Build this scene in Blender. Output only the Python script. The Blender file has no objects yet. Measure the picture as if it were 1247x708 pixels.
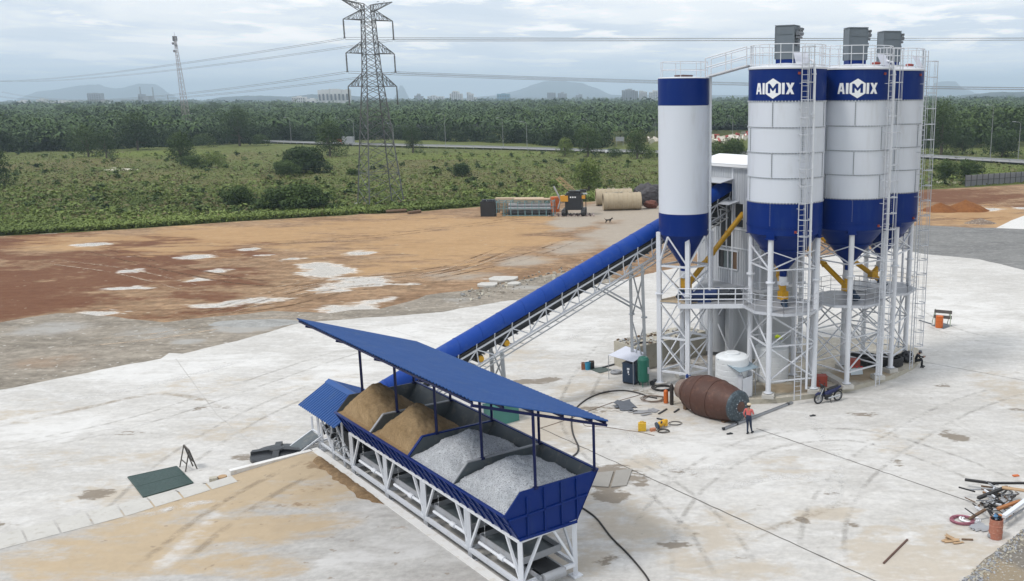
import bpy, bmesh, math, random
import numpy as np
from mathutils import Vector, Matrix, noise, geometry
rad = math.radians
random.seed(7)
rng = np.random.default_rng(11)
SC = bpy.context.scene
COL = SC.collection
V = Vector

# ------------------------------------------------------------------ camera
CAM_H, F_PX, CX, CY, PITCH, ROLL = 18.0, 1130.0, 811.0, 360.0, rad(12.08), rad(0.3)
_fw = V((0, math.cos(PITCH), -math.sin(PITCH)))
_rt0 = V((1, 0, 0)); _up0 = _rt0.cross(_fw)
_rt = _rt0*math.cos(ROLL) - _up0*math.sin(ROLL)
_up = _up0*math.cos(ROLL) + _rt0*math.sin(ROLL)
cd = bpy.data.cameras.new('camera'); cam = bpy.data.objects.new('camera', cd); COL.objects.link(cam)
cd.sensor_width = 36; cd.lens = 36*F_PX/1247
cd.shift_x = -(CX-623.5)/1247; cd.shift_y = (CY-354)/1247
cd.clip_start = 0.5; cd.clip_end = 60000
m3 = Matrix((_rt, _up, -_fw)).transposed()
cam.matrix_world = Matrix.Translation((0, 0, CAM_H)) @ m3.to_4x4()
SC.camera = cam

def G(u, v, z=0.0):
    """survey: where the sight line through a photo point meets height z"""
    d = _fw*F_PX + _rt*(u-CX) - _up*(v-CY)
    t = (z-CAM_H)/d.z
    return V((d.x*t, d.y*t, z))

def AT(u, v, y):
    d = _fw*F_PX + _rt*(u-CX) - _up*(v-CY)
    t = y/d.y
    return V((d.x*t, y, CAM_H+d.z*t))

# hopper / yard axes: L runs along the aggregate batcher, W across it
A0 = rad(131.2); O0 = V((-5.38, 31.05, 0))
LX = V((math.cos(A0), math.sin(A0), 0)); WX = V((math.sin(A0), -math.cos(A0), 0))
def P(L, w, z=0.0): return O0 + LX*L + WX*w + V((0, 0, z))

# ------------------------------------------------------------------ materials
MATS = {}
def nt(name):
    m = bpy.data.materials.new(name); m.use_nodes = True
    t = m.node_tree; b = t.nodes['Principled BSDF']
    return m, t, b
def N(t, typ, **kw):
    n = t.nodes.new(typ)
    for k, v in kw.items():
        if hasattr(n, k): setattr(n, k, v)
        else: n.inputs[k].default_value = v
    return n
def L_(t, a, b): t.links.new(a, b)
def rgb(c): return (c[0], c[1], c[2], 1)
def mix(t, fac, a, b, mode='MIX'):
    n = t.nodes.new('ShaderNodeMix'); n.data_type = 'RGBA'; n.blend_type = mode
    for s, x in ((n.inputs[0], fac), (n.inputs[6], a), (n.inputs[7], b)):
        if hasattr(x, 'is_output') or isinstance(x, bpy.types.NodeSocket): L_(t, x, s)
        elif isinstance(x, (tuple, list)): s.default_value = rgb(x)
        else: s.default_value = x
    return n.outputs[2]
def math_(t, op, a, b=None, c=None, clamp=False):
    n = t.nodes.new('ShaderNodeMath'); n.operation = op; n.use_clamp = clamp
    for i, x in enumerate((a, b, c)):
        if x is None: continue
        if isinstance(x, bpy.types.NodeSocket): L_(t, x, n.inputs[i])
        else: n.inputs[i].default_value = x
    return n.outputs[0]
def noise_(t, vec, scale, detail=4, rough=.55, dist=0.0):
    n = N(t, 'ShaderNodeTexNoise'); n.inputs['Scale'].default_value = scale
    n.inputs['Detail'].default_value = detail; n.inputs['Roughness'].default_value = rough
    n.inputs['Distortion'].default_value = dist
    if vec is not None: L_(t, vec, n.inputs['Vector'])
    return n.outputs['Fac']
def mapping(t, scale=(1, 1, 1), rot=(0, 0, 0), world=True):
    if world: g = N(t, 'ShaderNodeNewGeometry').outputs['Position']
    else: g = N(t, 'ShaderNodeTexCoord').outputs['Object']
    mp = N(t, 'ShaderNodeMapping'); mp.inputs['Scale'].default_value = scale
    mp.inputs['Rotation'].default_value = rot
    L_(t, g, mp.inputs['Vector']); return mp.outputs[0]
def ramp(t, fac, lo, hi):
    n = N(t, 'ShaderNodeMapRange'); n.clamp = True; n.interpolation_type = 'SMOOTHSTEP'
    n.inputs[1].default_value = lo; n.inputs[2].default_value = hi
    L_(t, fac, n.inputs[0]); return n.outputs[0]

def mat(name, col, rough=.6, var=.18, scale=1.2, metal=0, bump=0, dirt=None, dirt_amt=.35, spec=.5, streak=False):
    if name in MATS: return MATS[name]
    m, t, b = nt(name)
    vec = mapping(t, (1, 1, .25 if streak else 1), world=True)
    n1 = noise_(t, vec, scale, 5, .6)
    dark = tuple(c*(1-var) for c in col); lite = tuple(min(1, c*(1+var)) for c in col)
    c = mix(t, n1, dark, lite)
    if dirt:
        n2 = noise_(t, mapping(t, (1, 1, .18 if streak else 1)), scale*2.3, 6, .7)
        c = mix(t, math_(t, 'MULTIPLY', ramp(t, n2, .5, .72), dirt_amt), c, dirt)
    L_(t, c, b.inputs['Base Color'])
    n3 = noise_(t, mapping(t), scale*3, 3)
    r = math_(t, 'MULTIPLY_ADD', n3, .25, rough-.12, clamp=True)
    L_(t, r, b.inputs['Roughness'])
    b.inputs['Metallic'].default_value = metal
    b.inputs['Specular IOR Level'].default_value = spec
    if bump:
        bp = N(t, 'ShaderNodeBump'); bp.inputs['Strength'].default_value = bump
        bp.inputs['Distance'].default_value = .03
        L_(t, noise_(t, mapping(t), scale*12, 4), bp.inputs['Height']); L_(t, bp.outputs[0], b.inputs['Normal'])
    MATS[name] = m
    return m

WHITE = mat('white_paint', (.66, .68, .72), .42, .05, .6, dirt=(.42, .39, .35), dirt_amt=.22, streak=True)
SILO_W = mat('silo_white_paint', (.62, .65, .71), .38, .04, .35, dirt=(.43, .43, .42), dirt_amt=.40, streak=True)
LADW = mat('ladder_paint', (.50, .52, .56), .45, .06, 1, dirt=(.3, .3, .3), dirt_amt=.3)
BLUE = mat('deep_blue_paint', (.0028, .022, .155), .36, .14, .5, dirt=(.03, .06, .16), dirt_amt=.35, streak=True, spec=.16)
ROOFB = mat('blue_roof_sheet', (.030, .088, .265), .5, .09, .5, dirt=(.06, .11, .22), dirt_amt=.4, spec=.18)
HOODB = mat('blue_hood_sheet', (.007, .048, .27), .5, .12, .5, dirt=(.05, .10, .25), dirt_amt=.4, spec=.2)
POSTB = mat('navy_post_paint', (.005, .010, .065), .45, .1, spec=.25)
GREYP = mat('grey_inner_plate', (.082, .100, .110), .5, .16, .8, dirt=(.24, .22, .19), dirt_amt=.55)
STEEL = mat('grey_steel', (.30, .31, .33), .45, .15, 1, dirt=(.2, .16, .12), dirt_amt=.3)
GALV = mat('galvanised_pipe', (.42, .44, .46), .4, .12, 1.5, metal=.3)
DARK = mat('black_rubber', (.016, .016, .018), .6, .3, 2)
BELT = mat('dark_belt', (.02, .021, .024), .55, .3, 2)
YELL = mat('yellow_paint', (.62, .33, .012), .4, .12, 1.5, dirt=(.3, .2, .05), dirt_amt=.4)
ORNG = mat('orange_paint', (.55, .12, .015), .5, .2, 3, dirt=(.3, .1, .03), dirt_amt=.5)
FILT = mat('filter_grey', (.13, .155, .18), .5, .10, 1.2, dirt=(.2, .22, .23), dirt_amt=.3, streak=True)
CLAD = mat('corrugated_cladding', (.47, .49, .52), .45, .07, .5, dirt=(.33, .33, .33), dirt_amt=.3, streak=True)
ROOFW = mat('white_roof_sheet', (.78, .79, .80), .4, .04, .6)
CONC = mat('pale_concrete', (.50, .485, .45), .85, .14, 1.1, bump=.3, dirt=(.30, .27, .22), dirt_amt=.5)
CONCB = mat('beige_concrete', (.42, .39, .32), .85, .16, .9, bump=.4, dirt=(.23, .2, .15), dirt_amt=.55)
GLASS = mat('window_glass', (.12, .16, .17), .12, .3, .8)
BLACKP = mat('black_plastic', (.018, .02, .024), .4, .25, 2)
RUST = mat('rusted_drum_steel', (.072, .030, .020), .62, .30, 1.1, bump=.35, dirt=(.15, .07, .045), dirt_amt=.7)
RUSTL = mat('rusty_collar', (.20, .145, .12), .7, .3, 3, bump=.4, dirt=(.3, .27, .24), dirt_amt=.6)
DISC = mat('scuffed_blue_steel', (.045, .065, .08), .42, .5, 4, metal=.3, dirt=(.24, .28, .30), dirt_amt=.75)
SAND = None
RED = mat('dull_red_paint', (.30, .05, .03), .6, .2, 2)
GREEN = mat('green_enamel', (.012, .13, .09), .35, .15, 2)
NAVY = mat('navy_enamel', (.022, .045, .085), .4, .15, 2)
WOOD = mat('pale_timber', (.42, .28, .16), .8, .25, 3, bump=.3)
WOODD = mat('dark_timber', (.14, .085, .05), .8, .3, 3, bump=.3)
PLY = mat('weathered_plywood', (.44, .34, .22), .8, .2, 1, dirt=(.6, .58, .54), dirt_amt=.6)
TANKW = mat('white_tank_plastic', (.70, .72, .73), .5, .08, .8, dirt=(.46, .46, .43), dirt_amt=.3)
TEAL = mat('teal_steel', (.16, .27, .29), .5, .15, 2)
PIPEC = mat('tan_concrete_pipe', (.40, .33, .23), .85, .16, .6, bump=.3, dirt=(.27, .21, .14), dirt_amt=.5)
PYL = mat('weathered_lattice_steel', (.10, .105, .11), .6, .2, .8)
SKINM = mat('skin', (.30, .16, .10), .6, .1, 5)
CLOTHB = mat('black_cloth', (.012, .013, .016), .9, .3, 6)
CORAL = mat('coral_shirt_cloth', (.52, .12, .11), .9, .15, 6)
JEANS = mat('navy_trouser_cloth', (.018, .028, .055), .9, .3, 6)
CAPM = mat('pale_cap_cloth', (.60, .50, .36), .8, .1, 8)
SHEETW = mat('pale_sheet', (.60, .62, .70), .5, .05, 1)
WHITEP = mat('letter_white', (.80, .81, .83), .5, .02, 1)

# ------------------------------------------------------------------ mesh builder
ROOTS = {}
class MB:
    def __init__(s): s.v = []; s.f = []; s.m = []; s.s = []
    def add(s, vs, fs, mi=0, sm=False):
        n = len(s.v); s.v += [tuple(x) for x in vs]
        for f in fs: s.f.append(tuple(i+n for i in f)); s.m.append(mi); s.s.append(sm)
        return s
    def box(s, c, sz, rz=0, M=None, mi=0):
        c = V(c); hx, hy, hz = sz[0]/2, sz[1]/2, sz[2]/2
        R_ = M if M is not None else Matrix.Rotation(rz, 3, 'Z')
        vs = [c + R_ @ V((x*hx, y*hy, z*hz)) for z in (-1, 1) for y in (-1, 1) for x in (-1, 1)]
        return s.add(vs, [(0, 2, 3, 1), (4, 5, 7, 6), (0, 1, 5, 4), (2, 6, 7, 3), (0, 4, 6, 2), (1, 3, 7, 5)], mi)
    def lbox(s, L0, L1, w0, w1, z0, z1, mi=0):
        vs = [P(l, w, z) for z in (z0, z1) for w in (w0, w1) for l in (L0, L1)]
        return s.add(vs, [(0, 1, 3, 2), (4, 6, 7, 5), (0, 4, 5, 1), (2, 3, 7, 6), (0, 2, 6, 4), (1, 5, 7, 3)], mi)
    def beam(s, p, q, w, h=None, mi=0, up=None):
        p, q = V(p), V(q); h = h or w; d = (q-p)
        if d.length < 1e-6: return s
        d.normalize(); u = V(up) if up else (V((0, 0, 1)) if abs(d.z) < .95 else V((1, 0, 0)))
        sx = d.cross(u).normalized(); sy = sx.cross(d)
        vs = [c + sx*(a*w/2) + sy*(b*h/2) for c in (p, q) for b in (-1, 1) for a in (-1, 1)]
        return s.add(vs, [(0, 1, 3, 2), (4, 6, 7, 5), (0, 4, 5, 1), (2, 3, 7, 6), (0, 2, 6, 4), (1, 5, 7, 3)], mi)
    def tube(s, p, q, r, n=8, r2=None, mi=0, cap=True):
        return s.path([p, q], [r, r if r2 is None else r2], n, mi, cap)
    def path(s, pts, r, n=6, mi=0, cap=True, closed=False):
        pts = [V(p) for p in pts]; k = len(pts)
        rr = r if isinstance(r, (list, tuple)) else [r]*k
        vs = []; prev = None
        for i, p in enumerate(pts):
            if closed: d = pts[(i+1) % k]-pts[i-1]
            else: d = pts[min(i+1, k-1)]-pts[max(i-1, 0)]
            d.normalize()
            if prev is None:
                u = V((0, 0, 1)) if abs(d.z) < .9 else V((1, 0, 0))
                a = d.cross(u).normalized()
            else: a = (prev - d*prev.dot(d)).normalized()
            prev = a; b = d.cross(a)
            for j in range(n):
                t = 2*math.pi*j/n
                vs.append(p + a*(math.cos(t)*rr[i]) + b*(math.sin(t)*rr[i]))
        fs = []
        for i in range(k if closed else k-1):
            i2 = (i+1) % k
            for j in range(n):
                fs.append((i*n+j, i*n+(j+1) % n, i2*n+(j+1) % n, i2*n+j))
        s.add(vs, fs, mi, True)
        if cap and not closed:
            s.add(vs[:n], [tuple(reversed(range(n)))], mi); s.add(vs[-n:], [tuple(range(n))], mi)
        return s
    def lathe(s, c, prof, n=48, mi=0, M=None, sm=True, a0=0, a1=2*math.pi):
        c = V(c); full = abs(a1-a0-2*math.pi) < 1e-6; nn = n if full else n+1
        vs = []
        for r, z in prof:
            for j in range(nn):
                a = a0+(a1-a0)*j/n; p = V((r*math.cos(a), r*math.sin(a), z))
                vs.append(c + (M @ p if M is not None else p))
        for i in range(len(prof)-1):       # every segment gets its own verts: crisp profile corners
            seg = vs[i*nn:(i+2)*nn]; fs = []
            for j in range(n):
                j2 = (j+1) % nn; fs.append((j, j2, nn+j2, nn+j))
            s.add(seg, fs, mi, sm)
        return s
    def prism(s, poly, z0, z1, mi=0):
        n = len(poly)
        vs = [(x, y, z0) for x, y in poly] + [(x, y, z1) for x, y in poly]
        fs = [tuple(reversed(range(n))), tuple(range(n, 2*n))] + [(i, (i+1) % n, n+(i+1) % n, n+i) for i in range(n)]
        return s.add(vs, fs, mi)
    def slab3(s, pts, d, mi=0):
        """polygon given by 3-D points, thickened by vector d"""
        n = len(pts); pts = [V(p) for p in pts]; d = V(d)
        return s.add(pts+[p+d for p in pts], [tuple(reversed(range(n))), tuple(range(n, 2*n))]+[(i, (i+1) % n, n+(i+1) % n, n+i) for i in range(n)], mi)
    def build(s, name, mats, parent=None, **kw):
        me = bpy.data.meshes.new(name)
        vs = s.v
        if parent is not None:
            Mi = root_inv(parent)
            if Mi is not None: vs = [tuple(Mi @ V(p)) for p in vs]
        me.from_pydata(vs, [], s.f); me.update()
        if not isinstance(mats, (list, tuple)): mats = [mats]
        for m in mats: me.materials.append(m)
        me.polygons.foreach_set('material_index', s.m)
        me.polygons.foreach_set('use_smooth', s.s)
        bm = bmesh.new(); bm.from_mesh(me); bmesh.ops.recalc_face_normals(bm, faces=bm.faces); bm.to_mesh(me); bm.free()
        o = bpy.data.objects.new(name, me); COL.objects.link(o)
        if parent is not None: o.parent = parent; ROOTS[o.name] = ROOTS.get(parent.name)
        for k, v in kw.items(): o[k] = v
        return o

def root_inv(p): return ROOTS.get(p.name)
def thing(name, label, cat, loc=(0, 0, 0), rz=0, group=None, local=False):
    o = bpy.data.objects.new(name, None); COL.objects.link(o)
    o.empty_display_size = .3
    o.location = loc; o.rotation_euler = (0, 0, rz)
    o['label'] = label; o['category'] = cat
    if group: o['group'] = group
    ROOTS[o.name] = None if local else (Matrix.Translation(V(loc)) @ Matrix.Rotation(rz, 4, 'Z')).inverted()
    return o
def tag(o, label, cat, group=None, kind=None):
    if label: o['label'] = label
    if cat: o['category'] = cat
    if group: o['group'] = group
    if kind: o['kind'] = kind
    return o
def recenter(o):
    me = o.data; n = len(me.vertices); a = np.empty(n*3, 'f'); me.vertices.foreach_get('co', a); a = a.reshape(-1, 3)
    c = V(((a[:, 0].min()+a[:, 0].max())/2, (a[:, 1].min()+a[:, 1].max())/2, a[:, 2].min()))
    a -= np.array(c, 'f'); me.vertices.foreach_set('co', a.ravel()); me.update(); o.location = c
    return o
def one(mb, name, mats, label, cat, group=None, kind=None):
    o = mb.build(name, mats); recenter(o); return tag(o, label, cat, group, kind)
def copy_tree(o, parent=None):
    c = o.copy(); COL.objects.link(c)
    if parent is not None: c.parent = parent
    for ch in list(o.children): copy_tree(ch, c)
    return c
def fbm(x, y, s=1.0, o=4):
    v = 0; a = .5
    for i in range(o):
        v += a*noise.noise(V((x*s, y*s, 3.7*i))); s *= 2.03; a *= .5
    return v

# ------------------------------------------------------------------ ground sheets
def dens(poly, step, jit=0, seed=0):
    out = []
    n = len(poly)
    for i in range(n):
        a, b = V(poly[i]).to_2d(), V(poly[(i+1) % n]).to_2d()
        k = max(1, int((b-a).length/step)); nr = (b-a).normalized().orthogonal()
        for j in range(k):
            p = a.lerp(b, j/k)
            if jit and j > 0: p = p + nr*(jit*2*fbm(p.x+seed, p.y, .35))
            out.append(p)
    return out
def inside(p, poly):
    c = False; n = len(poly); x, y = p
    for i in range(n):
        x1, y1 = poly[i]; x2, y2 = poly[(i+1) % n]
        if (y1 > y) != (y2 > y) and x < (x2-x1)*(y-y1)/(y2-y1)+x1: c = not c
    return c
def blob_arrays(blobs):
    out = []
    for b in blobs:
        u, v, ru, rv, ch, st = b[:6]
        c = G(u, v); ex = G(u+ru, v)-c; ey = G(u, v-rv)-c
        out.append((c.x, c.y, abs(ex.x), abs(ey.length), rad(b[6]) if len(b) > 6 else 0, ch, st))
    return out
def sheet(name, poly, z, cell, material, blobs=(), jit=0, zf=None, step=None, kind='structure'):
    pl = dens(poly, step or cell, jit)
    xs = [p[0] for p in pl]; ys = [p[1] for p in pl]
    pts = [V((p[0], p[1])) for p in pl]; n = len(pl)
    tup = [(p[0], p[1]) for p in pl]
    y = min(ys)+cell*.5; row = 0
    while y < max(ys):
        x = min(xs)+cell*(.5 if row % 2 else .25)
        # crossings
        cr = sorted((tup[i][0]+(y-tup[i][1])*(tup[(i+1) % n][0]-tup[i][0])/(tup[(i+1) % n][1]-tup[i][1]))
                    for i in range(n) if (tup[i][1] > y) != (tup[(i+1) % n][1] > y))
        for a, b in zip(cr[::2], cr[1::2]):
            x = a+cell*.6
            while x < b-cell*.5: pts.append(V((x, y))); x += cell
        y += cell; row += 1
    co, ed, fa, *_ = geometry.delaunay_2d_cdt(pts, [(i, (i+1) % n) for i in range(n)], [], 1, 1e-5)
    me = bpy.data.meshes.new(name)
    me.from_pydata([(c.x, c.y, zf(c.x, c.y) if zf else z) for c in co], [], [tuple(f) for f in fa]); me.update()
    nv = len(me.vertices); a = np.empty(nv*3, 'f'); me.vertices.foreach_get('co', a); a = a.reshape(-1, 3)
    col = np.zeros((nv, 4), 'f')
    for (cx, cy, rx, ry, ang, ch, st) in blob_arrays(blobs):
        dx = a[:, 0]-cx; dy = a[:, 1]-cy; ca, sa = math.cos(ang), math.sin(ang)
        q = np.sqrt(((dx*ca+dy*sa)/rx)**2 + ((-dx*sa+dy*ca)/ry)**2)
        col[:, ch] = np.maximum(col[:, ch], st*np.clip(1.45-q, 0, 1))
    at = me.attributes.new('patch', 'FLOAT_COLOR', 'POINT'); at.data.foreach_set('color', col.ravel())
    me.materials.append(material)
    bm = bmesh.new(); bm.from_mesh(me)
    bmesh.ops.recalc_face_normals(bm, faces=bm.faces)
    if bm.faces and sum(f.normal.z for f in bm.faces) < 0: bmesh.ops.reverse_faces(bm, faces=bm.faces)
    bm.to_mesh(me); bm.free()
    o = bpy.data.objects.new(name, me); COL.objects.link(o)
    if kind: o['kind'] = kind
    return o

def patch_chan(t, ch):
    at = N(t, 'ShaderNodeAttribute', attribute_name='patch')
    if ch == 3: return at.outputs['Alpha']
    sp = N(t, 'ShaderNodeSeparateColor'); L_(t, at.outputs['Color'], sp.inputs[0]); return sp.outputs[ch]
def patch_fac(t, ch, scale, sharp=.12, amp=1.0, stretch=(1, 1, 1), bias=.0):
    """ragged-edged patch: stored mask plus noise, thresholded"""
    n = math_(t, 'MULTIPLY_ADD', noise_(t, mapping(t, stretch), scale*4.3, 5, .65), .35, math_(t, 'MULTIPLY', noise_(t, mapping(t, stretch), scale, 6, .62, .5), .65))
    s = math_(t, 'MULTIPLY_ADD', math_(t, 'SUBTRACT', n, .5), amp*2, patch_chan(t, ch))
    return math_(t, 'MULTIPLY', ramp(t, s, .5-sharp+bias, .5+sharp+bias), ramp(t, patch_chan(t, ch), .02, .30))

def ground_material(name, base, alt, chans, big=.08, fine=2.5, rough=.9, bump=.25, speck=None, stretch=(1, 1, 1), rot=0, var2=None, bscale=8, bdist=.05, con=.13):
    m, t, b = nt(name)
    vec = mapping(t, stretch, (0, 0, rot))
    c = mix(t, ramp(t, noise_(t, vec, big, 7, .62, .6), .33, .67), base, alt)
    if var2: c = mix(t, math_(t, 'MULTIPLY', ramp(t, noise_(t, mapping(t, stretch, (0, 0, rot+.4)), big*3.7, 6, .7, .4), .45, .7), .8), c, var2)
    fn = noise_(t, mapping(t), fine, 5, .7)
    c = mix(t, 1.0, c, mix(t, ramp(t, fn, .3, .7), (1-con, 1-con, 1-con), (1+con*.8, 1+con*.8, 1+con*.8)), 'MULTIPLY')
    fn2 = noise_(t, mapping(t, (1, 2.6, 1), (0, 0, rot)), fine*.22, 6, .7, .8)
    c = mix(t, 1.0, c, mix(t, ramp(t, fn2, .35, .65), (1-con*.8, 1-con*.85, 1-con*.9), (1+con*.55, 1+con*.55, 1+con*.5)), 'MULTIPLY')
    for ch, col, sc_, sharp, amp, st, wet in chans:
        f = patch_fac(t, ch, sc_, sharp, amp, st)
        col2 = mix(t, noise_(t, mapping(t), 1.3, 5, .7), tuple(x*.82 for x in col), tuple(min(1, x*1.15) for x in col))
        c = mix(t, math_(t, 'MULTIPLY', f, wet), c, col2)
    if speck:
        sp = ramp(t, noise_(t, mapping(t), speck[1], 2, .5), speck[2], speck[2]+.05)
        c = mix(t, math_(t, 'MULTIPLY', sp, speck[3] if len(speck) > 3 else .6), c, speck[0])
    L_(t, c, b.inputs['Base Color']); b.inputs['Roughness'].default_value = rough
    b.inputs['Specular IOR Level'].default_value = .12
    if name == 'dirt_lot':
        wf = patch_fac(t, 2, .24, .05, 1.9, (.6, 1.5, 1), .16)
        L_(t, math_(t, 'MULTIPLY_ADD', wf, -.78, .9), b.inputs['Roughness']); L_(t, math_(t, 'MULTIPLY_ADD', wf, .5, .12), b.inputs['Specular IOR Level'])
    bp = N(t, 'ShaderNodeBump'); bp.inputs['Strength'].default_value = bump; bp.inputs['Distance'].default_value = bdist
    L_(t, noise_(t, mapping(t), bscale, 6, .7), bp.inputs['Height']); L_(t, bp.outputs[0], b.inputs['Normal'])
    MATS[name] = m; return m

SAND = ground_material('heaped_sand', (.32, .225, .125), (.25, .17, .09), [], big=.9, fine=14, bump=.5, bscale=10)
GRAV = ground_material('heaped_gravel', (.60, .62, .65), (.50, .52, .55), [], big=1.2, fine=22, bump=1.0, bscale=26, bdist=.06, speck=((.20, .21, .23), 24, .56, .85))
exec_order = []
# ================================================================== SETTING
# --- yard slab
yard_px = [(0, 475), (120, 451), (196, 437), (206, 430), (222, 431), (300, 412), (370, 393), (540, 380), (590, 371), (631, 365), (740, 345), (820, 327), (950, 316), (1090, 303), (1122, 309), (1193, 316), (1247, 329)]
yard_poly = [G(*p).to_2d() for p in yard_px] + [V((70, 84)), V((70, 60)), V((24, 46.5)), G(1247, 652).to_2d(), G(1175, 712).to_2d(), V((12, 26)), V((14, 6)), V((-50, 6)), V((-80, 50)), V((-62, 52.5))]
slab_blobs = [
 # tan = channel 0
 (650, 520, 95, 30, 0, .75), (720, 475, 60, 22, 0, .55), (600, 470, 40, 12, 0, .55), (700, 600, 60, 24, 0, .62), (770, 640, 60, 30, 0, .7), (700, 680, 50, 30, 0, .62), (870, 645, 60, 25, 0, .68), (790, 560, 40, 14, 0, .45),
 (880, 690, 90, 22, 0, .6), (1110, 680, 90, 38, 0, .8), (1180, 665, 60, 24, 0, .7), (1230, 480, 40, 30, 0, .55), (1000, 625, 50, 10, 0, .7), (830, 500, 70, 26, 0, .55), (290, 520, 70, 16, 0, .45), (390, 470, 60, 20, 0, .4), (130, 600, 60, 16, 0, .5),
 (60, 560, 60, 20, 0, .3), (640, 640, 40, 40, 0, .5), (1080, 340, 60, 14, 0, .42), (640, 430, 60, 20, 0, .42), (560, 440, 60, 16, 0, .4), (250, 470, 70, 14, 0, .35), (960, 570, 60, 30, 0, .3), (1100, 540, 60, 24, 0, .35), (40, 500, 60, 14, 0, .4), (170, 555, 80, 12, 0, .4), (940, 690, 40, 20, 0, .45),
 # dark damp = channel 1
 (735, 580, 42, 13, 1, .95), (745, 604, 24, 10, 1, .95), (780, 588, 10, 5, 1, .95), (822, 662, 18, 6, 1, .95, 20), (853, 651, 11, 4, 1, .9), (742, 680, 18, 8, 1, .9), (890, 675, 20, 5, 1, .62), (923, 617, 5, 3, 1, 1.0), (975, 632, 6, 4, 1, .8),
 (1161, 531, 17, 6, 1, .85), (1091, 564, 11, 4, 1, .7), (1237, 499, 6, 2.5, 1, .8), (115, 603, 26, 6, 1, .85, 15), (20, 665, 30, 6, 1, .85, 10), (632, 466, 44, 3.5, 1, .85, -2), (670, 462, 14, 3, 1, .8), (760, 478, 40, 8, 1, .42), (740, 497, 60, 8, 1, .4), (300, 558, 22, 3, 1, .7), (640, 684, 20, 8, 1, .6), (100, 560, 30, 4, 1, .4), (270, 498, 60, 3, 1, .45), (160, 527, 60, 3, 1, .42), (-5, 640, 20, 5, 1, .6),
 (1010, 600, 12, 3, 1, .5), (1020, 545, 20, 4, 1, .45), (960, 545, 20, 3, 1, .4), (1050, 505, 26, 4, 1, .42), (1150, 470, 26, 3, 1, .42), (840, 575, 30, 5, 1, .35), (1040, 640, 14, 3, 1, .5), (880, 560, 8, 2, 1, .5), (920, 545, 12, 2, 1, .5), (820, 440, 60, 14, 1, .5),
 # washed white = channel 2
 (500, 410, 110, 18, 2, .7), (190, 450, 80, 14, 2, .8), (420, 450, 60, 22, 2, .7), (560, 420, 40, 14, 2, .6), (850, 545, 80, 20, 2, .6), (1000, 540, 100, 30, 2, .55), (950, 590, 60, 14, 2, .6), (1180, 380, 80, 30, 2, .6), (700, 410, 70, 24, 2, .55), (60, 520, 90, 16, 2, .6), (300, 440, 50, 10, 2, .7), (170, 650, 60, 18, 2, .5), (700, 640, 14, 20, 2, .4)]
YARD = ground_material('yard_concrete', (.555, .540, .515), (.475, .460, .435),
    [(0, (.46, .40, .32), .4, .30, 1.9, (1, 1.8, 1), .75), (2, (.66, .65, .63), .25, .35, 1.8, (1, 2.0, 1), .75), (1, (.22, .185, .145), .55, .12, 1.7, (1, 1.8, 1), .88)],
    big=.10, fine=3.2, bump=.12, stretch=(1, 2.2, 1), rot=.35, var2=(.60, .59, .575), speck=((.36, .33, .29), 1.7, .69, .5), con=.09)
sheet('yard_floor', yard_poly, 0.0, .55, YARD, slab_blobs, jit=.38, step=.8)

# --- dirt lot
grass_px = [(-60, 290), (0, 287), (150, 279), (280, 270), (400, 263), (500, 258), (600, 250), (700, 246), (800, 240), (960, 236), (1120, 231), (1180, 228), (1247, 224)]
dirt_poly = [V((-120, 45)), V((-140, 118))] + [G(*p).to_2d() for p in grass_px] + [V((130, 205)), V((150, 40)), V((30, 12)), V((-60, 8))]
dirt_blobs = [
 # red-brown = 0
 (60, 345, 170, 46, 0, 1.0), (150, 300, 60, 18, 0, .7), (-10, 300, 60, 30, 0, .9), (240, 350, 70, 18, 0, .7), (20, 395, 60, 16, 0, .6), (210, 375, 90, 10, 0, .5), (1160, 240, 110, 10, 0, .9), (1190, 262, 50, 5, 0, .5), (1240, 250, 30, 6, 0, .6),
 # orange/yellow = 1 
 (330, 285, 170, 14, 1, .85), (560, 290, 120, 26, 1, .95), (480, 275, 120, 12, 1, .9), (610, 275, 70, 16, 1, .9), (120, 292, 110, 8, 1, .7), (430, 315, 60, 12, 1, .5), (1200, 262, 90, 12, 1, .9), (250, 300, 80, 12, 1, .6), (620, 315, 50, 14, 1, .5),
 # puddle = 2, sky reflection put in as pale colour besides the gloss
 (107, 298, 20, 2.2, 2, 1.0), (238, 312, 20, 2.6, 2, 1), (303, 303, 11, 2.4, 2, 1), (326, 310, 14, 1.6, 2, .9), (357, 315, 12, 1.6, 2, .9), (160, 329, 14, 1.8, 2, 1), (270, 329, 15, 2.2, 2, 1), (240, 340, 14, 2.6, 2, .9), (162, 350, 26, 2.5, 2, .95), (385, 322, 24, 4, 2, 1), (400, 331, 34, 6, 2, 1.05), (440, 342, 40, 6, 2, 1.05), (400, 352, 30, 3.5, 2, .95), (310, 366, 40, 4, 2, 1.0), (260, 371, 30, 2.6, 2, .9), (435, 308, 22, 3, 2, .9), (122, 380, 28, 3, 2, 1), (430, 375, 36, 6, 2, .95), (460, 365, 20, 4, 2, .7), (60, 283, 10, 1.5, 2, .7), (165, 310, 12, 1.4, 2, .6),
 (790, 255, 90, 13, 3, 1.2), (700, 268, 30, 12, 3, .9), (760, 285, 60, 16, 3, .9), (840, 262, 60, 24, 3, 1.1), (700, 300, 40, 10, 3, .7), (640, 318, 40, 8, 3, .6), (560, 335, 60, 6, 3, .6),
 (1197, 254, 24, 2.4, 2, 1.1), (1243, 253, 12, 1.2, 2, 1.0), (590, 340, 20, 3, 2, .5), (500, 345, 14, 2, 2, .6)]
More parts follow.
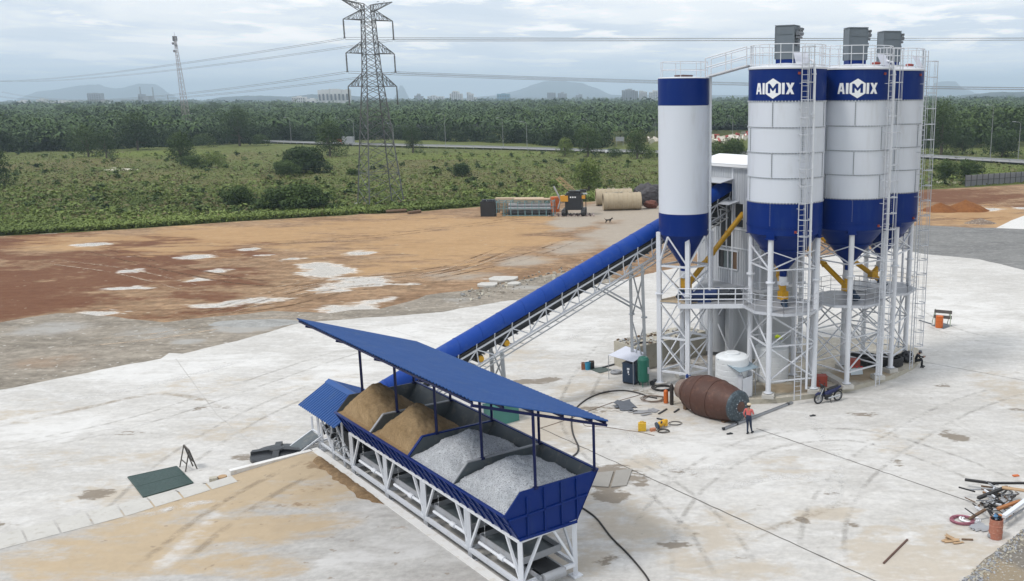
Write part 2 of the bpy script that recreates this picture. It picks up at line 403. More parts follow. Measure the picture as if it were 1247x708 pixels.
DIRT = ground_material('dirt_lot', (.31, .205, .125), (.235, .145, .085),
    [(0, (.13, .048, .024), .09, .30, 2.6, (1, 1.8, 1), .80), (1, (.47, .30, .15), .06, .32, 2.6, (1, 2.6, 1), .66), (3, (.37, .325, .27), .06, .25, 1.0, (1, 1.5, 1), .9), (2, (.66, .62, .56), .24, .18, 1.9, (.6, 1.5, 1), .85)],
    big=.045, fine=1.1, bump=.5, stretch=(1, 2.2, 1), rot=.1, var2=(.36, .25, .155), bscale=2.5, bdist=.2, speck=((.46, .38, .28), .9, .68, .5), con=.26)
sheet('dirt_ground', dirt_poly, -.09, 1.3, DIRT, dirt_blobs, jit=.9, step=2.5)

# --- grey gravel sheets (left foreground of the dirt, and the far right)
gl = [(-60, 420), (0, 392), (70, 381), (140, 385), (200, 392), (260, 385), (330, 378), (400, 381), (460, 376), (540, 356), (600, 347), (650, 338), (700, 330), (735, 330), (760, 345), (631, 372), (540, 388), (370, 402), (222, 443), (120, 458), (0, 482), (-60, 496)]
GREYG = ground_material('grey_stony_ground', (.225, .20, .165), (.30, .265, .22),
    [(0, (.37, .36, .34), .22, .25, .7, (1, 1.4, 1), .85), (1, (.34, .215, .13), .12, .3, .7, (1, 1, 1), .7)], big=.10, fine=1.8, bump=.6, stretch=(1, 2.5, 1), rot=.3, var2=(.36, .32, .27), bscale=4, bdist=.12, speck=((.50, .48, .44), 1.9, .66, .7), con=.2)
sheet('gravel_verge', [G(*p).to_2d() for p in gl], -.055, .9, GREYG, [(300, 398, 40, 6, 0, 1), (230, 415, 22, 4, 0, .8), (180, 405, 60, 8, 0, .5), (60, 400, 60, 10, 0, .6), (430, 395, 60, 6, 1, .7), (60, 440, 60, 10, 1, .5), (560, 365, 30, 5, 0, .5), (640, 350, 30, 4, 0, .6)], jit=.9, step=1.6)
gr = [(1085, 276), (1125, 274), (1180, 277), (1247, 277), (1300, 279), (1330, 345), (1247, 332), (1193, 318.5), (1122, 312), (1080, 306)]
DARKG = ground_material('dark_crusher_run', (.17, .17, .168), (.215, .215, .21), [], big=.12, fine=2.2, bump=.6, stretch=(1, 3, 1), rot=.2, var2=(.27, .265, .255), bscale=4, bdist=.12, speck=((.32, .32, .31), 2.2, .64, .6))
sheet('crusher_run_track', [G(*p).to_2d() for p in gr], -.05, 1.2, DARKG, jit=.5, step=1.8)
ws = [(1213, 277.5), (1232, 268), (1247, 262.5), (1290, 262), (1300, 281)]
sheet('far_concrete_apron', [G(*p).to_2d() for p in ws], -.045, 1.5, YARD, [(1240, 270, 60, 20, 2, 1)], step=3)
pad = [(598, 262), (640, 255), (680, 250), (800, 243), (880, 243), (900, 268), (860, 300), (760, 318), (735, 300), (690, 276)]
PADM = None and ground_material('worn_grey_hardstand', (.40, .35, .29), (.34, .29, .24), [], big=.08, fine=1.4, bump=.2, stretch=(1, 2, 1), var2=(.45, .42, .37))
cr = [(1163, 715), (1200, 680), (1247, 645), (1300, 600), (1330, 640), (1330, 760), (1180, 760)]
sheet('gravel_corner', [G(*p).to_2d() for p in cr[:4]]+[V((21, 44)), V((26, 40)), V((24, 14)), V((12.3, 14)), V((11.2, 30))], .01, .35, ground_material('loose_corner_gravel', (.20, .185, .165), (.26, .235, .20), [(0, (.36, .29, .20), .5, .3, .8, (1, 1, 1), .8)], big=.5, fine=7, bump=1, bscale=9, bdist=.1, speck=((.5, .48, .45), 7, .6, .8)), [(1220, 700, 30, 20, 0, 1)], jit=.15, step=.5)
# stones along that corner
mb = MB()
for i in range(420):
    t = random.random(); base = G(1163+84*t, 715-70*t); off = abs(random.gauss(0, .35))
    p = base + V((off*.8+random.uniform(-.1, .2), -off*.4, .02)); s_ = random.uniform(.03, .10)
    mb.box(p, (s_, s_*random.uniform(.6, 1.3), s_*.7), M=Matrix.Rotation(random.random()*6, 3, (random.random(), random.random(), 1)), mi=random.randint(0, 1))
one(mb, 'edge_rubble', [CONCB, STEEL], None, None, kind='stuff')

# --- field, road
def ground_z(x, y): return -.16 + (.5*fbm(x, y, .02)*min(1, max(0, (y-190)/60)) if y < 420 else 0)
FIELD = ground_material('rough_grassland', (.145, .175, .052), (.110, .134, .040),
    [(0, (.17, .14, .065), .035, .4, .9, (1, 3, 1), .85), (1, (.14, .18, .035), .04, .35, .9, (1, 2, 1), .8), (2, (.65, .6, .5), .2, .08, .3, (1, 1, 1), .9)],
    big=.03, fine=.9, bump=1.0, stretch=(1, 3, 1), bscale=1.3, bdist=.6, var2=(.135, .135, .055), speck=((.21, .21, .08), .8, .6, .7), con=.25)
field_blobs = [(80, 200, 90, 8, 0, .8), (150, 215, 90, 8, 0, .7), (340, 215, 60, 8, 0, .6), (60, 215, 60, 8, 0, .5), (600, 215, 120, 12, 0, .6), (520, 200, 60, 8, 0, .6), (740, 215, 60, 10, 0, .5), (270, 190, 60, 5, 0, .6),
  (80, 250, 140, 14, 1, .8), (280, 245, 80, 10, 1, .7), (460, 248, 120, 8, 1, .6), (180, 188, 80, 4, 1, .8), (560, 190, 160, 4, 1, .6), (1210, 208, 60, 4, 1, 1), (1200, 160, 50, 8, 0, 1), (780, 170, 40, 4, 0, .9), (150, 206, 26, 1, 2, 1), (145, 204, 10, .8, 2, 1), (500, 219, 8, 1, 2, 1), (1150, 221, 30, 2, 2, .7)]
near_field = [V((-175, 70)), V((-330, 300)), V((-330, 520)), V((330, 520)), V((330, 300)), V((160, 60))]
sheet('grass_field', near_field, 0, 4.2, FIELD, field_blobs, zf=ground_z, step=6)
mb = MB(); S_ = 14000
mb.add([(-S_, -S_, -.75), (S_, -S_, -.75), (S_, S_, -.75), (-S_, S_, -.75)], [(0, 1, 2, 3)])
mb.build('ground', FIELD)['kind'] = 'structure'

def strip(name, px, wid, z, m, kind='structure', zs=None):
    c = [G(*p) for p in px]; mb = MB(); vs = []
    for i, p in enumerate(c):
        d = (c[min(i+1, len(c)-1)]-c[max(i-1, 0)]).to_2d().normalized(); nrm = V((-d.y, d.x, 0))
        vs += [p+nrm*wid/2+V((0, 0, z)), p-nrm*wid/2+V((0, 0, z))]
    mb.add(vs, [(2*i, 2*i+1, 2*i+3, 2*i+2) for i in range(len(c)-1)])
    o = mb.build(name, m)
    if kind: o['kind'] = kind
    return o
ASPH = mat('pale_asphalt', (.24, .24, .235), .85, .12, .3)
road_px = [(250, 170), (330, 173.5), (420, 176.5), (500, 178.5), (600, 181), (700, 184.5), (800, 187), (950, 189), (1120, 192), (1180, 195.5), (1247, 199.5), (1320, 204)]
strip('road', road_px, 7.5, .42, ASPH)
strip('road_line', road_px, .25, .43, ASPH)
mb = MB()     # guard rail along the road
rp = [G(u, v+1.2) for u, v in road_px]
for a, b in zip(rp, rp[1:]):
    mb.beam(a+V((0, 0, 1.1)), b+V((0, 0, 1.1)), .12, .42)
    k = int((b-a).length/4)
    for i in range(k): q = a.lerp(b, i/k); mb.beam(q+V((0, 0, -.2)), q+V((0, 0, 1.0)), .12)
one(mb, 'guard_rail', STEEL, 'long grey metal guard rail beside the distant road', 'guard rail')

# --- ramp to the hopper (raised tan-stained slab) with its side strip and wall
def ramp_z(x, y):
    w = (V((x, y, 0))-O0).dot(WX); return .012 + .46*max(0, min(1, (w+9.5)/8.5))
rp_ = [P(-16, -.62), P(18.45, -.62), P(18.45, -4), P(18.2, -11), P(17.9, -24), P(-16, -24)]
RAMPM = ground_material('sandy_ramp_concrete', (.47, .46, .44), (.40, .385, .365),
    [(0, (.455, .355, .235), .28, .35, 1.4, (1, 2.4, 1), .92), (1, (.25, .17, .10), .8, .14, 1.8, (1, 1.8, 1), .75), (2, (.60, .59, .575), .4, .3, 1.2, (1, 2, 1), .8)],
    big=.18, fine=4, bump=.15, stretch=(1, 2.4, 1), rot=.5, speck=((.25, .2, .15), 2.2, .68, .6), con=.11)
ramp_blobs = [(250, 600, 150, 34, 0, .95), (350, 580, 80, 24, 0, 1.0), (180, 660, 130, 30, 0, .85), (100, 690, 120, 20, 0, .8), (300, 650, 120, 22, 0, .85), (390, 610, 60, 18, 0, .85), (330, 700, 60, 14, 0, .5), (250, 690, 80, 12, 0, .6),
  (430, 572, 60, 7, 1, .95, -48), (460, 592, 60, 6, 1, .95, -48), (490, 612, 60, 5, 1, .8, -48), (410, 560, 16, 5, 1, .8), (380, 603, 26, 3.5, 1, .62), (370, 622, 26, 3, 1, .75), (395, 580, 30, 3, 1, .6), (486, 656, 10, 4, 1, .8), (540, 694, 7, 3, 1, .8), (385, 575, 12, 4, 1, .6), (505, 625, 26, 6, 1, .55, -40), (355, 635, 24, 3, 1, .5),
  (500, 680, 80, 24, 2, .6), (430, 690, 60, 16, 2, .6), (230, 660, 16, 40, 2, .5), (230, 620, 16, 8, 2, .6), (450, 640, 50, 16, 2, .5)]
sheet('loading_ramp', [q.to_2d() for q in rp_], 0, .5, RAMPM, ramp_blobs, zf=ramp_z, step=.6)
mb = MB()   # sloped concrete edge panels at the ramp's far side
for i in range(16):
    w1 = -4.6-i*1.2; w0 = w1-1.13
    for wa, wb in ((w0, w1),):
        za, zb = ramp_z(*P(18.2, wa).to_2d()), ramp_z(*P(18.2, wb).to_2d())
        mb.add([P(18.35, wa, za+.02), P(18.35, wb, zb+.02), P(19.15, wb, .008), P(19.15, wa, .008), P(17.45, wa, za+.012), P(17.45, wb, zb+.012)], [(0, 1, 2, 3), (4, 5, 1, 0)])
o = mb.build('ramp_edge_strip', CONC); o['kind'] = 'structure'
mb = MB()
mb.lbox(-1.5, 18.75, -.66, -.28, -.1, .50); mb.lbox(18.45, 18.75, -4.6, -.62, -.1, .50)
one(mb, 'retaining_wall', mat('wall_top_concrete', (.70, .69, .67), .8, .08, 1, dirt=(.45, .37, .27), dirt_amt=.5), 'low white concrete kerb wall around the edge of the sandy ramp', 'wall')
mb = MB(); mb.lathe(P(18.6, -4.95, 0), [(0, .0), (.19, .0), (.21, .3), (0, .3)], 14)
one(mb, 'concrete_stub', WOOD, 'round tan stub of a post at the free end of the ramp wall', 'post')
mb = MB(); mb.box(P(18.62, -5.35, .17), (.34, .3, .34), rz=.4)
one(mb, 'stone_block', CONCB, 'small grey stone lying beyond the end of the ramp wall', 'stone')

mb = MB(); nx_, ny_ = 90, 10; vs = []     # damp sand spilled along the wall
for i in range(nx_+1):
    l_ = 17.6-7.6*i/nx_; wd_ = (.52+.22*noise.noise(V((l_*.8, 0, 0))))*min(1, i/6, (nx_-i)/14+.05); off_ = .12*noise.noise(V((l_*1.6, 4, 0)))
    for j in range(ny_+1):
        s_ = j/ny_; w_ = -.68-off_*s_*2-wd_*s_; x_, y_ = P(l_, w_).to_2d()
        vs.append(P(l_, w_, ramp_z(x_, y_)+.02+.17*math.sin(math.pi*min(1, s_*.8+.2))*min(1, wd_)+.05*noise.noise(V((l_*4, w_*4, 0)))*(1-s_)-(.05 if j == ny_ else 0)))
mb.add(vs, [(i*(ny_+1)+j, i*(ny_+1)+j+1, (i+1)*(ny_+1)+j+1, (i+1)*(ny_+1)+j) for i in range(nx_) for j in range(ny_)], 0, True)
one(mb, 'spilled_sand', ground_material('damp_sand', (.26, .18, .105), (.19, .125, .07), [], big=1.5, fine=9, bump=.6, con=.2), 'long brown streak of spilled damp sand along the ramp side of the low white wall', 'sand')
# --- slab joints (dark sealed gaps)
JM = mat('joint_sealant', (.12, .11, .10), .9, .3, 3); JL = mat('faint_joint', (.43, .415, .39), .9, .2, 3)
def joint(a, b, wd=.09, m=None):
    pa, pb = G(*a), G(*b); n_ = (pb-pa).normalized().orthogonal().normalized(); d = (pb-pa).to_2d().normalized(); nr = V((-d.y, d.x, 0))
    mb = MB(); k = 40; vs = []
    for i in range(k+1):
        p = pa.lerp(pb, i/k) + nr*(.05*noise.noise(V((i*.7, pa.x, 0)))); w2 = wd/2*(.6+.7*abs(noise.noise(V((i*1.9, pa.y, 5)))))
        vs += [p+nr*w2+V((0, 0, .004)), p-nr*w2+V((0, 0, .004))]
    mb.add(vs, [(2*i, 2*i+1, 2*i+3, 2*i+2) for i in range(k)]); o = mb.build('slab_joint', m or JM); o['kind'] = 'structure'
joint((655, 520), (1075, 712)); joint((921, 522), (1190, 614)); joint((1120, 440), (1260, 466), .07)
joint((214, 437), (264, 505), .08, JL); joint((264, 505), (330, 560), .07, JL); joint((0, 548), (300, 492), .06, JL); joint((470, 400), (560, 428), .07, JL); joint((840, 330), (1247, 400), .07, JL); joint((1247, 560), (1130, 500), .05, JL); joint((0, 610), (60, 590), .05, JL)

# --- tyre marks and ruts: worn bands with broken edges
def track_mat(name, col, dens_, sc_):
    m, t, b = nt(name); b.inputs['Base Color'].default_value = rgb(col); b.inputs['Roughness'].default_value = .9; b.inputs['Specular IOR Level'].default_value = .1
    o_ = [n for n in t.nodes if n.type == 'OUTPUT_MATERIAL'][0]; tr = N(t, 'ShaderNodeBsdfTransparent'); mx = N(t, 'ShaderNodeMixShader')
    at = N(t, 'ShaderNodeAttribute', attribute_name='edge')
    n_ = ramp(t, math_(t, 'ADD', noise_(t, mapping(t), sc_, 6, .7), math_(t, 'MULTIPLY', noise_(t, mapping(t), sc_*.12, 3), .6)), .70, .95)
    L_(t, math_(t, 'MULTIPLY', math_(t, 'MULTIPLY', n_, at.outputs['Fac']), dens_), mx.inputs[0]); L_(t, tr.outputs[0], mx.inputs[1]); L_(t, b.outputs[0], mx.inputs[2]); L_(t, mx.outputs[0], o_.inputs['Surface']); return m
def track(name, px, m, gauge=1.7, wd=.32, z=.006, zf=None):
    base = []
    pts = [G(u, v) for u, v in px]
    for i in range(len(pts)-1):
        p0, p1, p2, p3 = pts[max(i-1, 0)], pts[i], pts[i+1], pts[min(i+2, len(pts)-1)]
        for k_ in range(10):
            s_ = k_/10; base.append(.5*((2*p1)+(-p0+p2)*s_+(2*p0-5*p1+4*p2-p3)*s_*s_+(-p0+3*p1-3*p2+p3)*s_**3))
    base.append(pts[-1])
    for off in ((-gauge/2, gauge/2) if gauge else (0,)):
        vs = []; eg = []; fs = []
        for i, p in enumerate(base):
            d = (base[min(i+1, len(base)-1)]-base[max(i-1, 0)]).to_2d().normalized(); nr = V((-d.y, d.x, 0)); fade = min(1, i/6, (len(base)-1-i)/6)
            for j, e in enumerate((0, 1, 1, 0)): 
                q = p+nr*(off+wd*(j/3-.5)); q.z = (zf(q.x, q.y) if zf else 0)+z; vs.append(q); eg.append(e*fade)
        for i in range(len(base)-1):
            for j in range(3): fs.append((4*i+j, 4*i+j+1, 4*i+j+5, 4*i+j+4))
        mb = MB(); mb.add(vs, fs); o = mb.build(name, m); o['kind'] = 'structure'
        at = o.data.attributes.new('edge', 'FLOAT', 'POINT'); at.data.foreach_set('value', eg)
TM = track_mat('tyre_mark', (.38, .36, .33), .34, 2.0); TS = track_mat('slurry_streak', (.72, .71, .69), .7, 1.2); TD = track_mat('dirt_rut', (.14, .085, .05), .8, 1.5); TL = track_mat('dirt_rut_pale', (.55, .44, .33), .8, 1.5); TB = track_mat('brown_drag', (.38, .31, .225), .45, 1.5)
for px_ in ([(900, 700), (860, 640), (800, 590), (730, 550), (700, 500), (720, 450), (760, 400)], [(1240, 600), (1150, 560), (1040, 530), (930, 540), (850, 580), (800, 640), (790, 705)], [(1247, 420), (1150, 400), (1050, 345), (960, 330)], [(20, 545), (160, 515), (300, 470), (420, 430), (540, 400)], [(120, 655), (220, 560), (320, 500), (420, 460)], [(1000, 690), (1010, 620), (1060, 560), (1160, 500), (1247, 470)]): track('tyre_marks', px_, TM, 1.8, .34)
for px_ in ([(760, 520), (800, 560), (840, 575), (900, 560)], [(980, 500), (1020, 560), (1010, 620)], [(60, 490), (180, 470), (330, 430)], [(860, 600), (960, 580), (1060, 600)], [(680, 420), (720, 400), (760, 395)]): track('slurry_streaks', px_, TS, 0, .9)
for px_ in ([(-5, 520), (90, 500), (200, 480), (290, 500)], [(640, 540), (680, 600), (660, 660)], [(900, 660), (980, 630), (1060, 600)]): track('dirt_drag_marks', px_, TB, 0, .7)
for px_ in ([(620, 300), (560, 322), (480, 335), (380, 347), (260, 378)], [(590, 330), (500, 345), (420, 352), (330, 372), (200, 385)], [(700, 290), (640, 312), (560, 330), (470, 350)], [(100, 300), (230, 330), (330, 345), (420, 340)], [(1130, 262), (1180, 268), (1247, 262)], [(660, 262), (560, 275), (430, 290), (300, 296)]): track('wheel_ruts', px_, TD, 2.0, .5, -.075)
for px_ in ([(612, 306), (552, 328), (472, 341), (372, 353), (252, 384)], [(60, 318), (150, 330), (240, 352)], [(1130, 246), (1190, 249), (1247, 246)], [(420, 385), (300, 392), (180, 410), (60, 420)], [(320, 355), (400, 340), (470, 330)]): track('wheel_ruts', px_, TL, 2.0, .4, -.045)
track('tyre_marks', [(180, 700), (260, 640), (330, 600), (390, 575)], TB, 1.8, .5, .01, ramp_z); track('slurry_streaks', [(140, 640), (220, 620), (300, 612)], TS, 0, .6, .01, ramp_z)
# --- raised curved base under the silos
base_px = [(820, 494), (860, 497), (905, 493), (950, 491), (1000, 484), (1035, 477), (1062, 470), (1090, 461), (1112, 450), (1121, 441), (1118, 430)]
base_poly = [G(u, v).to_2d() for u, v in base_px] + [V((17.2, 66.5)), V((9, 68)), V((2.5, 66)), V((-3.5, 60.5)), V((-2.0, 55.5))]
bp2 = base_poly[2:11] + [V((17.2, 66.5)), V((9, 68)), V((3.4, 62)), V((3.7, 56))]
BASEM = ground_material('beige_base_concrete', (.40, .36, .29), (.46, .43, .37), [(0, (.30, .22, .13), .6, .25, .7, (1, 1, 1), .7)], big=.4, fine=4, bump=.2, var2=(.5, .48, .44), speck=((.22, .18, .13), 3, .68, .5))
sheet('silo_base_slab', bp2, .302, .6, BASEM, [(1050, 462, 40, 9, 0, .9), (960, 478, 60, 7, 0, .8), (1020, 468, 30, 5, 0, .6)], step=.6)
mb = MB(); pl = dens(bp2, .6)
mb.prism([(p.x, p.y) for p in pl], -.1, .30)
o = mb.build('silo_base_kerb', CONCB); o['kind'] = 'structure'
# ================================================================== SILOS
def cyl_letters(C, R_, ang, zc):
    """AIMIX mark wrapped on the shell, centred at angle ang and height zc"""
    polys = []
    def rect(x0, x1, y0, y1): polys.append([(x0, y0), (x1, y0), (x1, y1), (x0, y1)])
    h = .31
    # A
    x = -1.17; w = .44
    polys.append([(x, -h), (x+.13, -h), (x+.155, -.13), (x+.285, -.13), (x+.31, -h), (x+w, -h), (x+.30, h), (x+.14, h)])
    polys[-1] = [(x, -h), (x+.125, -h), (x+.235, h-.16), (x+.235, h), (x+.13, h)]
    polys.append([(x+w, -h), (x+w-.125, -h), (x+.235, h-.16), (x+.235, h), (x+w-.10, h)])
    rect(x+.12, x+w-.12, -.17, -.05)
    rect(-.665, -.515, -h, h)                       # I
    a = .46; b = .56                                  # hexagon
    hexo = [(0, b), (a, b*.5), (a, -b*.5), (0, -b), (-a, -b*.5), (-a, b*.5)]
    # hexagon face split so that the blue M shows through: right/left bars, lower tri, top tri
    mw, mt, mbm = .31, .27, -.25
    M_ = [(-mw, mbm), (-mw, mt), (-mw+.12, mt), (0, .03), (mw-.12, mt), (mw, mt), (mw, mbm), (mw-.15, mbm), (mw-.15, .03), (.02, -.14), (-.02, -.14), (-mw+.15, .03), (-mw+.15, mbm)]
    rect(.515, .665, -h, h)                          # I
    x = .735; w = .46                                 # X
    polys.append([(x, h), (x+.16, h), (x+w, -h), (x+w-.16, -h)])
    polys.append([(x, -h), (x+.16, -h), (x+w, h), (x+w-.16, h)])
    def wrap(poly, off, mb, hole=None, mi=0):
        pts = [V(p) for p in dens([V(p) for p in poly], .07)]; n = len(pts)
        allp = list(pts); ed = [(i, (i+1) % n) for i in range(n)]
        if hole:
            hp = dens([V(p) for p in hole], .07); k = len(hp)
            ed += [(n+i, n+(i+1) % k) for i in range(k)]; allp += hp
        X = [p[0] for p in poly]; Y = [p[1] for p in poly]
        gx = min(X)+.05
        while gx < max(X):
            gy = min(Y)+.05
            while gy < max(Y):
                if inside((gx, gy), poly): allp.append(V((gx, gy)))
                gy += .09
            gx += .09
        co, e_, fa, *_ = geometry.delaunay_2d_cdt([V((p[0], p[1])) for p in allp], ed, [], 1, 1e-5)
        vs = []
        for c in co:
            t = ang + c.x/R_; vs.append((C.x+(R_+off)*math.cos(t), C.y+(R_+off)*math.sin(t), zc+c.y))
        fs = []
        for f in fa:
            cx = sum(co[i].x for i in f)/len(f); cy = sum(co[i].y for i in f)/len(f)
            if hole and inside((cx, cy), hole): continue
            fs.append(tuple(f))
        mb.add(vs, fs, mi, True)
    mb = MB()
    for i, p in enumerate(polys): wrap(p, .016+.0015*i, mb)
    wrap(hexo, .016, mb, M_)
    return mb

def ring_pts(C, r, z, a0, a1, n):
    return [V((C.x+r*math.cos(a0+(a1-a0)*i/n), C.y+r*math.sin(a0+(a1-a0)*i/n), z)) for i in range(n+1)]

def railing(mb, pts, h=1.0, rails=(1.0, .66, .33), r=.024, post=1, closed=False):
    for q in rails:
        mb.path([p+V((0, 0, h*q)) for p in pts], r, 5)
    for i, p in enumerate(pts):
        if i % post == 0 or i == len(pts)-1: mb.tube(p, p+V((0, 0, h)), r, 5)

def ladder(mb, base, top_z, out, side, w=.42):
    a = base+side*w/2; b = base-side*w/2
    up = V((0, 0, 1))
    for p in (a, b): mb.beam(p, V((p.x, p.y, top_z)), .05, .05)
    z = base.z+.25
    while z < top_z-.1:
        mb.tube(V((a.x, a.y, z)), V((b.x, b.y, z)), .016, 5); z += .30

def cage(mb, base, z0, z1, out, side, r=.36):
    c0 = base+out*r
    z = z0; hp = []
    while z <= z1:
        pts = []
        for i in range(9):
            t = -1.15*math.pi/2-.25 + (2.3*math.pi/2+.5)*i/8
            pts.append(V((c0.x, c0.y, z)) + out*(r*math.cos(t)) + side*(r*math.sin(t)))
        for p, q in zip(pts, pts[1:]): mb.beam(p, q, .045, .045)
        hp.append(pts); z += .95
    for i in (1, 3, 4, 5, 7):
        if hp: mb.tube(hp[0][i], hp[-1][i], .013, 4)

ZS = dict(top=19.55, b1=17.72, s=[16.27, 14.84, 13.42], b2=12.0, riv=10.55, cyl=10.12, cone=7.68)
RS = 2.24
def big_silo(C, legF, legang, label, ladang, pipeang, logo_ang, cage_z0, filt_rz, screw, seam0):
    C = V((C[0], C[1], 0)); z0 = .30
    t = thing('cement_silo', label, 'silo', (C.x, C.y, z0), group='large blue and white cement silos')
    n = 72
    mb = MB(); mb.lathe(C, [(RS, ZS['b2']), (RS, ZS['b1'])], n); shell = mb.build('shell', SILO_W, t)
    mb = MB(); mb.lathe(C, [(RS+.004, ZS['b1']), (RS+.004, ZS['top'])], n); mb.build('top_band', BLUE, t)
    mb = MB(); mb.lathe(C, [(RS+.004, ZS['cyl']), (RS+.004, ZS['b2'])], n)
    mb.lathe(C, [(RS+.03, ZS['riv']-.02), (RS+.03, ZS['riv']+.02)], n)
    # rivets under the waist
    for i in range(64):
        a = 2*math.pi*i/64; mb.box(C+V(((RS+.02)*math.cos(a), (RS+.02)*math.sin(a), ZS['riv'])), (.03, .05, .05), rz=a)
    for k in range(12):
        a = logo_ang-.02; mb.box(C+V(((RS+.01)*math.cos(a), (RS+.01)*math.sin(a), 10.7+k*.11)), (.02, .035, .035), rz=a, mi=1)
    mb.build('lower_band', [BLUE, STEEL], t)
    mb = MB(); mb.lathe(C, [(RS, ZS['cyl']), (RS*.93, ZS['cyl']-.14), (.22, ZS['cone']), (.22, ZS['cone']-.35)], n)
    mb.lathe(C, [(RS*.62, 9.06), (RS*.645, 9.06), (RS*.645, 9.13)], n)
    mb.build('cone', BLUE, t)
    mb = MB(); mb.lathe(C, [(RS+.05, 19.50), (RS+.05, 19.60), (RS-.1, 19.66), (.5, 19.86), (0, 19.9)], n); mb.build('roof', WHITE, t)
    # flange seams with bolts
    for z in [ZS['b1']]+ZS['s']+[ZS['b2']]:
        mb = MB(); mb.lathe(C, [(RS, z-.024), (RS+.026, z-.024), (RS+.026, z+.024), (RS, z+.024)], n)
        for i in range(76):
            a = 2*math.pi*i/76; mb.box(C+V(((RS+.03)*math.cos(a), (RS+.03)*math.sin(a), z)), (.028, .05, .075), rz=a, mi=1)
        mb.build('bolted_seam', [FILT, WHITE], t)
    zz = [ZS['b1']]+ZS['s']+[ZS['b2']]
    for k in range(4):
        for j in range(4):
            a = seam0 + j*math.pi/2 + (math.pi/4 if k % 2 else 0)
            if math.cos(a-math.atan2(-C.y, -C.x)) < -.1: continue
            mb = MB(); p = C+V(((RS+.008)*math.cos(a), (RS+.008)*math.sin(a), 0))
            mb.beam(V((p.x, p.y, zz[k+1])), V((p.x, p.y, zz[k])), .05, .04)
            zb = zz[k+1]+.07
            while zb < zz[k]:
                mb.box((p.x, p.y, zb), (.06, .09, .03), rz=a, mi=1); zb += .12
            mb.build('vertical_seam', [FILT, WHITE], t)
    # legs
    RL = 2.12; lp = []
    for a in legang:
        p = C+V((RL*math.cos(a), RL*math.sin(a), 0)); lp.append(p)
        mb = MB(); mb.tube(p+V((0, 0, .6)), p+V((0, 0, 9.9)), .165, 14)
        mb.tube(p+V((0, 0, 7.3)), p+V((0, 0, 7.38)), .27, 14); mb.tube(p+V((0, 0, .58)), p+V((0, 0, .62)), .27, 14)
        mb.box(p+V((0, 0, .52+.0)), (.5, .5, .03), rz=a)
        mb.build('leg', WHITE, t)
        mb = MB(); mb.box(C+V(((RL+.02)*math.cos(a), (RL+.02)*math.sin(a), 10.08)), (.22, .5, .42), rz=a); mb.box(p+V((0, 0, 9.9)), (.5, .6, .04), rz=a); mb.build('leg_bracket', BLUE, t)
        mb = MB(); mb.box(p+V((0, 0, .42)), (.72, .72, .24), rz=a+.3); mb.build('footing', CONC, t)
    mb = MB()
    def xb(p, q, za, zb, w=.085):
        mb.beam(p+V((0, 0, za)), q+V((0, 0, zb)), w, w*.7)
    for nm_, zr1, zr2 in (('lower_bracing', (1.25, 3.42), ((1.25, 3.42), (3.42, 5.45))), ('upper_bracing', (8.03,), ((8.03, 9.25),))):
     mb = MB()
     for i in range(4):
        p, q = lp[i], lp[(i+1) % 4]
        for z in zr1: xb(p, q, z, z, .10)
        for za, zb in zr2:
            xb(p, q, za+.06, zb-.06); 
            d = (q-p).normalized().cross(V((0, 0, 1)))*.06
            mb.beam(p+V((0, 0, zb-.06))+d, q+V((0, 0, za+.06))+d, .085, .06)
     mb.build(nm_, WHITE, t)
    # deck inside and just outside the legs
    mb = MB(); dk = [C+V((2.38*math.cos(legang[0]+math.pi/8+k*math.pi/4), 2.38*math.sin(legang[0]+math.pi/8+k*math.pi/4), 0)) for k in range(8)]
    mb.prism([(p.x, p.y) for p in dk], 5.50, 5.56); mb.build('deck', STEEL, t)
    mb = MB()
    for i in range(8): mb.beam(dk[i]+V((0, 0, 5.46)), dk[(i+1) % 8]+V((0, 0, 5.46)), .08, .16)
    pts = [p+V((0, 0, 5.56)) for p in dk]+[dk[0]+V((0, 0, 5.56))]
    fine = []
    for a, b in zip(pts, pts[1:]): fine += [a, a.lerp(b, .5)]
    fine.append(pts[-1]); railing(mb, fine, 1.0, (1.0, .68, .36), .017)
    mb.build('deck_railing', LADW, t)
    # top rail
    mb = MB(); pts = ring_pts(C, RS-.08, 19.62, 0, 2*math.pi, 20); railing(mb, pts, 1.22, (1.0, .62, .1), .024); mb.build('guard_rail', WHITE, t)
    # ladder, cage, fill pipe
    for nm, ang in (('l', ladang),):
        out = V((math.cos(ang), math.sin(ang), 0)); side = V((-out.y, out.x, 0))
        base = C+out*(RS+.26)+V((0, 0, .31))
        mb = MB(); ladder(mb, base, 20.7, out, side)
        z = 10.3
        while z < 19.6:
            for s_ in (-.21, .21): mb.beam(C+out*(RS-.02)+side*s_+V((0, 0, z)), C+out*(RS+.26)+side*s_+V((0, 0, z)), .03)
            z += 1.4
        lad = mb.build('ladder', LADW, t)
        mb = MB(); cage(mb, base, cage_z0, 20.9, out, side); mb.build('cage', LADW, lad)
        mb = MB(); q = C+out*(RS-.15)+V((0, 0, 19.75)); mb.slab3([q-side*.42, q+side*.42, q+side*.42+V((0, 0, .62))-out*.35, q-side*.42+V((0, 0, .62))-out*.35], out*.02)
        mb.build('kick_plate', SHEETW, t)
    out = V((math.cos(pipeang), math.sin(pipeang), 0)); p = C+out*(RS+.24)
    mb = MB(); mb.path([p+V((0, 0, .9)), p+V((0, 0, 19.3)), p+V((0, 0, 19.9))-out*.12, p+V((0, 0, 20.0))-out*.5, p+V((0, 0, 19.75))-out*.9], .075, 10)
    z = 10.4
    while z < 19.5: mb.beam(p-out*.22+V((0, 0, z)), p+V((0, 0, z)), .05); mb.tube(p+V((0, 0, z-.03)), p+V((0, 0, z+.03)), .10, 10); z += 2.2
    mb.build('fill_pipe', WHITE, t)
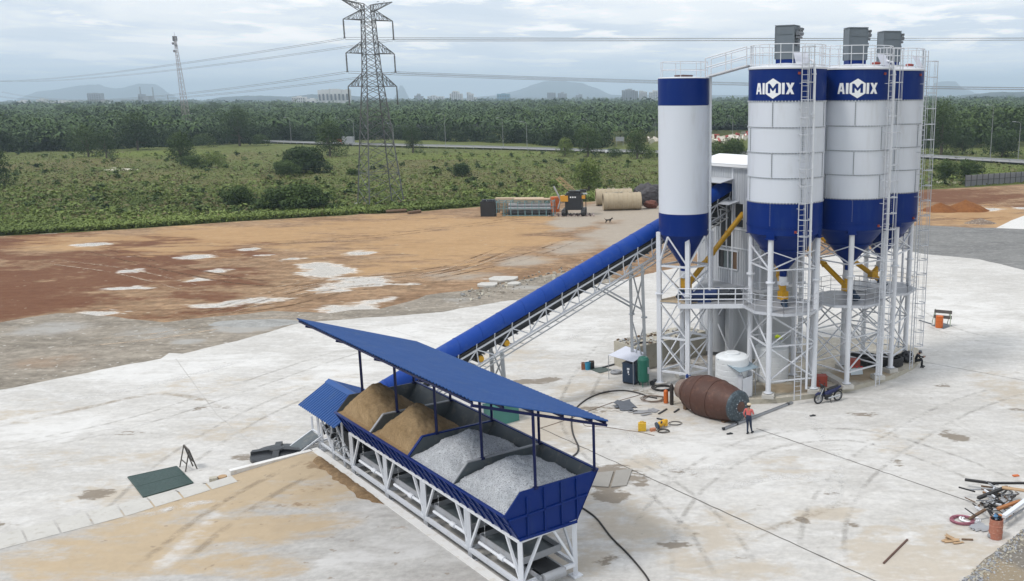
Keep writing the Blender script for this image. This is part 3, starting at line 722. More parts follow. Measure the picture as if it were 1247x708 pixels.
    # small red lamps/caps on the shell
    for za in (10.35, 19.25):
        a = ladang-.12; q = C+V(((RS+.05)*math.cos(a), (RS+.05)*math.sin(a), za)); mb = MB(); mb.box(q, (.08, .13, .13), rz=a); mb.build('level_indicator', RED, t)
    # dust filter
    fc = C+V((-.05, 0, 0)); Mf = Matrix.Rotation(filt_rz, 3, 'Z'); W2, D2 = 1.12, 1.0
    mb = MB(); mb.box(fc+V((0, 0, 19.95)), (W2*.94, D2*.94, .24), rz=filt_rz); mb.build('filter_base', BLUE, t)
    mb = MB(); mb.box(fc+V((0, 0, 20.98)), (W2, D2, 1.82), rz=filt_rz); f_ = None
    mb.box(fc+V((0, 0, 21.93)), (W2+.06, D2+.06, .05), rz=filt_rz)
    for s_ in (-1, 1):
        mb.box(fc+Mf @ V((s_*(W2/2), -D2/2, 1))*1+V((0, 0, 19.98)), (.05, .05, 1.8), rz=filt_rz)
        mb.box(fc+Mf @ V((s_*(W2/2), D2/2, 1))*1+V((0, 0, 19.98)), (.05, .05, 1.8), rz=filt_rz)
    for zz_ in (20.45, 21.45): mb.box(fc+Mf @ V((-W2*.0, -D2/2-.012, 0))+V((0, 0, zz_)), (W2*.8, .02, .03), rz=filt_rz)
    f_ = mb.build('dust_filter', FILT, t)
    mb = MB()   # air tank and valves on the right flank
    for dz, r_, dd in ((21.50, .13, .16), (21.28, .075, .14)):
        a_ = fc+Mf @ V((W2/2+dd, -.42, 0))+V((0, 0, dz)); b_ = fc+Mf @ V((W2/2+dd, .42, 0))+V((0, 0, dz)); mb.tube(a_, b_, r_, 10)
    for k in range(4):
        q = fc+Mf @ V((W2/2+.24, -.33+k*.22, 0))+V((0, 0, 21.68)); mb.tube(q, q+V((0, 0, .13)), .07, 8)
        mb.tube(fc+Mf @ V((W2/2+.2, -.33+k*.22, 0))+V((0, 0, 21.5)), q, .03, 5)
    mb.box(fc+Mf @ V((W2/2+.1, -.1, 0))+V((0, 0, 20.95)), (.16, .3, .26), rz=filt_rz)
    mb.build('pulse_valves', mat('valve_grey', (.16, .17, .19), .35, .3, 6, metal=.4), f_)
    mb = MB(); a = logo_ang+1.1; q = C+V((1.3*math.cos(a), 1.3*math.sin(a), 19.78)); mb.lathe(q, [(.24, 0), (.26, .14), (.05, .18), (0, .18)], 16); mb.build('relief_valve', mat('relief_red', (.32, .045, .03), .5), t)
    if logo_ang is not None and seam0 is not None and legF:
        cyl_letters(C, RS, logo_ang, 18.42).build('logo', WHITEP, t)
    # discharge: gate, yellow screw conveyor, motor
    mb = MB(); q = C+V((0, 0, 7.3))
    mb.tube(q+V((0, 0, .05)), q-V((0, 0, .28)), .26, 14); mb.box(q-V((0, 0, .38)), (.5, .5, .2), rz=.4); mb.build('slide_gate', WHITE, t)
    a, b = V(screw[0]), V(screw[1])
    mb = MB(); d = (b-a).normalized(); mb.tube(a-d*.5, b, .165, 14); mb.tube(a+(b-a)*.4-d*.05, a+(b-a)*.4+d*.05, .21, 14); mb.tube(a+(b-a)*.8-d*.05, a+(b-a)*.8+d*.05, .21, 14)
    mb.path([C+V((0, 0, 6.95)), a+V((0, 0, .1))], .2, 12); mb.box(a+V((0, 0, .02)), (.48, .48, .5), rz=.5)
    sc_ = mb.build('screw_conveyor', YELL, t)
    mb = MB(); mb.tube(a-d*.55, a-d*1.15, .17, 12); mb.tube(a-d*.5, a-d*.62, .24, 12); mb.box(a-d*.85-V((0, 0, .22)), (.3, .3, .16)); mb.build('motor', NAVY, sc_)
    return t, C, lp

def angs(a): return [rad(a), rad(a+90), rad(a+180), rad(a+270)]
S2 = V((7.1, 55.15, 0)); S3 = V((11.42, 57.2, 0)); S4 = V((14.2, 60.55, 0))
big_silo(S2, True, angs(-118), 'leftmost of the three large silos, with white lettering and hexagon logo', rad(-74), rad(-60), rad(-118), 6.4, rad(-26), (S2+V((.05, .3, 6.1)), V((6.9, 58.6, 8.6))), rad(-118))
big_silo(S3, True, angs(-97), 'middle large silo of three, with white lettering and hexagon logo', rad(-46), rad(-36), rad(-97), 2.6, rad(8), (S3+V((-.1, -.3, 6.3)), V((8.4, 60.9, 9.2))), rad(-99))
big_silo(S4, False, angs(-77), 'rightmost large silo, with a plain blue top band without lettering', rad(-38), rad(40), rad(-88), 2.0, rad(10), (S4+V((-.5, -.2, 6.4)), V((10.1, 62.2, 9.0))), rad(-88))

# ---- small silo
C1 = V((1.13, 57.2, 0)); R1 = 1.55
t = thing('cement_silo', 'slim smooth silo with blue top and bottom bands, standing alone left of the lettered silos', 'silo', (C1.x, C1.y, 0))
n = 64
mb = MB(); mb.lathe(C1, [(R1, 11.04), (R1, 17.49)], n); mb.build('shell', SILO_W, t)
mb = MB(); mb.lathe(C1, [(R1+.004, 17.49), (R1+.004, 19.08)], n); mb.build('top_band', BLUE, t)
mb = MB(); mb.lathe(C1, [(R1+.004, 9.72), (R1+.004, 11.04)], n); mb.build('lower_band', BLUE, t)
mb = MB(); mb.lathe(C1, [(R1, 9.72), (R1*.95, 9.6), (.2, 7.65), (.2, 7.3)], n); mb.build('cone', BLUE, t)
mb = MB(); mb.lathe(C1, [(R1+.015, 19.06), (R1+.015, 19.10), (R1-.02, 19.12), (.7, 19.16), (0, 19.17)], n); mb.build('roof', WHITE, t)
mb = MB(); mb.lathe(C1+V((0, .1, 0)), [(.52, 19.15), (.56, 19.2), (.56, 19.27), (0, 19.3)], 24); mb.build('hatch', mat('hatch_brown', (.10, .05, .045), .5), t)
leg1 = [G(803.5, 465, .22), G(837.5, 469.5, .22), G(864.6, 463.5, .22), G(831, 456, .22)]
for p in leg1:
    p = p.copy(); p.z = 0
    mb = MB(); mb.beam(p+V((0, 0, .2)), p+V((0, 0, 9.85)), .27, .27, up=(.3, 1, 0)); mb.box(p+V((0, 0, 5.98)), (.5, .5, .05)); mb.box(p+V((0, 0, .21)), (.46, .46, .04)); mb.build('leg', WHITE, t)
    mb = MB(); mb.box(p+V((0, 0, .1)), (.7, .7, .2), rz=.5); mb.build('footing', CONC, t)
mb = MB(); L1 = [V((p.x, p.y, 0)) for p in leg1]
for i in range(4):
    p, q = L1[i], L1[(i+1) % 4]
    for z in (.95, 3.15, 5.45, 7.75): mb.beam(p+V((0, 0, z)), q+V((0, 0, z)), .12, .12)
    for za, zb in ((.95, 3.15), (3.15, 5.45), (5.75, 7.6)):
        d = (q-p).normalized().cross(V((0, 0, 1)))*.05
        mb.beam(p+V((0, 0, za)), q+V((0, 0, zb)), .08, .06); mb.beam(p+V((0, 0, zb))+d, q+V((0, 0, za))+d, .08, .06)
    mid = C1+((p+q)/2-C1).normalized()*(R1+.02)
    for e in (p, q): mb.beam(e+V((0, 0, 7.8)), mid+V((0, 0, 9.65)), .11, .09)
mb.build('bracing', WHITE, t)
mb = MB(); mb.prism([(p.x+(p.x-C1.x)*.12, p.y+(p.y-C1.y)*.12) for p in L1], 5.50, 5.55); mb.build('deck', PLY, t)
mb = MB(); out = V((.93, -.36, 0)).normalized(); p = C1+out*(R1+.15); mb.tube(p+V((0, 0, .3)), p+V((0, 0, 19.3)), .085, 10)
z = 10
while z < 19: mb.tube(p+V((0, 0, z-.04)), p+V((0, 0, z+.04)), .11, 10); mb.beam(p, p, .01); mb.beam(p+V((0, 0, z)), p-out*.16+V((0, 0, z)), .05); z += 1.5
mb.build('fill_pipe', WHITE, t)
mb = MB(); pts = ring_pts(C1, R1-.1, 19.1, rad(-150), rad(160), 12); railing(mb, pts, .92, (1.0, .5), .022, post=2); mb.build('guard_rail', WHITE, t)
mb = MB(); a = C1+V((0, 0, 7.0)); mb.tube(a+V((0, 0, .35)), a-V((0, 0, .1)), .24, 12); mb.build('slide_gate', WHITE, t)
mb = MB(); s0 = C1+V((.15, .1, 6.3)); s1 = P(16.1, 28.1, 10.35); d = (s1-s0).normalized()
mb.tube(s0-d*.4, s1, .17, 14); mb.box(s0+V((0, 0, .1)), (.5, .5, .9), rz=.7)
for f in (.3, .45, .72): mb.tube(s0+(s1-s0)*f-d*.05, s0+(s1-s0)*f+d*.05, .21, 14)
sc_ = mb.build('screw_conveyor', YELL, t)
mb = MB(); mb.tube(s0-d*.45, s0-d*1.0, .17, 12); mb.tube(s0-d*.42, s0-d*.52, .25, 12); mb.build('motor', NAVY, sc_)

# ---- link walkway between the small and the first large silo
t = thing('walkway', 'sloping white railed gangway linking the tops of the slim silo and the first large silo', 'walkway', tuple(C1+V((1.5, 0, 19.1))))
a = G(861, 92, 19.15); 
a = C1+V((1.45, -.5, 19.15)); b = S2+V((-2.2, .25, 19.75)); d = (b-a).to_2d().normalized(); nr = V((-d.y, d.x, 0))*.38
mb = MB(); mb.slab3([a+nr, a-nr, b-nr, b+nr], (0, 0, .03)); mb.beam(a-nr, b-nr, .05, .08); mb.beam(a+nr, b+nr, .05, .08); mb.build('walking_plate', WHITE, t)
for s_ in (-1, 1):
    mb = MB(); pts = [a+nr*s_, a.lerp(b, .5)+nr*s_, b+nr*s_]
    railing(mb, pts, 1.05, (1.0, .5), .035); mb.build('handrail', WHITE, t)

# ================================================================== MIXING TOWER
t = thing('mixing_tower', 'grey corrugated mixing tower with a white roof between the slim silo and the lettered silos', 'building', tuple(P(17.2, 30, 0)))
def corr(mb, L0, L1, w, z0, z1, axis='L', pitch=.22, dep=.035, holes=(), mi=0):
    """vertically ribbed cladding in the plane w=const (axis L) or L=const (axis W)"""
    n = int(abs(L1-L0)/(pitch/4)); prev = None
    prof = (0, 1, 1, 0)
    xs = []
    x = min(L0, L1); k = 0
    while x < max(L0, L1):
        xs.append((x, -dep*(1 if (k % 4) in (1, 2) else 0))); x += pitch*(.15 if k % 2 == 0 else .35); k += 1
    xs.append((max(L0, L1), 0))
    for (xa, da), (xb, db) in zip(xs, xs[1:]):
        segs = [(z0, z1)]
        for (h0, h1, hz0, hz1) in holes:
            if (xa+xb)/2 > h0 and (xa+xb)/2 < h1:
                ns = []
                for s0_, s1_ in segs:
                    if hz0 > s0_: ns.append((s0_, min(hz0, s1_)))
                    if hz1 < s1_: ns.append((max(hz1, s0_), s1_))
                segs = ns
        for s0_, s1_ in segs:
            if axis == 'L': vs = [P(xa, w+da, s0_), P(xb, w+db, s0_), P(xb, w+db, s1_), P(xa, w+da, s1_)]
            else: vs = [P(w+da, xa, s0_), P(w+db, xb, s0_), P(w+db, xb, s1_), P(w+da, xa, s1_)]
            mb.add(vs, [(0, 1, 2, 3)], mi)
HO = [(17.0, 19.4, 11.35, 12.30), (16.95, 20.0, 9.3, 11.35), (15.9, 16.7, 9.45, 11.0), (16.95, 18.1, 7.9, 9.3), (16.35, 18.25, 6.5, 7.75)]
mb = MB(); corr(mb, 14.3, 20.3, 28, 5.45, 13.55, holes=HO); mb.build('front_cladding', CLAD, t)
mb = MB(); corr(mb, 28, 32.4, 14.3, 5.45, 13.55, axis='W'); mb.build('side_cladding', CLAD, t)
mb = MB(); corr(mb, 28, 32.4, 20.3, 5.45, 13.55, axis='W'); mb.build('side_cladding', CLAD, t)
mb = MB(); corr(mb, 14.3, 20.3, 32.4, 5.45, 13.55); mb.build('rear_cladding', CLAD, t)
mb = MB(); mb.lbox(14.34, 20.26, 29.3, 32.3, 5.5, 13.3); mb.build('inner_room', mat('dim_interior', (.07, .075, .08), .8), t)
mb = MB()
for s_ in ((27.7, 13.58, 30.2, 14.02), (32.7, 13.58, 30.2, 14.02)):
    mb.slab3([P(14.1, s_[0], s_[1]), P(20.5, s_[0], s_[1]), P(20.5, s_[2], s_[3]), P(14.1, s_[2], s_[3])], (0, 0, .05))
for w0, zz_ in ((27.72, 13.5),): mb.lbox(14.1, 20.5, w0-.02, w0+.03, 13.42, 13.60)
mb.build('roof', ROOFW, t)
mb = MB()
for L0 in (14.32, 16.9, 20.28): mb.lbox(L0-.05, L0+.05, 27.92, 28.02, 5.45, 13.5)
for z_ in (13.3, 9.25): mb.lbox(14.3, 16.9, 27.93, 27.99, z_, z_+.09)
mb.lbox(14.3, 18.4, 27.93, 27.985, 7.95, 8.03)
mb.build('corner_trim', WHITE, t)
mb = MB(); mb.slab3([P(16.8, 27.95, 12.62), P(19.6, 27.95, 12.62), P(19.6, 26.7, 12.40), P(16.8, 26.7, 12.40)], (0, 0, .04)); mb.build('canopy', CLAD, t)
mb = MB(); mb.slab3([P(16.3, 27.95, 11.15), P(18.4, 27.95, 11.15), P(18.4, 27.0, 10.98), P(16.3, 27.0, 10.98)], (0, 0, .04)); mb.build('canopy', CLAD, t)
# windows
mb = MB()
for (l0, l1, z0_, z1_) in ((16.35, 18.25, 6.5, 7.75),):
    for a_, b_ in ((l0, l0+.06), (l1-.06, l1), ((l0+l1)/2-.04, (l0+l1)/2+.04)): mb.lbox(a_, b_, 27.9, 28.0, z0_, z1_)
    mb.lbox(l0, l1, 27.9, 28.0, z0_-.05, z0_+.03); mb.lbox(l0, l1, 27.9, 28.0, z1_-.03, z1_+.05)
fr = mb.build('window', WHITE, t)
mb = MB(); mb.lbox(16.95, 17.75, 27.98, 28.0, 6.54, 7.72); mb.build('pane', GLASS, fr)
mb = MB(); mb.lbox(17.8, 18.2, 27.97, 27.99, 6.54, 7.72); mb.build('shutter', BLACKP, fr)
mb = MB(); mb.lbox(16.4, 16.9, 27.97, 27.99, 6.54, 7.72); mb.build('shutter', WOODD, fr)
mb = MB(); mb.lbox(15.85, 16.75, 27.93, 28.0, 9.95, 10.05); mb.lbox(15.85, 15.92, 27.93, 28.0, 9.4, 11.0); mb.lbox(16.68, 16.75, 27.93, 28.0, 9.4, 11.0)
fr = mb.build('window', WHITE, t)
mb = MB(); mb.lbox(17.45, 17.55, 27.95, 28.0, 7.9, 10.9); mb.lbox(16.95, 17.02, 27.95, 28.0, 7.9, 10.9); mb.lbox(18.05, 18.12, 27.95, 28.0, 7.9, 10.9); mb.build('door_frame', WHITE, t)
# structure under the tower
mb = MB()
for L0 in (14.4, 17.2, 20.2):
    for w in (28.2, 32.2): mb.beam(P(L0, w, 0), P(L0, w, 5.4), .28)
for w in (28.2, 32.2):
    for a_, b_ in ((14.4, 17.2), (17.2, 20.2)):
        mb.beam(P(a_, w, .4), P(b_, w, 4.9), .08); mb.beam(P(b_, w+.05, .4), P(a_, w+.05, 4.9), .08)
mb.lbox(14.2, 20.4, 27.9, 32.5, 5.25, 5.44)
mb.build('support_frame', WHITE, t)
mb = MB(); mb.lbox(14.9, 18.3, 28.7, 31.9, .1, 5.2); mb.build('lower_panels', mat('lower_grey_panel', (.50, .52, .54), .6, .08, .5), t)  # plain grey panels set back below the deck, one even colour
mb = MB(); mb.lathe(P(19.2, 28.6, 0), [(.85, .3), (.85, 5.2)], 24); mb.build('mixer_column', CLAD, t)
# service deck with railing in front
mb = MB(); a_ = G(826, 373, 5.45); b_ = G(915, 372.5, 5.45)
dkp = [a_, b_, P(15.2, 27.85, 5.45), P(19.6, 27.85, 5.45)]
mb.slab3(dkp, (0, 0, .05)); mb.build('service_deck', STEEL, t)
mb = MB(); mb.beam(a_-V((0, 0, .02)), b_-V((0, 0, .02)), .12, .26); mb.beam(dkp[0], dkp[3], .1, .2); mb.beam(dkp[1], dkp[2], .1, .2)
k = [a_.lerp(b_, f)+V((0, 0, .08)) for f in (0, .17, .35, .55, .78, 1.0)]
railing(mb, k, 1.0, (1.0, .66, .33), .04); mb.build('deck_railing', WHITE, t)
mb = MB(); q = a_.lerp(b_, .3)+V((.1, 1.0, .5)); mb.tube(q-V((.8, .2, 0)), q+V((.9, .3, 0)), .32, 14); mb.tube(q+V((.9, .3, 0)), q+V((1.15, .4, 0)), .38, 14); mb.tube(q-V((.8, .2, 0)), q-V((1.2, .3, 0)), .22, 12); mb.box(q-V((0, 0, .36)), (1.2, .5, .2))
mb.build('drive_motor', mat('motor_blue', (.01, .03, .12), .4), t)
mb = MB()
for f, r_ in ((.62, .3), (.8, .28), (.5, .2)):
    q = a_.lerp(b_, f)+V((0, 1.2, .45)); mb.tube(q-V((.35, .1, 0)), q+V((.35, .1, 0)), r_, 12); mb.box(q+V((0, .2, .2)), (.7, .3, .3), rz=f)
mb.path([a_.lerp(b_, .55)+V((0, .7, .5)), a_.lerp(b_, .7)+V((0, .6, .75)), a_.lerp(b_, .85)+V((0, .7, .4))], .05, 6)
mb.build('pump_set', mat('pump_dark', (.03, .035, .045), .5), t)
# ================================================================== INCLINED CONVEYOR
SL = .356
def ct(w): return 3.43+SL*(w-2.9)          # hood ridge height
LC = 18.0
t = thing('belt_conveyor', 'long inclined belt conveyor with blue hood climbing from the batcher to the mixing tower', 'conveyor', tuple(P(18, 1, 0)))
mb = MB(); n = 20; w0, w1 = .4, 28.6; ks = 40
rows = []
for i in range(ks+1):
    w = w0+(w1-w0)*i/ks; row = []
    for j in range(n+1):
        a = math.pi*j/n; row.append(P(LC-.62*math.cos(a), w, ct(w)-.74+.74*math.sin(a)))
    rows.append(row)
vs = [p for r in rows for p in r]; fs = []
for i in range(ks):
    for j in range(n): fs.append((i*(n+1)+j, i*(n+1)+j+1, (i+1)*(n+1)+j+1, (i+1)*(n+1)+j))
mb.add(vs, fs, 0, True)
for i in range(0, ks+1, 2):
    w = w0+(w1-w0)*i/ks
    for j in range(n):
        a, b = math.pi*j/n, math.pi*(j+1)/n
        mb.beam(P(LC-.625*math.cos(a), w, ct(w)-.74+.743*math.sin(a)), P(LC-.625*math.cos(b), w, ct(w)-.74+.743*math.sin(b)), .008, .03)
mb.build('hood', HOODB, t)
mb = MB()
for dz, hw in ((-.98, .42), (-1.55, .42)):
    mb.slab3([P(LC-hw, .4, ct(.4)+dz), P(LC+hw, .4, ct(.4)+dz), P(LC+hw, 28.6, ct(28.6)+dz), P(LC-hw, 28.6, ct(28.6)+dz)], (0, 0, .03))
for s_ in (-1, 1): mb.slab3([P(LC+s_*.45, 0, ct(0)-1.22), P(LC+s_*.45, 28.6, ct(28.6)-1.22), P(LC+s_*.6, 28.6, ct(28.6)-.84), P(LC+s_*.6, 0, ct(0)-.84)], (0, 0, .02))
mb.build('belt', BELT, t)
mb = MB(); w = 0.2
while w < 28.4:
    mb.tube(P(LC-.42, w, ct(w)-1.64), P(LC+.42, w, ct(w)-1.64), .06, 8); mb.tube(P(LC-.5, w, ct(w)-1.06), P(LC+.5, w, ct(w)-1.06), .055, 8); w += 1.1
mb.build('idler_rollers', STEEL, t)
# box truss
mb = MB(); nb = 24; wa, wb = .3, 28.2
for s_ in (-.55, .55):
    for dz in (-1.08, -2.0): mb.beam(P(LC+s_, wa, ct(wa)+dz), P(LC+s_, wb, ct(wb)+dz), .085, .085)
    for i in range(nb+1):
        w = wa+(wb-wa)*i/nb
        mb.beam(P(LC+s_, w, ct(w)-1.08), P(LC+s_, w+.12, ct(w)-2.0), .065 if i % 4 else .11, .06)
        if i < nb:
            w2 = wa+(wb-wa)*(i+.5)/nb; w3 = wa+(wb-wa)*(i+1)/nb
            if i % 2: mb.beam(P(LC+s_, w, ct(w)-1.08), P(LC+s_, w3, ct(w3)-2.0), .06, .06)
            else: mb.beam(P(LC+s_, w, ct(w)-2.0), P(LC+s_, w3, ct(w3)-1.08), .06, .06)
        mb.beam(P(LC+s_, w, ct(w)-1.08), P(LC+s_*1.12, w, ct(w)-.72), .05, .05)
for i in range(nb+1):
    w = wa+(wb-wa)*i/nb
    for dz in (-1.08, -2.0): mb.beam(P(LC-.55, w, ct(w)+dz), P(LC+.55, w, ct(w)+dz), .05)
mb.build('truss', WHITE, t)
# side walkway frame
mb = MB(); wl = LC-1.12
for l_ in (LC-.62, wl): mb.beam(P(l_, 5, ct(5)-2.12), P(l_, 27.5, ct(27.5)-2.12), .05, .07)
w = 5
while w < 27.5: mb.beam(P(LC-.62, w, ct(w)-2.12), P(wl, w, ct(w)-2.12), .035); w += .62
mb.build('walkway', GALV, t)
# supports
def support(w, yellow=False):
    mb = MB()
    for s_ in (-.6, .6):
        b_ = P(LC+s_*1.1, w+.15, 0); tp = P(LC+s_, w, ct(w)-2.05); mb.beam(b_, tp, .2, .2); mb.box(b_+V((0, 0, .03)), (.5, .5, .06)); 
        mb.tube(P(LC+s_*1.05, w+.1, (ct(w)-2)*.55), P(LC+s_*1.05, w+.1, (ct(w)-2)*.55+.08), .2, 8)
    h = ct(w)-2.1
    mb.beam(P(LC-.65, w+.1, h*.12), P(LC+.65, w+.1, h*.52), .07); mb.beam(P(LC+.65, w+.15, h*.12), P(LC-.65, w+.15, h*.52), .07)
    mb.beam(P(LC-.62, w+.1, h*.55), P(LC+.62, w+.1, h*.96), .07); mb.beam(P(LC+.62, w+.15, h*.55), P(LC-.62, w+.15, h*.96), .07)
    if h > 5:
        for s_ in (-.6, .6): mb.beam(P(LC+s_*1.05, w+.1, h*.62), P(LC+s_, w-3.0, ct(w-3.0)-2.05), .10)
    mb.build('support_leg', GALV, t)
support(10.0); support(20.4); 
mb = MB()       # counterweight box and yellow pulley block under the truss
mb.lbox(17.65, 18.35, 9.0, 9.8, 1.2, 2.1); mb.lbox(17.7, 18.3, 9.05, 9.75, .15, 1.1)
cw = mb.build('counterweight', WHITE, t)
for w, zb_ in ((8.7, ct(8.7)-1.75), (10.4, ct(10.4)-1.75), (9.5, 2.35)):
    for l_ in (17.42, 18.38): mb = MB(); mb.tube(P(l_, w, zb_), P(l_+.2, w, zb_), .17, 12); mb.build('bearing_block', YELL, t)
for w, z_ in ((8.7, ct(8.7)-1.75), (10.4, ct(10.4)-1.75), (9.5, 2.35), (.4, ct(.4)-1.25)):
    mb = MB(); mb.tube(P(17.64, w, z_), P(18.36, w, z_), .26, 14); mb.build('pulley', BELT, t)
mb = MB()       # tail: feed chute and frame near the ground
mb.slab3([P(17.3, .5, 1.2), P(18.7, .5, 1.2), P(18.6, 1.8, 1.7), P(17.4, 1.8, 1.7)], (0, 0, .4)); mb.build('feed_chute', GREYP, t)
mb = MB()
for l_ in (17.35, 18.65):
    l_ += 1.9; mb.beam(P(l_, -1.3, .12), P(l_, 1.5, .12), .1); mb.beam(P(l_, -1.3, .1), P(l_, .2, .85), .07); mb.beam(P(l_, .2, .0), P(l_, .2, 1.6), .08)
mb.beam(P(19.25, -1.3, .1), P(20.55, -1.3, .1), .1); mb.beam(P(19.25, .2, .85), P(20.55, .2, .85), .08)
mb.build('tail_frame', WHITE, t)
mb = MB(); mb.slab3([P(19.35, -1.2, .2), P(20.45, -1.2, .2), P(20.45, .1, .82), P(19.35, .1, .82)], (0, 0, .02)); mb.build('tail_guard', GREYP, t)

# ================================================================== AGGREGATE BATCHER
t = thing('aggregate_batcher', 'four-bin blue aggregate batcher on a white truss frame under the long blue roof', 'hopper', tuple(P(7.5, 1.2, 0)))
HL = 15.0; NB = 4
def wn(z): return .0-.58*(z-2.36)/(3.43-2.36) if z > 2.36 else 0
def wfz(z): return 2.5+1.06*(z-2.2)/(4.05-2.2)
PLT = [(0.0, 2.36), (-.58, 3.43), (.11, 4.15), (3.56, 4.05), (2.5, 2.25)]
# end plates (blue outside, grey inside) and dividers
def plate(L0, th, mi, mb):
    mb.slab3([P(L0, w, z) for w, z in PLT], LX*th, mi)
mb = MB(); plate(-.05, .05, 0, mb)
for w in (.35, 1.1, 1.85, 2.55):   # outside stiffeners
    zt = 3.9 if w < .5 else 4.08-.02*w; zb = 2.36 if w < 2.4 else 2.4
    mb.lbox(-.12, -.05, w-.03, w+.03, zb, zt-.02)
mb.lbox(-.12, -.05, -.45, 3.05, 3.17, 3.25)
mb.slab3([P(-.05, -.02, 2.30), P(-.05, 2.52, 2.22), P(-.05, 2.52, 2.32), P(-.05, -.02, 2.40)], LX*-.08)
ep = mb.build('end_plate', BLUE, t)
mb = MB(); plate(.0, .012, 0, mb); mb.build('inner_face', GREYP, ep)
mb = MB(); plate(HL, .05, 0, mb); mb.build('end_plate', BLUE, t)
mb = MB(); plate(HL-.013, .012, 0, mb); mb.build('inner_face', GREYP, t)
BL = [0, 3.75, 7.5, 11.25, 15.0]
for L0 in BL[1:4]:
    mb = MB(); plate(L0-.03, .06, 0, mb)
    d_ = mb.build('divider', GREYP, t)
    mb = MB()
    tri = [(-.58, 3.43), (.11, 4.15), (3.56, 4.05)]
    for (a, b) in zip(tri, tri[1:]): mb.beam(P(L0, *a), P(L0, *b), .13, .05)
    mb.build('divider_cap', STEEL if L0 != 7.5 else BLUE, d_)
mb = MB(); mb.slab3([P(0, 0, 2.36), P(HL, 0, 2.36), P(HL, -.58, 3.43), P(0, -.58, 3.43)], WX*.02)
mb.build('near_side_lining', GREYP, t)
mb = MB(); mb.slab3([P(-.05, -.012, 2.34), P(HL+.05, -.012, 2.34), P(HL+.05, -.60, 3.44), P(-.05, -.60, 3.44)], WX*-.03)
mb.beam(P(-.06, -.62, 3.44), P(HL+.05, -.62, 3.44), .10, .07)
mb.slab3([P(-.05, -.33, 2.93), P(HL+.05, -.33, 2.93), P(HL+.05, -.36, 2.99), P(-.05, -.36, 2.99)], WX*-.06)
l_ = .35
while l_ < HL:
    mb.slab3([P(l_, -.05, 2.38), P(l_+.06, -.05, 2.38), P(l_+.06, -.63, 3.42), P(l_, -.63, 3.42)], WX*-.07); l_ += .625
mb.build('near_side_wall', BLUE, t)
mb = MB(); mb.slab3([P(0, 2.5, 2.25), P(HL, 2.5, 2.25), P(HL, 3.56, 4.05), P(0, 3.56, 4.05)], WX*.03); mb.build('far_side_lining', GREYP, t)
mb = MB(); mb.slab3([P(-.05, 2.54, 2.25), P(HL, 2.54, 2.25), P(HL, 3.6, 4.05), P(-.05, 3.6, 4.05)], WX*.02); mb.beam(P(-.05, 3.58, 4.06), P(HL+.05, 3.58, 4.06), .10, .05); mb.build('far_side_wall', BLUE, t)
# truss frame
mb = MB()
for w in (.04, 2.46):
    mb.beam(P(-.05, w, 2.26), P(HL+.05, w, 2.26), .15, .16); mb.beam(P(-.05, w, .5), P(HL+.05, w, .5), .14, .15)
    for k in range(4):
        a, b = BL[k], BL[k+1]; m = (a+b)/2
        mb.beam(P(a, w, .5), P(a, w, 2.26), .17); 
        mb.beam(P(a, w, .55), P(a+.95, w, 2.2), .09); mb.beam(P(b, w, .55), P(b-.95, w, 2.2), .09)
        mb.beam(P(a+.28, w, .5), P(a+.28, w, 2.26), .07) if k in (1, 2) else None
    mb.beam(P(HL, w, .5), P(HL, w, 2.26), .17)
for k, l_ in enumerate(BL):
    for z in (.5, 2.26): mb.beam(P(l_, 0, z), P(l_, 2.5, z), .14)
mb.beam(P(0, .1, .6), P(0, .95, 2.2), .09); mb.beam(P(0, 2.4, .6), P(0, 1.5, 2.2), .09)
mb.build('frame', WHITE, t)
for l_ in BL:
    for w in (.04, 2.46):
        mb = MB(); mb.beam(P(l_, w, .02), P(l_, w, .5), .16); mb.box(P(l_, w, .03), (.42, .42, .06), rz=A0); mb.build('leg', WHITE, t)
# weigh hoppers and trays under each bin, running belt
for k in range(4):
    a, b = BL[k]+.35, BL[k+1]-.35; m = (a+b)/2
    mb = MB()
    tp = [P(a, .25, 2.2), P(b, .25, 2.2), P(b, 2.25, 2.2), P(a, 2.25, 2.2)]; bt = [P(m-.5, .9, 1.55), P(m+.5, .9, 1.55), P(m+.5, 1.6, 1.55), P(m-.5, 1.6, 1.55)]
    mb.add(tp+bt, [(0, 1, 5, 4), (1, 2, 6, 5), (2, 3, 7, 6), (3, 0, 4, 7), (4, 5, 6, 7)]); mb.build('discharge_cone', GREYP, t)
    mb = MB()
    a2, b2 = a+.1, b-.1
    for (x0, x1, y0, y1) in ((a2, b2, .22, .26), (a2, b2, 2.1, 2.14), (a2, a2+.04, .22, 2.14), (b2-.04, b2, .22, 2.14)): mb.lbox(x0, x1, y0, y1, 1.0, 1.26)
    wh = mb.build('weigh_tray', STEEL, t)
    mb = MB(); mb.lbox(a2+.05, b2-.05, .28, 2.08, 1.02, 1.06); mb.build('tray_bed', GREYP, wh)
    mb = MB()
    for s_ in (a2+.5, b2-.5):
        for q in range(6): mb.tube(P(s_, .2, 1.3+.14*q), P(s_, .2, 1.4+.14*q), .025 if q % 2 else .012, 6)
        mb.tube(P(s_, .2, 2.1), P(s_, .2, 2.25), .07, 8)
    mb.build('load_cell_chain', GALV, t)
    mb = MB(); mb.tube(P(a2+.1, .16, .95), P(b2-.1, .16, .95), .07, 8); mb.tube(P(a2+.9, .16, .95), P(a2+1.25, .16, .95), .11, 10); mb.build('air_cylinder', WHITE, t)
mb = MB(); mb.lbox(-.2, 18.6, .85, 1.65, .70, .74); mb.lbox(-.2, 18.6, .85, 1.65, .42, .46)
mb.build('collecting_belt', BELT, t)
mb = MB()
for w in (.72, 1.78): mb.beam(P(-.3, w, .62), P(18.7, w, .62), .08, .14)
for k in range(26): mb.tube(P(-.1+k*.73, .75, .62), P(-.1+k*.73, 1.75, .62), .05, 8)
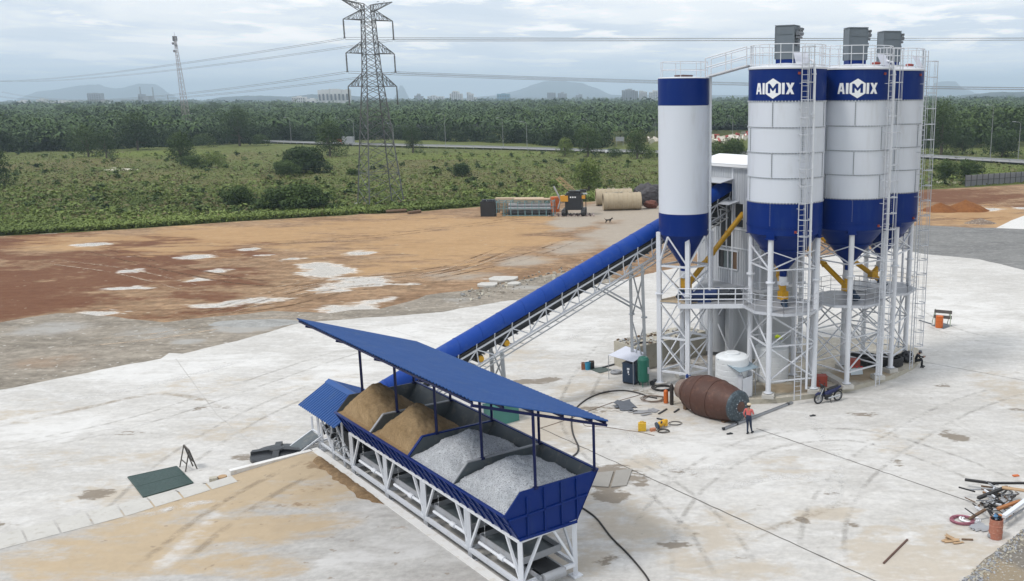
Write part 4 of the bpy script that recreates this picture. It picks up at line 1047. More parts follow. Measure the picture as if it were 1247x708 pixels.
mb.tube(P(-.3, .8, .58), P(-.3, 1.7, .58), .2, 14)
mb.build('belt_frame', STEEL, t)
# conveyor carried on past the left end (seen below the small gable)
mb = MB()
for w in (.1, 2.3):
    for l_ in (16.2, 17.6, 19.4): mb.beam(P(l_, w, .0), P(l_, w, 2.7), .10)
    mb.beam(P(15.1, w, .5), P(19.4, w, .5), .09); mb.beam(P(15.1, w, 2.7), P(20.2, w, 2.7), .09)
    mb.beam(P(15.2, w, .55), P(17.6, w, 2.6), .08); mb.beam(P(17.6, w, .55), P(19.4, w, 2.4), .08)
for l_ in (16.2, 17.6, 19.4): mb.beam(P(l_, .1, 2.7), P(l_, 2.3, 2.7), .07)
mb.build('extension_frame', WHITE, t)
mb = MB(); mb.lbox(15.3, 17.2, .3, 2.1, .5, 1.9); mb.build('transfer_box', BLACKP, t)
mb = MB()
for k in range(7): q = P(15.5+k*.42, .02, 1.0+.12*k); mb.lathe(q, [(.16, -.03), (.2, -.03), (.2, .03), (.16, .03)], 14, M=Matrix.Rotation(A0+math.pi/2, 3, 'Z') @ Matrix.Rotation(math.pi/2, 3, 'X'))
mb.build('guide_wheels', GALV, t)

# ---- material heaps
def pile(name, k, peaks, base, m, label, cat, seed):
    a, b = BL[k]+.06, BL[k+1]-.06; nx, ny = 64, 64; vs = []
    for j in range(ny+1):
        for i in range(nx+1):
            l_ = a+(b-a)*i/nx; s_ = j/ny
            w = -.53+(3.15+.53)*s_
            z = base(l_-a, s_)
            for (pl_, pw, h, sl) in peaks:
                d = math.hypot((l_-(a+(b-a)*pl_)), (w-pw)*1.0); d *= 1+.12*noise.noise(V((l_, w, seed)))
                q = h-sl*math.sqrt(d*d+.09); z = max(z, q) if q > z-.25 else z
                if abs(q-z) < .25: z = z+.06*(1-abs(q-z)/.25)
            z += .16*fbm(l_+seed, w, 1.3)+.09*fbm(l_, w+seed, 4.5)+.035*noise.noise(V((l_*15, w*15, seed)))
            lim = 3.43+(w+.58)*.1 if w < -.3 else 9
            z = min(z, lim)
            # keep the heap's far edge on the inclined far wall
            wmax = wfz(min(z, 4.02))-.02
            if w > wmax: w = wmax
            vs.append(P(l_, w, z))
    fs = [(j*(nx+1)+i, j*(nx+1)+i+1, (j+1)*(nx+1)+i+1, (j+1)*(nx+1)+i) for j in range(ny) for i in range(nx)]
    mb = MB(); mb.add(vs, fs, 0, True)
    # skirt
    rim = [vs[i] for i in range(nx+1)]+[vs[j*(nx+1)+nx] for j in range(1, ny+1)]+[vs[ny*(nx+1)+i] for i in range(nx-1, -1, -1)]+[vs[j*(nx+1)] for j in range(ny-1, 0, -1)]
    lo = [V((p.x, p.y, 2.7)) for p in rim]; c0 = P((a+b)/2, 1.1, 0)
    lo = [V((p.x+(c0.x-p.x)*.3, p.y+(c0.y-p.y)*.3, 2.55)) for p in rim]; r_ = len(rim)
    mb.add(rim+lo, [(i, (i+1) % r_, r_+(i+1) % r_, r_+i) for i in range(r_)]+[tuple(range(r_, 2*r_))])
    return one(mb, name, m, label, cat, 'heaps of material in the four bins')
pile('sand_heap', 3, [(.50, .70, 5.22, .90)], lambda l, s: 3.32-.35*max(0, s-.35)+.12*math.sin(l*2), SAND, 'brown sand heap in the bin farthest from the camera, beside the small gable roof', 'sand heap', 1.3)
pile('sand_heap', 2, [(.47, .78, 5.16, .88), (.2, .2, 3.6, .8)], lambda l, s: 3.33-.35*max(0, s-.35)+.1*math.sin(l*2+1), SAND, 'brown sand heap in the second bin, against the grey gravel bin', 'sand heap', 5.1)
pile('gravel_heap', 1, [(.45, 1.2, 4.84, .62), (.5, 2.2, 3.85, .4)], lambda l, s: 3.36-.15*max(0, s-.5), GRAV, 'pale grey gravel heap in the third bin, touching the sand bins', 'gravel heap', 9.2)
pile('gravel_heap', 0, [(.50, 1.2, 4.78, .56), (.4, 2.1, 3.9, .4)], lambda l, s: 3.38-.12*max(0, s-.5), GRAV, 'pale grey gravel heap in the bin nearest the camera, at the blue end plate', 'gravel heap', 13.7)
def scatter(heap_k, m, name, col2, n, label):
    pass

# ---- long mono-pitch roof on navy posts
RN, RF = (-1.72, 8.02), (4.15, 5.86)
t = thing('hopper_roof', 'long blue corrugated lean-to roof on navy posts above the aggregate bins', 'canopy', tuple(P(8, 1.2, 4.1)))
def corr_roof(mb, L0, L1, e0, e1, pitch=.21, dep=.035, skirt=.03):
    """ribs run down the slope, from edge e0=(w,z) to e1=(w,z)"""
    x = L0; k = 0; rows = []
    while x < L1: rows.append((x, dep if k % 4 in (1, 2) else 0)); x += pitch*(.14 if k % 2 == 0 else .36); k += 1
    rows.append((L1, 0)); vs = []
    ns = 6
    for x, d in rows:
        for q in range(ns+1):
            f = q/ns; vs.append(P(x, e0[0]+(e1[0]-e0[0])*f, e0[1]+(e1[1]-e0[1])*f+d))
    fs = []
    for i in range(len(rows)-1):
        for q in range(ns): a = i*(ns+1)+q; fs.append((a, a+1, a+ns+2, a+ns+1))
    mb.add(vs, fs)
mb = MB(); corr_roof(mb, -.05, 15.95, RN, RF, .25, .05); corr_roof(mb, -.04, 15.94, (RN[0]+.01, RN[1]-.02), (RF[0]-.01, RF[1]-.02)); mb.build('roof_sheet', ROOFB, t)
def zr(w): return RN[1]+(RF[1]-RN[1])*(w-RN[0])/(RF[0]-RN[0])
mb = MB()
for w in (-1.6, -.4, .8, 2.1, 3.4, 4.05): mb.beam(P(.0, w, zr(w)-.09), P(15.9, w, zr(w)-.09), .07, .09)
for l_ in (.0, 3.85, 7.65, 11.5, 15.0): mb.beam(P(l_, -1.65, zr(-1.65)-.18), P(l_, 4.1, zr(4.1)-.18), .08, .10)
mb.build('rafter', POSTB, t)
for i, l_ in enumerate((.0, 3.75, 7.5, 11.25, 15.0)):
    for w, zb in ((.78, 4.12), (3.45, 4.06)):
        mb = MB(); q = l_ if 0 < l_ < 15 else (l_-.02 if l_ == 0 else l_)
        mb.beam(P(q, w, zb-.05), P(q, w, zr(w)-.15), .10, .10); mb.box(P(q, w, zb), (.16, .16, .08), rz=A0); mb.build('post', POSTB, t)
mb = MB(); mb.box(P(7.6, 3.0, 5.95), (.5, .2, .15), rz=A0); mb.build('lamp_box', YELL, t)

# ---- small gable roof over the transfer point
t = thing('gable_roof', 'small blue ribbed gable roof over the belt transfer at the far end of the batcher', 'canopy', tuple(P(17.3, 1.2, 2.7)))
GE, GR, GF = (-.72, 2.62), (.98, 3.62), (2.75, 2.75)
mb = MB(); corr_roof(mb, 15.1, 19.75, GR, GE, .24, .05); mb.build('near_slope', ROOFB, t)
mb = MB(); corr_roof(mb, 15.1, 19.75, GR, GF, .24, .05); mb.build('far_slope', ROOFB, t)
mb = MB()
mb.slab3([P(15.1, GR[0]-.22, GR[1]-.09), P(19.78, GR[0]-.22, GR[1]-.09), P(19.78, GR[0], GR[1]+.05), P(15.1, GR[0], GR[1]+.05)], (0, 0, .012)); mb.slab3([P(15.1, GR[0]+.22, GR[1]-.07), P(19.78, GR[0]+.22, GR[1]-.07), P(19.78, GR[0], GR[1]+.05), P(15.1, GR[0], GR[1]+.05)], (0, 0, .012))
mb.build('ridge_cap', ROOFB, t)
mb = MB()
for l_ in (16.2, 17.6, 19.4):
    for w, z in ((-.6, 2.55), (2.6, 2.7)): mb.beam(P(l_, w, z), P(l_, GR[0], GR[1]-.1), .06)
    mb.beam(P(l_, -.5, 2.6), P(l_, 2.5, 2.7), .06)
mb.build('rafter', WHITE, t)
# ================================================================== YARD OBJECTS
def frame_dir(a, b): return (V(b)-V(a)).normalized()
# --- mixer drum
a, b = G(829, 473, .95), G(900, 494, 1.05)
a.z = .95; b.z = 1.0
ax = (b-a).normalized(); L_D = (b-a).length
Mx = ax.to_track_quat('Z', 'Y').to_matrix()
t = thing('mixer_drum', 'large rusty brown truck mixer drum lying on the concrete beside the silo legs', 'mixer drum', (a.lerp(b, .5).x, a.lerp(b, .5).y, 0))
prof = [(.50, 0), (.55, .02), (.62, .5), (.74, .75)]
mb = MB(); mb.lathe(a, [(.30, .04), (.48, .0), (.56, .02), (.60, .28), (.66, .5)], 36, M=Mx); mb.lathe(a, [(.64, .46), (.70, .46), (.70, .56), (.66, .56)], 36, M=Mx)
mb.lathe(a, [(.48, 0), (.42, .5), (.0, .6)], 24, M=Mx); mb.build('drum_mouth', RUSTL, t)
mb = MB(); k = L_D
mb.lathe(a, [(.66, .5), (.92, .95), (1.10, 1.45), (1.20, 2.0), (1.22, 2.5), (1.17, 3.1), (1.02, k-.75), (.86, k-.18)], 56, M=Mx)
for r_, z_ in ((.93, .97), (1.20, 2.0), (1.165, 3.15)): mb.lathe(a, [(r_-.01, z_-.03), (r_+.022, z_-.03), (r_+.022, z_+.03), (r_-.01, z_+.03)], 56, M=Mx)
mb.build('drum_shell', RUST, t)
mb = MB(); random.seed(3)   # pale paint chips left on the shell
for i in range(26):
    z_ = random.uniform(.8, k-.6); th = random.uniform(-2.6, -.2)
    rr = np.interp(z_, [.5, .95, 1.45, 2, 2.5, 3.1, k-.75, k-.18], [.66, .92, 1.10, 1.20, 1.22, 1.17, 1.02, .86])+.004
    s_ = random.uniform(.012, .05)
    q = [a+Mx @ V(((rr)*math.cos(th+dx*s_/rr), (rr)*math.sin(th+dx*s_/rr), z_+dz*s_*.8)) for dx, dz in ((-1, -.6), (.4, -1), (1, .3), (.1, 1), (-.8, .5))]
    mb.add(q, [(0, 1, 2, 3, 4)])
mb.build('paint_chips', WHITEP, t)
mb = MB(); mb.lathe(a, [(.86, k-.18), (.90, k-.16), (.88, k-.02), (.80, k+.06), (.42, k+.12)], 48, M=Mx); mb.lathe(a, [(.42, k+.12), (.40, k+.15), (.30, k+.15)], 32, M=Mx); mb.build('drum_end', DISC, t)
mb = MB(); mb.lathe(a, [(.32, k+.13), (.28, k+.17), (0, k+.17)], 32, M=Mx)
mb.build('drive_hub', RUST, t)
mb = MB()
for i in range(10):
    th = 2*math.pi*i/10; q = a+Mx @ V((.38*math.cos(th), .38*math.sin(th), k+.14)); mb.tube(q, q+ax*.04, .03, 6)
mb.build('hub_bolts', STEEL, t)
Mc_ = Matrix((ax, ax.cross(V((0, 0, 1))), V((0, 0, 1)))).transposed()
for q, s_, lab in ((a+ax*1.0+V((0, 0, -.80)), (.22, 1.3, .3), 'dark timber block wedged under the mouth side of the rusty drum'), (a+ax*(k-.7)+V((0, 0, -.95)), (.25, 1.2, .12), 'dark timber block wedged under the round end plate side of the rusty drum')):
    mb = MB(); mb.box(q, s_, M=Mc_); one(mb, 'timber_chock', WOODD, lab, 'timber')
q = a+ax*.55+V((0, 0, .78)); mb = MB(); mb.tube(q, q+V((.0, 0, .16)), .1, 12); mb.tube(q+V((0, 0, .16)), q+V((.02, 0, .22)), .05, 10); mb.tube(q+V((.1, 0, .1)), q+V((.22, 0, .16)), .025, 6)
one(mb, 'paint_can', mat('can_blue', (.015, .05, .22), .4), 'small blue can standing on the neck of the rusty drum', 'can')

# --- long steel channel on the ground
a, b = G(880, 524.5), G(965, 491.5)
mb = MB(); d = (b-a).normalized(); s_ = d.cross(V((0, 0, 1)))
mb.beam(a+V((0, 0, .05)), b+V((0, 0, .05)), .14, .02); mb.beam(a+s_*.06+V((0, 0, .09)), b+s_*.06+V((0, 0, .09)), .015, .1); mb.beam(a-s_*.06+V((0, 0, .09)), b-s_*.06+V((0, 0, .09)), .015, .1)
for f in (.01, .19, .93): q = a.lerp(b, f); mb.box(q+V((0, 0, .09)), (.12, .16, .12), rz=.6, mi=1)
one(mb, 'steel_channel', [STEEL, BLACKP], 'long grey steel channel lying on the concrete behind the man in the coral shirt', 'steel beam')

# --- two white tanks
def tank(label, c, r, h):
    t = thing('water_tank', label, 'tank', tuple(c), group='white water tanks under the silos')
    mb = MB(); pr = [(r*.97, 0), (r, .08)]
    z = .3
    while z < h-.2: pr += [(r, z), (r*.985, z+.03), (r, z+.06)]; z += .34
    pr += [(r, h-.06), (r*.98, h), (r*.85, h+.09), (r*.6, h+.15), (r*.32, h+.17)]
    mb.lathe(c, pr, 40); mb.build('tank_body', TANKW, t)
    mb = MB(); mb.lathe(c, [(r*.45, h+.14), (r*.45, h+.24), (r*.40, h+.27), (0, h+.28)], 24); mb.build('lid', TANKW, t)
    return t
tank('left white plastic water tank with domed top, behind the open-lidded cabinet', G(893, 487, .3)+V((0, 1.25, 0)), 1.02, 2.35)
tank('right white plastic water tank, behind the nearest leg of the first lettered silo', G(939, 468, .3)+V((.15, 1.1, 0)), 1.06, 2.15)
q = G(944, 411, 2.6); mb = MB(); mb.path([q, q+V((.15, .05, .05)), q+V((.3, -.05, .0)), q+V((.42, 0, -.1))], [.10, .13, .12, .08], 8)
one(mb, 'safety_vest', mat('lime_cloth', (.50, .62, .03), .8), 'lime yellow vest bundled on top of the right water tank', 'vest')

# --- white cabinet with lifted lid roof
c = G(910, 485, .3)
t = thing('equipment_cabinet', 'white metal cabinet with lifted grey-blue lid in front of the left white tank', 'cabinet', tuple(c))
u = WX*1.0; f_ = -LX
mb = MB()
def cbox(u0, u1, f0, f1, z0, z1, m=0): 
    vs = [c+u*uu+f_*ff+V((0, 0, zz)) for zz in (z0, z1) for ff in (f0, f1) for uu in (u0, u1)]
    mb.add(vs, [(0, 1, 3, 2), (4, 6, 7, 5), (0, 4, 5, 1), (2, 3, 7, 6), (0, 2, 6, 4), (1, 5, 7, 3)], m)
cbox(-.45, .45, -1.1, -1.06, 0, 1.55); cbox(-.45, -.41, -1.1, .0, 0, 1.5); cbox(.41, .45, -1.1, 0, 0, 1.55); cbox(-.45, .45, -.04, 0, 0, 1.3); cbox(-.45, .45, -1.1, 0, 0, .06)
mb.build('cabinet_body', mat('cabinet_white', (.62, .64, .68), .4, .05), t)
mb = MB(); cbox(-.4, .4, -1.0, -.1, .3, 1.2); mb.build('machinery', BLACKP, t)
mb = MB(); mb.slab3([c+u*-1.05+f_*-1.5+V((0, 0, 2.3)), c+u*.75+f_*-1.7+V((0, 0, 2.25)), c+u*.95+f_*.0+V((0, 0, 1.72)), c+u*-.75+f_*.1+V((0, 0, 1.75))], (0, 0, .03)); mb.build('lid', mat('lid_grey_blue', (.25, .32, .37), .4, .1), t)
mb = MB(); mb.tube(c+u*.8+f_*-.1+V((0, 0, 0)), c+u*.8+f_*-.1+V((0, 0, 1.72)), .03, 6); mb.tube(c+u*-.3+V((0, 0, 1.3)), c+u*-.6+f_*.05+V((0, 0, 1.75)), .025, 6); mb.build('prop', STEEL, t)

# --- navy box & green receiver & sheet
c = G(766, 468)
t = thing('air_compressor', 'dark navy square compressor cabinet with a small white mark, left of the green tank', 'compressor', tuple(c))
mb = MB(); M_ = Matrix.Rotation(rad(-28), 3, 'Z'); mb.box(c+M_ @ V((0, .42, .72)), (.92, .9, 1.22), M=M_); mb.box(c+M_ @ V((0, .42, 1.35)), (.98, .96, .05), M=M_)
body = mb.build('body', NAVY, t)
mb = MB(); mb.box(c+M_ @ V((0, .42, .06)), (.86, .84, .10), M=M_); mb.build('skid', BLACKP, t)
mb = MB(); mb.box(c+M_ @ V((-.02, -.045, 1.02)), (.18, .012, .12), M=M_); mb.box(c+M_ @ V((-.02, -.045, .82)), (.10, .012, .18), M=M_); mb.box(c+M_ @ V((.02, -.045, .66)), (.07, .012, .07), M=M_); mb.build('badge', WHITEP, body)
mb = MB(); 
for k_ in range(5): mb.box(c+M_ @ V((.475, .42, .4+.12*k_)), (.012, .6, .03), M=M_)
mb.build('vent', BLACKP, body)
c = G(783.5, 472)
t = thing('air_receiver', 'upright green air receiver tank standing beside the navy compressor', 'tank', tuple(c))
mb = MB(); mb.lathe(c+V((0, .35, 0)), [(.0, .22), (.25, .26), (.37, .38), (.37, 1.75), (.28, 1.9), (.1, 1.97), (0, 1.98)], 28); bd = mb.build('vessel', GREEN, t)
mb = MB(); mb.tube(c+V((0, .35, 1.95)), c+V((0, .35, 2.12)), .05, 8); mb.build('valve', STEEL, t); mb = MB(); mb.box(c+V((.33, .05, 1.1)), (.12, .10, .4)); mb.build('pressure_switch', STEEL, t)
for k_ in range(3):
    th = k_*2.1+.4; mb = MB(); mb.beam(c+V((.3*math.cos(th), .35+.3*math.sin(th), .4)), c+V((.32*math.cos(th), .35+.32*math.sin(th), 0)), .1, .05); mb.build('leg', GREEN, t)
mb = MB(); mb.tube(G(794, 467, .15), G(798, 464.5, .15), .17, 14)
one(mb, 'cable_drum', BLACKP, 'small black cable drum lying against the base of the green tank', 'cable drum')
mb = MB(); z_ = 1.65
pts = [G(741, 433, 1.6), G(771, 441.5, 1.6), G(787, 431, 1.7), G(762, 422, 1.7)]
mb.slab3(pts, (0, 0, .03))
t = thing('sun_shade', 'pale lilac sheet propped flat as a shade behind the navy compressor', 'shade', tuple(G(764, 432, 0)))
mb.build('sheet', SHEETW, t)
for p in pts:
    mb = MB(); mb.beam(p*1, V((p.x, p.y, 0)), .04); mb.build('post', STEEL, t)
# basin / ramp block behind
t = thing('concrete_block_wall', 'long beige concrete block wall with rubble along its top, behind the slim silo legs', 'wall', tuple(P(20.2, 25, 0)))
def LWx(p): d = p-O0; return d.dot(LX), d.dot(WX)
l0, w0_ = LWx(G(767, 446)); 
mb = MB(); mb.lbox(19.3, 21.6, 21.3, 27.8, 0, 1.72); mb.build('wall_block', CONCB, t)
mb = MB(); random.seed(5)
for i in range(120):
    p = P(random.uniform(19.35, 21.5), random.uniform(21.4, 27.6), 1.76); s_ = random.uniform(.05, .22)
    mb.box(p, (s_, s_*random.uniform(.5, 1.6), s_*.5), M=Matrix.Rotation(random.random()*6, 3, (random.random()*.5, random.random()*.5, 1)), mi=random.randint(0, 2))
o = mb.build('rubble', [CONC, STEEL, WOODD], t); o['kind'] = 'stuff'
mb = MB(); q = G(776, 418.5, 1.75); mb.tube(q, q+V((.5, .25, 0)), .10, 8); mb.tube(q+V((.5, .25, 0)), q+V((.9, .2, .05)), .05, 6)
one(mb, 'rag_roll', BLACKP, 'small black roll lying on the left end of the beige block wall', 'roll')
# oxygen cylinders
def bottle(u, v, r, h, m, name, label):
    c = G(u, v); t = thing(name, label, 'gas cylinder', tuple(c))
    mb = MB(); mb.lathe(c, [(0, 0), (r, .02), (r, h*.80), (r*.7, h*.88), (r*.28, h*.93), (r*.28, h*.95)], 18); mb.build('cylinder', m, t)
    mb = MB(); mb.tube(c+V((0, 0, h*.94)), c+V((0, 0, h)), r*.35, 8); mb.beam(c+V((-r*.5, 0, h*.98)), c+V((r*.5, 0, h*.98)), .03); mb.build('valve', STEEL, t)
bottle(811, 491, .14, .92, ORNG, 'gas_bottle', 'short orange gas bottle next to the tall dark cylinder')
bottle(818, 493, .115, 1.42, mat('cylinder_black', (.03, .022, .02), .5), 'gas_cylinder', 'tall dark gas cylinder beside the orange bottle, left of the rusty drum')

# coils and hoses on the ground
HOSE = mat('hose_black', (.035, .03, .028), .6); CABLE = mat('cable_brown', (.17, .12, .09), .7)
def gpath(px, z=.03, n=6):
    pts = [G(u, v)+V((0, 0, z)) for u, v in px]; out = []
    for i in range(len(pts)-1):
        p0, p1, p2, p3 = pts[max(i-1, 0)], pts[i], pts[i+1], pts[min(i+2, len(pts)-1)]
        for k_ in range(n):
            s_ = k_/n; out.append(.5*((2*p1)+(-p0+p2)*s_+(2*p0-5*p1+4*p2-p3)*s_*s_+(-p0+3*p1-3*p2+p3)*s_**3))
    out.append(pts[-1]); return out
def hose(px, r, m, label, name='hose', cat='hose', z=None, grp=None):
    mb = MB(); mb.path(gpath(px, z if z is not None else r), r, 6); return one(mb, name, m, label, cat, grp)
hose([(800, 486), (790, 484), (775, 479), (757, 476.5), (735, 479), (715, 487), (700, 500), (696, 514), (698, 530), (704, 544), (703, 552), (696, 558)], .045, HOSE, 'thick black hose looping across the stained concrete right of the long blue roof')
hose([(706, 618), (716, 624), (728, 634), (745, 656), (765, 676), (785, 700), (792, 712)], .04, HOSE, 'black hose running down the picture from below the batcher end plate')
hose([(783, 480), (770, 484), (745, 491), (720, 500), (700, 508), (680, 515), (655, 523)], .018, CABLE, 'thin brown cable trailing left from the compressor toward the batcher', 'cable', 'cable')
hose([(797, 531), (780, 527), (760, 524), (740, 521), (725, 520), (713, 519), (711, 515), (716, 511)], .016, CABLE, 'thin cable running left from the yellow grinder', 'cable', 'cable')
def coil(c, r, n, tr, m, name, label, cat='cable', seed=1, flat=1.0, hh=.02):
    random.seed(seed); pts = []
    for i in range(n*14):
        th = 2*math.pi*i/14; rr = r*(1+.18*math.sin(i*.37+seed)+.05*random.random()); pts.append(c+V((rr*math.cos(th)*1.2+.05*math.sin(i*.11)*r, rr*math.sin(th)*flat, tr+hh*(i/14)+.01*random.random())))
    mb = MB(); mb.path(pts, tr, 5); return one(mb, name, m, label, cat)
coil(G(796, 487), .55, 5, .018, CABLE, 'cable_coil', 'loose coil of thin brown cable left of the orange gas bottle', seed=2)
coil(G(807, 474), .5, 6, .03, HOSE, 'hose_coil', 'tangled dark hose heap behind the gas cylinders at the drum mouth', 'hose', seed=3)
coil(G(822, 516), .3, 2, .014, HOSE, 'cable_coil', 'small black cable loop right of the yellow grinder', seed=4)
coil(G(807, 526), .26, 3, .016, HOSE, 'cable_coil', 'small black cable loop just in front of the yellow grinder', seed=9)
# scrap sheet, tools
random.seed(12)
def scrap(c, pieces, m, name, label, cat):
    mb = MB()
    for (dx, dy, w, h, rz, tilt) in pieces:
        M_ = Matrix.Rotation(rz, 3, 'Z') @ Matrix.Rotation(tilt, 3, 'X')
        poly = [(-w/2, -h/2), (-w*.1, -h*.62), (w*.3, -h*.38), (w/2, -h*.5), (w*.42, h*.2), (w*.5, h*.45), (w*.05, h*.36), (-w*.2, h*.56), (-w*.5, h*.35), (-w*.38, 0)]
        z_ = .03+abs(math.sin(tilt))*h/2
        vs = [c+V((dx, dy, z_))+M_ @ V((x, y, 0)) for x, y in poly]; mb.slab3(vs, (0, 0, .02))
    return one(mb, name, m, label, cat)
SCR = mat('scrap_sheet', (.10, .11, .13), .6, .3, 2)
scrap(G(761, 495), [(0, 0, 1.1, 1.3, .4, .12), (.15, -.6, .7, .7, 1.4, .0), (-.4, -.2, .5, .5, 2, .1), (-.2, .5, .5, .5, 1.1, .05)], SCR, 'sheet_scrap', 'crumpled dark grey scrap sheet lying right of the long blue roof corner', 'scrap metal')
scrap(G(783, 502), [(0, 0, 1.3, .5, .2, 0), (.6, .2, .5, .6, .8, .05), (-.6, .1, .6, .3, .1, .0), (.2, -.5, .7, .2, .5, .0)], mat('scrap_grey', (.26, .26, .27), .6, .3, 3), 'sheet_scrap', 'light grey offcuts scattered right of the dark crumpled sheet', 'scrap metal')
def bar_(a, b, w, m, name, label, cat='steel bar'):
    mb = MB(); mb.beam(G(*a)+V((0, 0, w/2)), G(*b)+V((0, 0, w/2)), w, w*.6); return one(mb, name, m, label, cat)
bar_((802, 505), (812, 499), .09, BLACKP, 'steel_offcut', 'short dark offcut bar pointing up right, above the yellow grinder')
bar_((800, 510.5), (811, 513), .09, BLACKP, 'steel_offcut', 'short dark offcut bar lying level between scrap and the yellow grinder')
bar_((821, 503), (827, 499), .09, BLACKP, 'steel_offcut', 'small dark offcut near the front of the gas cylinders')
bar_((1076, 687), (1105, 658), .07, mat('rusty_brown_bar', (.10, .05, .035), .7), 'steel_bar', 'single brown bar lying alone left of the scrap heap')
mb = MB(); c = G(782, 525); mb.prism([(c.x-.22, c.y-.12), (c.x+.22, c.y-.12), (c.x+.22, c.y+.16), (c.x-.22, c.y+.16)], .02, .46)
mb2 = mb; t = thing('jerrycan', 'yellow plastic jerrycan standing alone on the concrete', 'jerrycan', tuple(c)); mb.build('body', mat('jerry_yellow', (.62, .38, .02), .4, .2, 6, dirt=(.1, .06, .02), dirt_amt=.6), t)
mb = MB(); mb.path([c+V((-.12, .02, .46)), c+V((-.1, .02, .54)), c+V((.08, .02, .54)), c+V((.1, .02, .46))], .03, 6); mb.tube(c+V((.17, .02, .46)), c+V((.17, .02, .53)), .04, 8); mb.build('handle', mat('jerry_yellow', (1, 1, 1)), t)
c = G(806, 521); t = thing('angle_grinder', 'yellow and navy power tool with its cable lying on the concrete', 'power tool', tuple(c))
mb = MB(); mb.tube(c+V((-.2, -.1, .18)), c+V((.15, .12, .30)), .16, 12); mb.box(c+V((.2, .12, .25)), (.2, .2, .35), rz=.5); mb.build('body', YELL, t)
mb = MB(); mb.tube(c+V((-.22, -.16, .18)), c+V((-.30, -.2, .16)), .22, 14); mb.tube(c+V((-.05, -.12, .3)), c+V((.0, -.2, .42)), .05, 8); mb.build('disc_guard', NAVY, t)
mb = MB(); mb.box(G(795, 525)+V((0, 0, .08)), (.3, .18, .16), rz=.5); one(mb, 'plug_box', mat('plug_orange', (.5, .2, .1), .5), 'small orange plug box left of the yellow grinder', 'plug')

# crates at (716,445)
def crate(u, v, w, d, h, m, label, rz=.1, name='plastic_crate', cat='crate'):
    c = G(u, v); t = thing(name, label, cat, tuple(c), group='small boxes on the slab behind the batcher' if cat == 'crate' else None)
    M_ = Matrix.Rotation(rz, 3, 'Z'); mb = MB()
    mb.box(c+V((0, 0, .02)), (w, d, .03), M=M_)
    for s_ in (-1, 1): mb.box(c+M_ @ V((0, s_*d/2, h/2)), (w, .03, h), M=M_); mb.box(c+M_ @ V((s_*w/2, 0, h/2)), (.03, d, h), M=M_)
    mb.build('crate_body', m, t)
    mb = MB(); mb.box(c+M_ @ V((0, 0, h*.55)), (w*.85, d*.85, h*.6), M=M_); mb.build('contents', WOODD, t)
crate(711.5, 449.5, .36, .4, .42, mat('crate_brown', (.22, .08, .04), .6), 'brown box with a pale top, left of the blue bucket')
crate(720.5, 448.5, .34, .4, .48, BLACKP, 'black box right of the blue bucket')
c = G(715.8, 450.3); mb = MB(); mb.lathe(c, [(0, 0), (.17, .01), (.2, .5), (.18, .5), (.16, .06)], 18)
mb.tube(c+V((0, 0, .05)), c+V((0, 0, .38)), .15, 12); one(mb, 'bucket', mat('bucket_blue', (.02, .22, .36), .4), 'bright blue bucket standing between the two small boxes', 'bucket')
mb = MB(); pts = [G(719, 450.5), G(730.5, 455), G(745, 451), (G(733, 447.2))]; mb.slab3([p+V((0, 0, .01)) for p in pts], (0, 0, .03))
one(mb, 'floor_plate', mat('dark_green_plate', (.06, .085, .075), .7, .3, 4), 'small dark green plate on the slab beside the blue bucket', 'plate')
bar_((734, 448.5), (756, 442.5), .12, BLACKP, 'steel_beam', 'dark narrow beam lying from the small green plate to the compressor', 'steel beam')
coil(G(750, 455), .25, 6, .05, STEEL, 'hose_coil', 'grey hose bundle left of the navy compressor', 'hose', seed=6)

# big plate (green-black panel) and A-frame
pts = [G(156, 582), G(215, 569), G(235, 589), G(175, 606.5)]
t = thing('mesh_panel', 'large dark green panel in four sections lying flat on the slab', 'panel', tuple(G(195, 587)))
MESHG = mat('dark_green_panel', (.012, .04, .032), .45, .35, 3, bump=.4)
A_, B_, C_, D_ = [p+V((0, 0, .035)) for p in pts]
def quad_lerp(s_, q): return A_.lerp(B_, s_).lerp(D_.lerp(C_, s_), q)
for i in range(2):
    for j in range(2):
        mb = MB(); e = .012
        mb.slab3([quad_lerp(i*.5+e, j*.5+e), quad_lerp(i*.5+.5-e, j*.5+e), quad_lerp(i*.5+.5-e, j*.5+.5-e), quad_lerp(i*.5+e, j*.5+.5-e)], (0, 0, .02)); mb.build('section', MESHG, t)
mb = MB(); mb.slab3([A_-V((0, 0, .03)), B_-V((0, 0, .03)), C_-V((0, 0, .03)), D_-V((0, 0, .03))], (0, 0, .025))
for f in (.0, .5, 1.0): mb.beam(quad_lerp(f, 0), quad_lerp(f, 1), .05, .05); mb.beam(quad_lerp(0, f), quad_lerp(1, f), .05, .05)
mb.build('edge_frame', mat('panel_edge', (.03, .06, .05), .5), t)
t = thing('a_frame_stand', 'small dark A-frame stand on the slab behind the green panel', 'stand', tuple(G(229, 572)))
mb = MB(); top = [G(222, 549, .0), G(227, 551.5, 0)]
p1, p2, p3, p4 = G(219, 569), G(226, 574.5), G(235, 568), G(240, 571)
tp1 = (p1+p3)/2+V((0, 0, 1.15)); tp2 = (p2+p4)/2+V((0, 0, 1.05))
for a_, b_ in ((p1, tp1), (p3, tp1), (p2, tp2), (p4, tp2)): mb.beam(a_, b_, .045)
mb.beam(tp1, tp2, .05); mb.beam(p1.lerp(tp1, .35), p2.lerp(tp2, .35), .04); mb.beam(p3.lerp(tp1, .35), p4.lerp(tp2, .35), .04); mb.build('frame', mat('frame_brown', (.08, .07, .06), .6), t)
mb = MB(); mb.slab3([p3.lerp(tp1, .35), p4.lerp(tp2, .35), tp2, tp1], (0, 0, .015)); mb.build('net_panel', BLACKP, t)

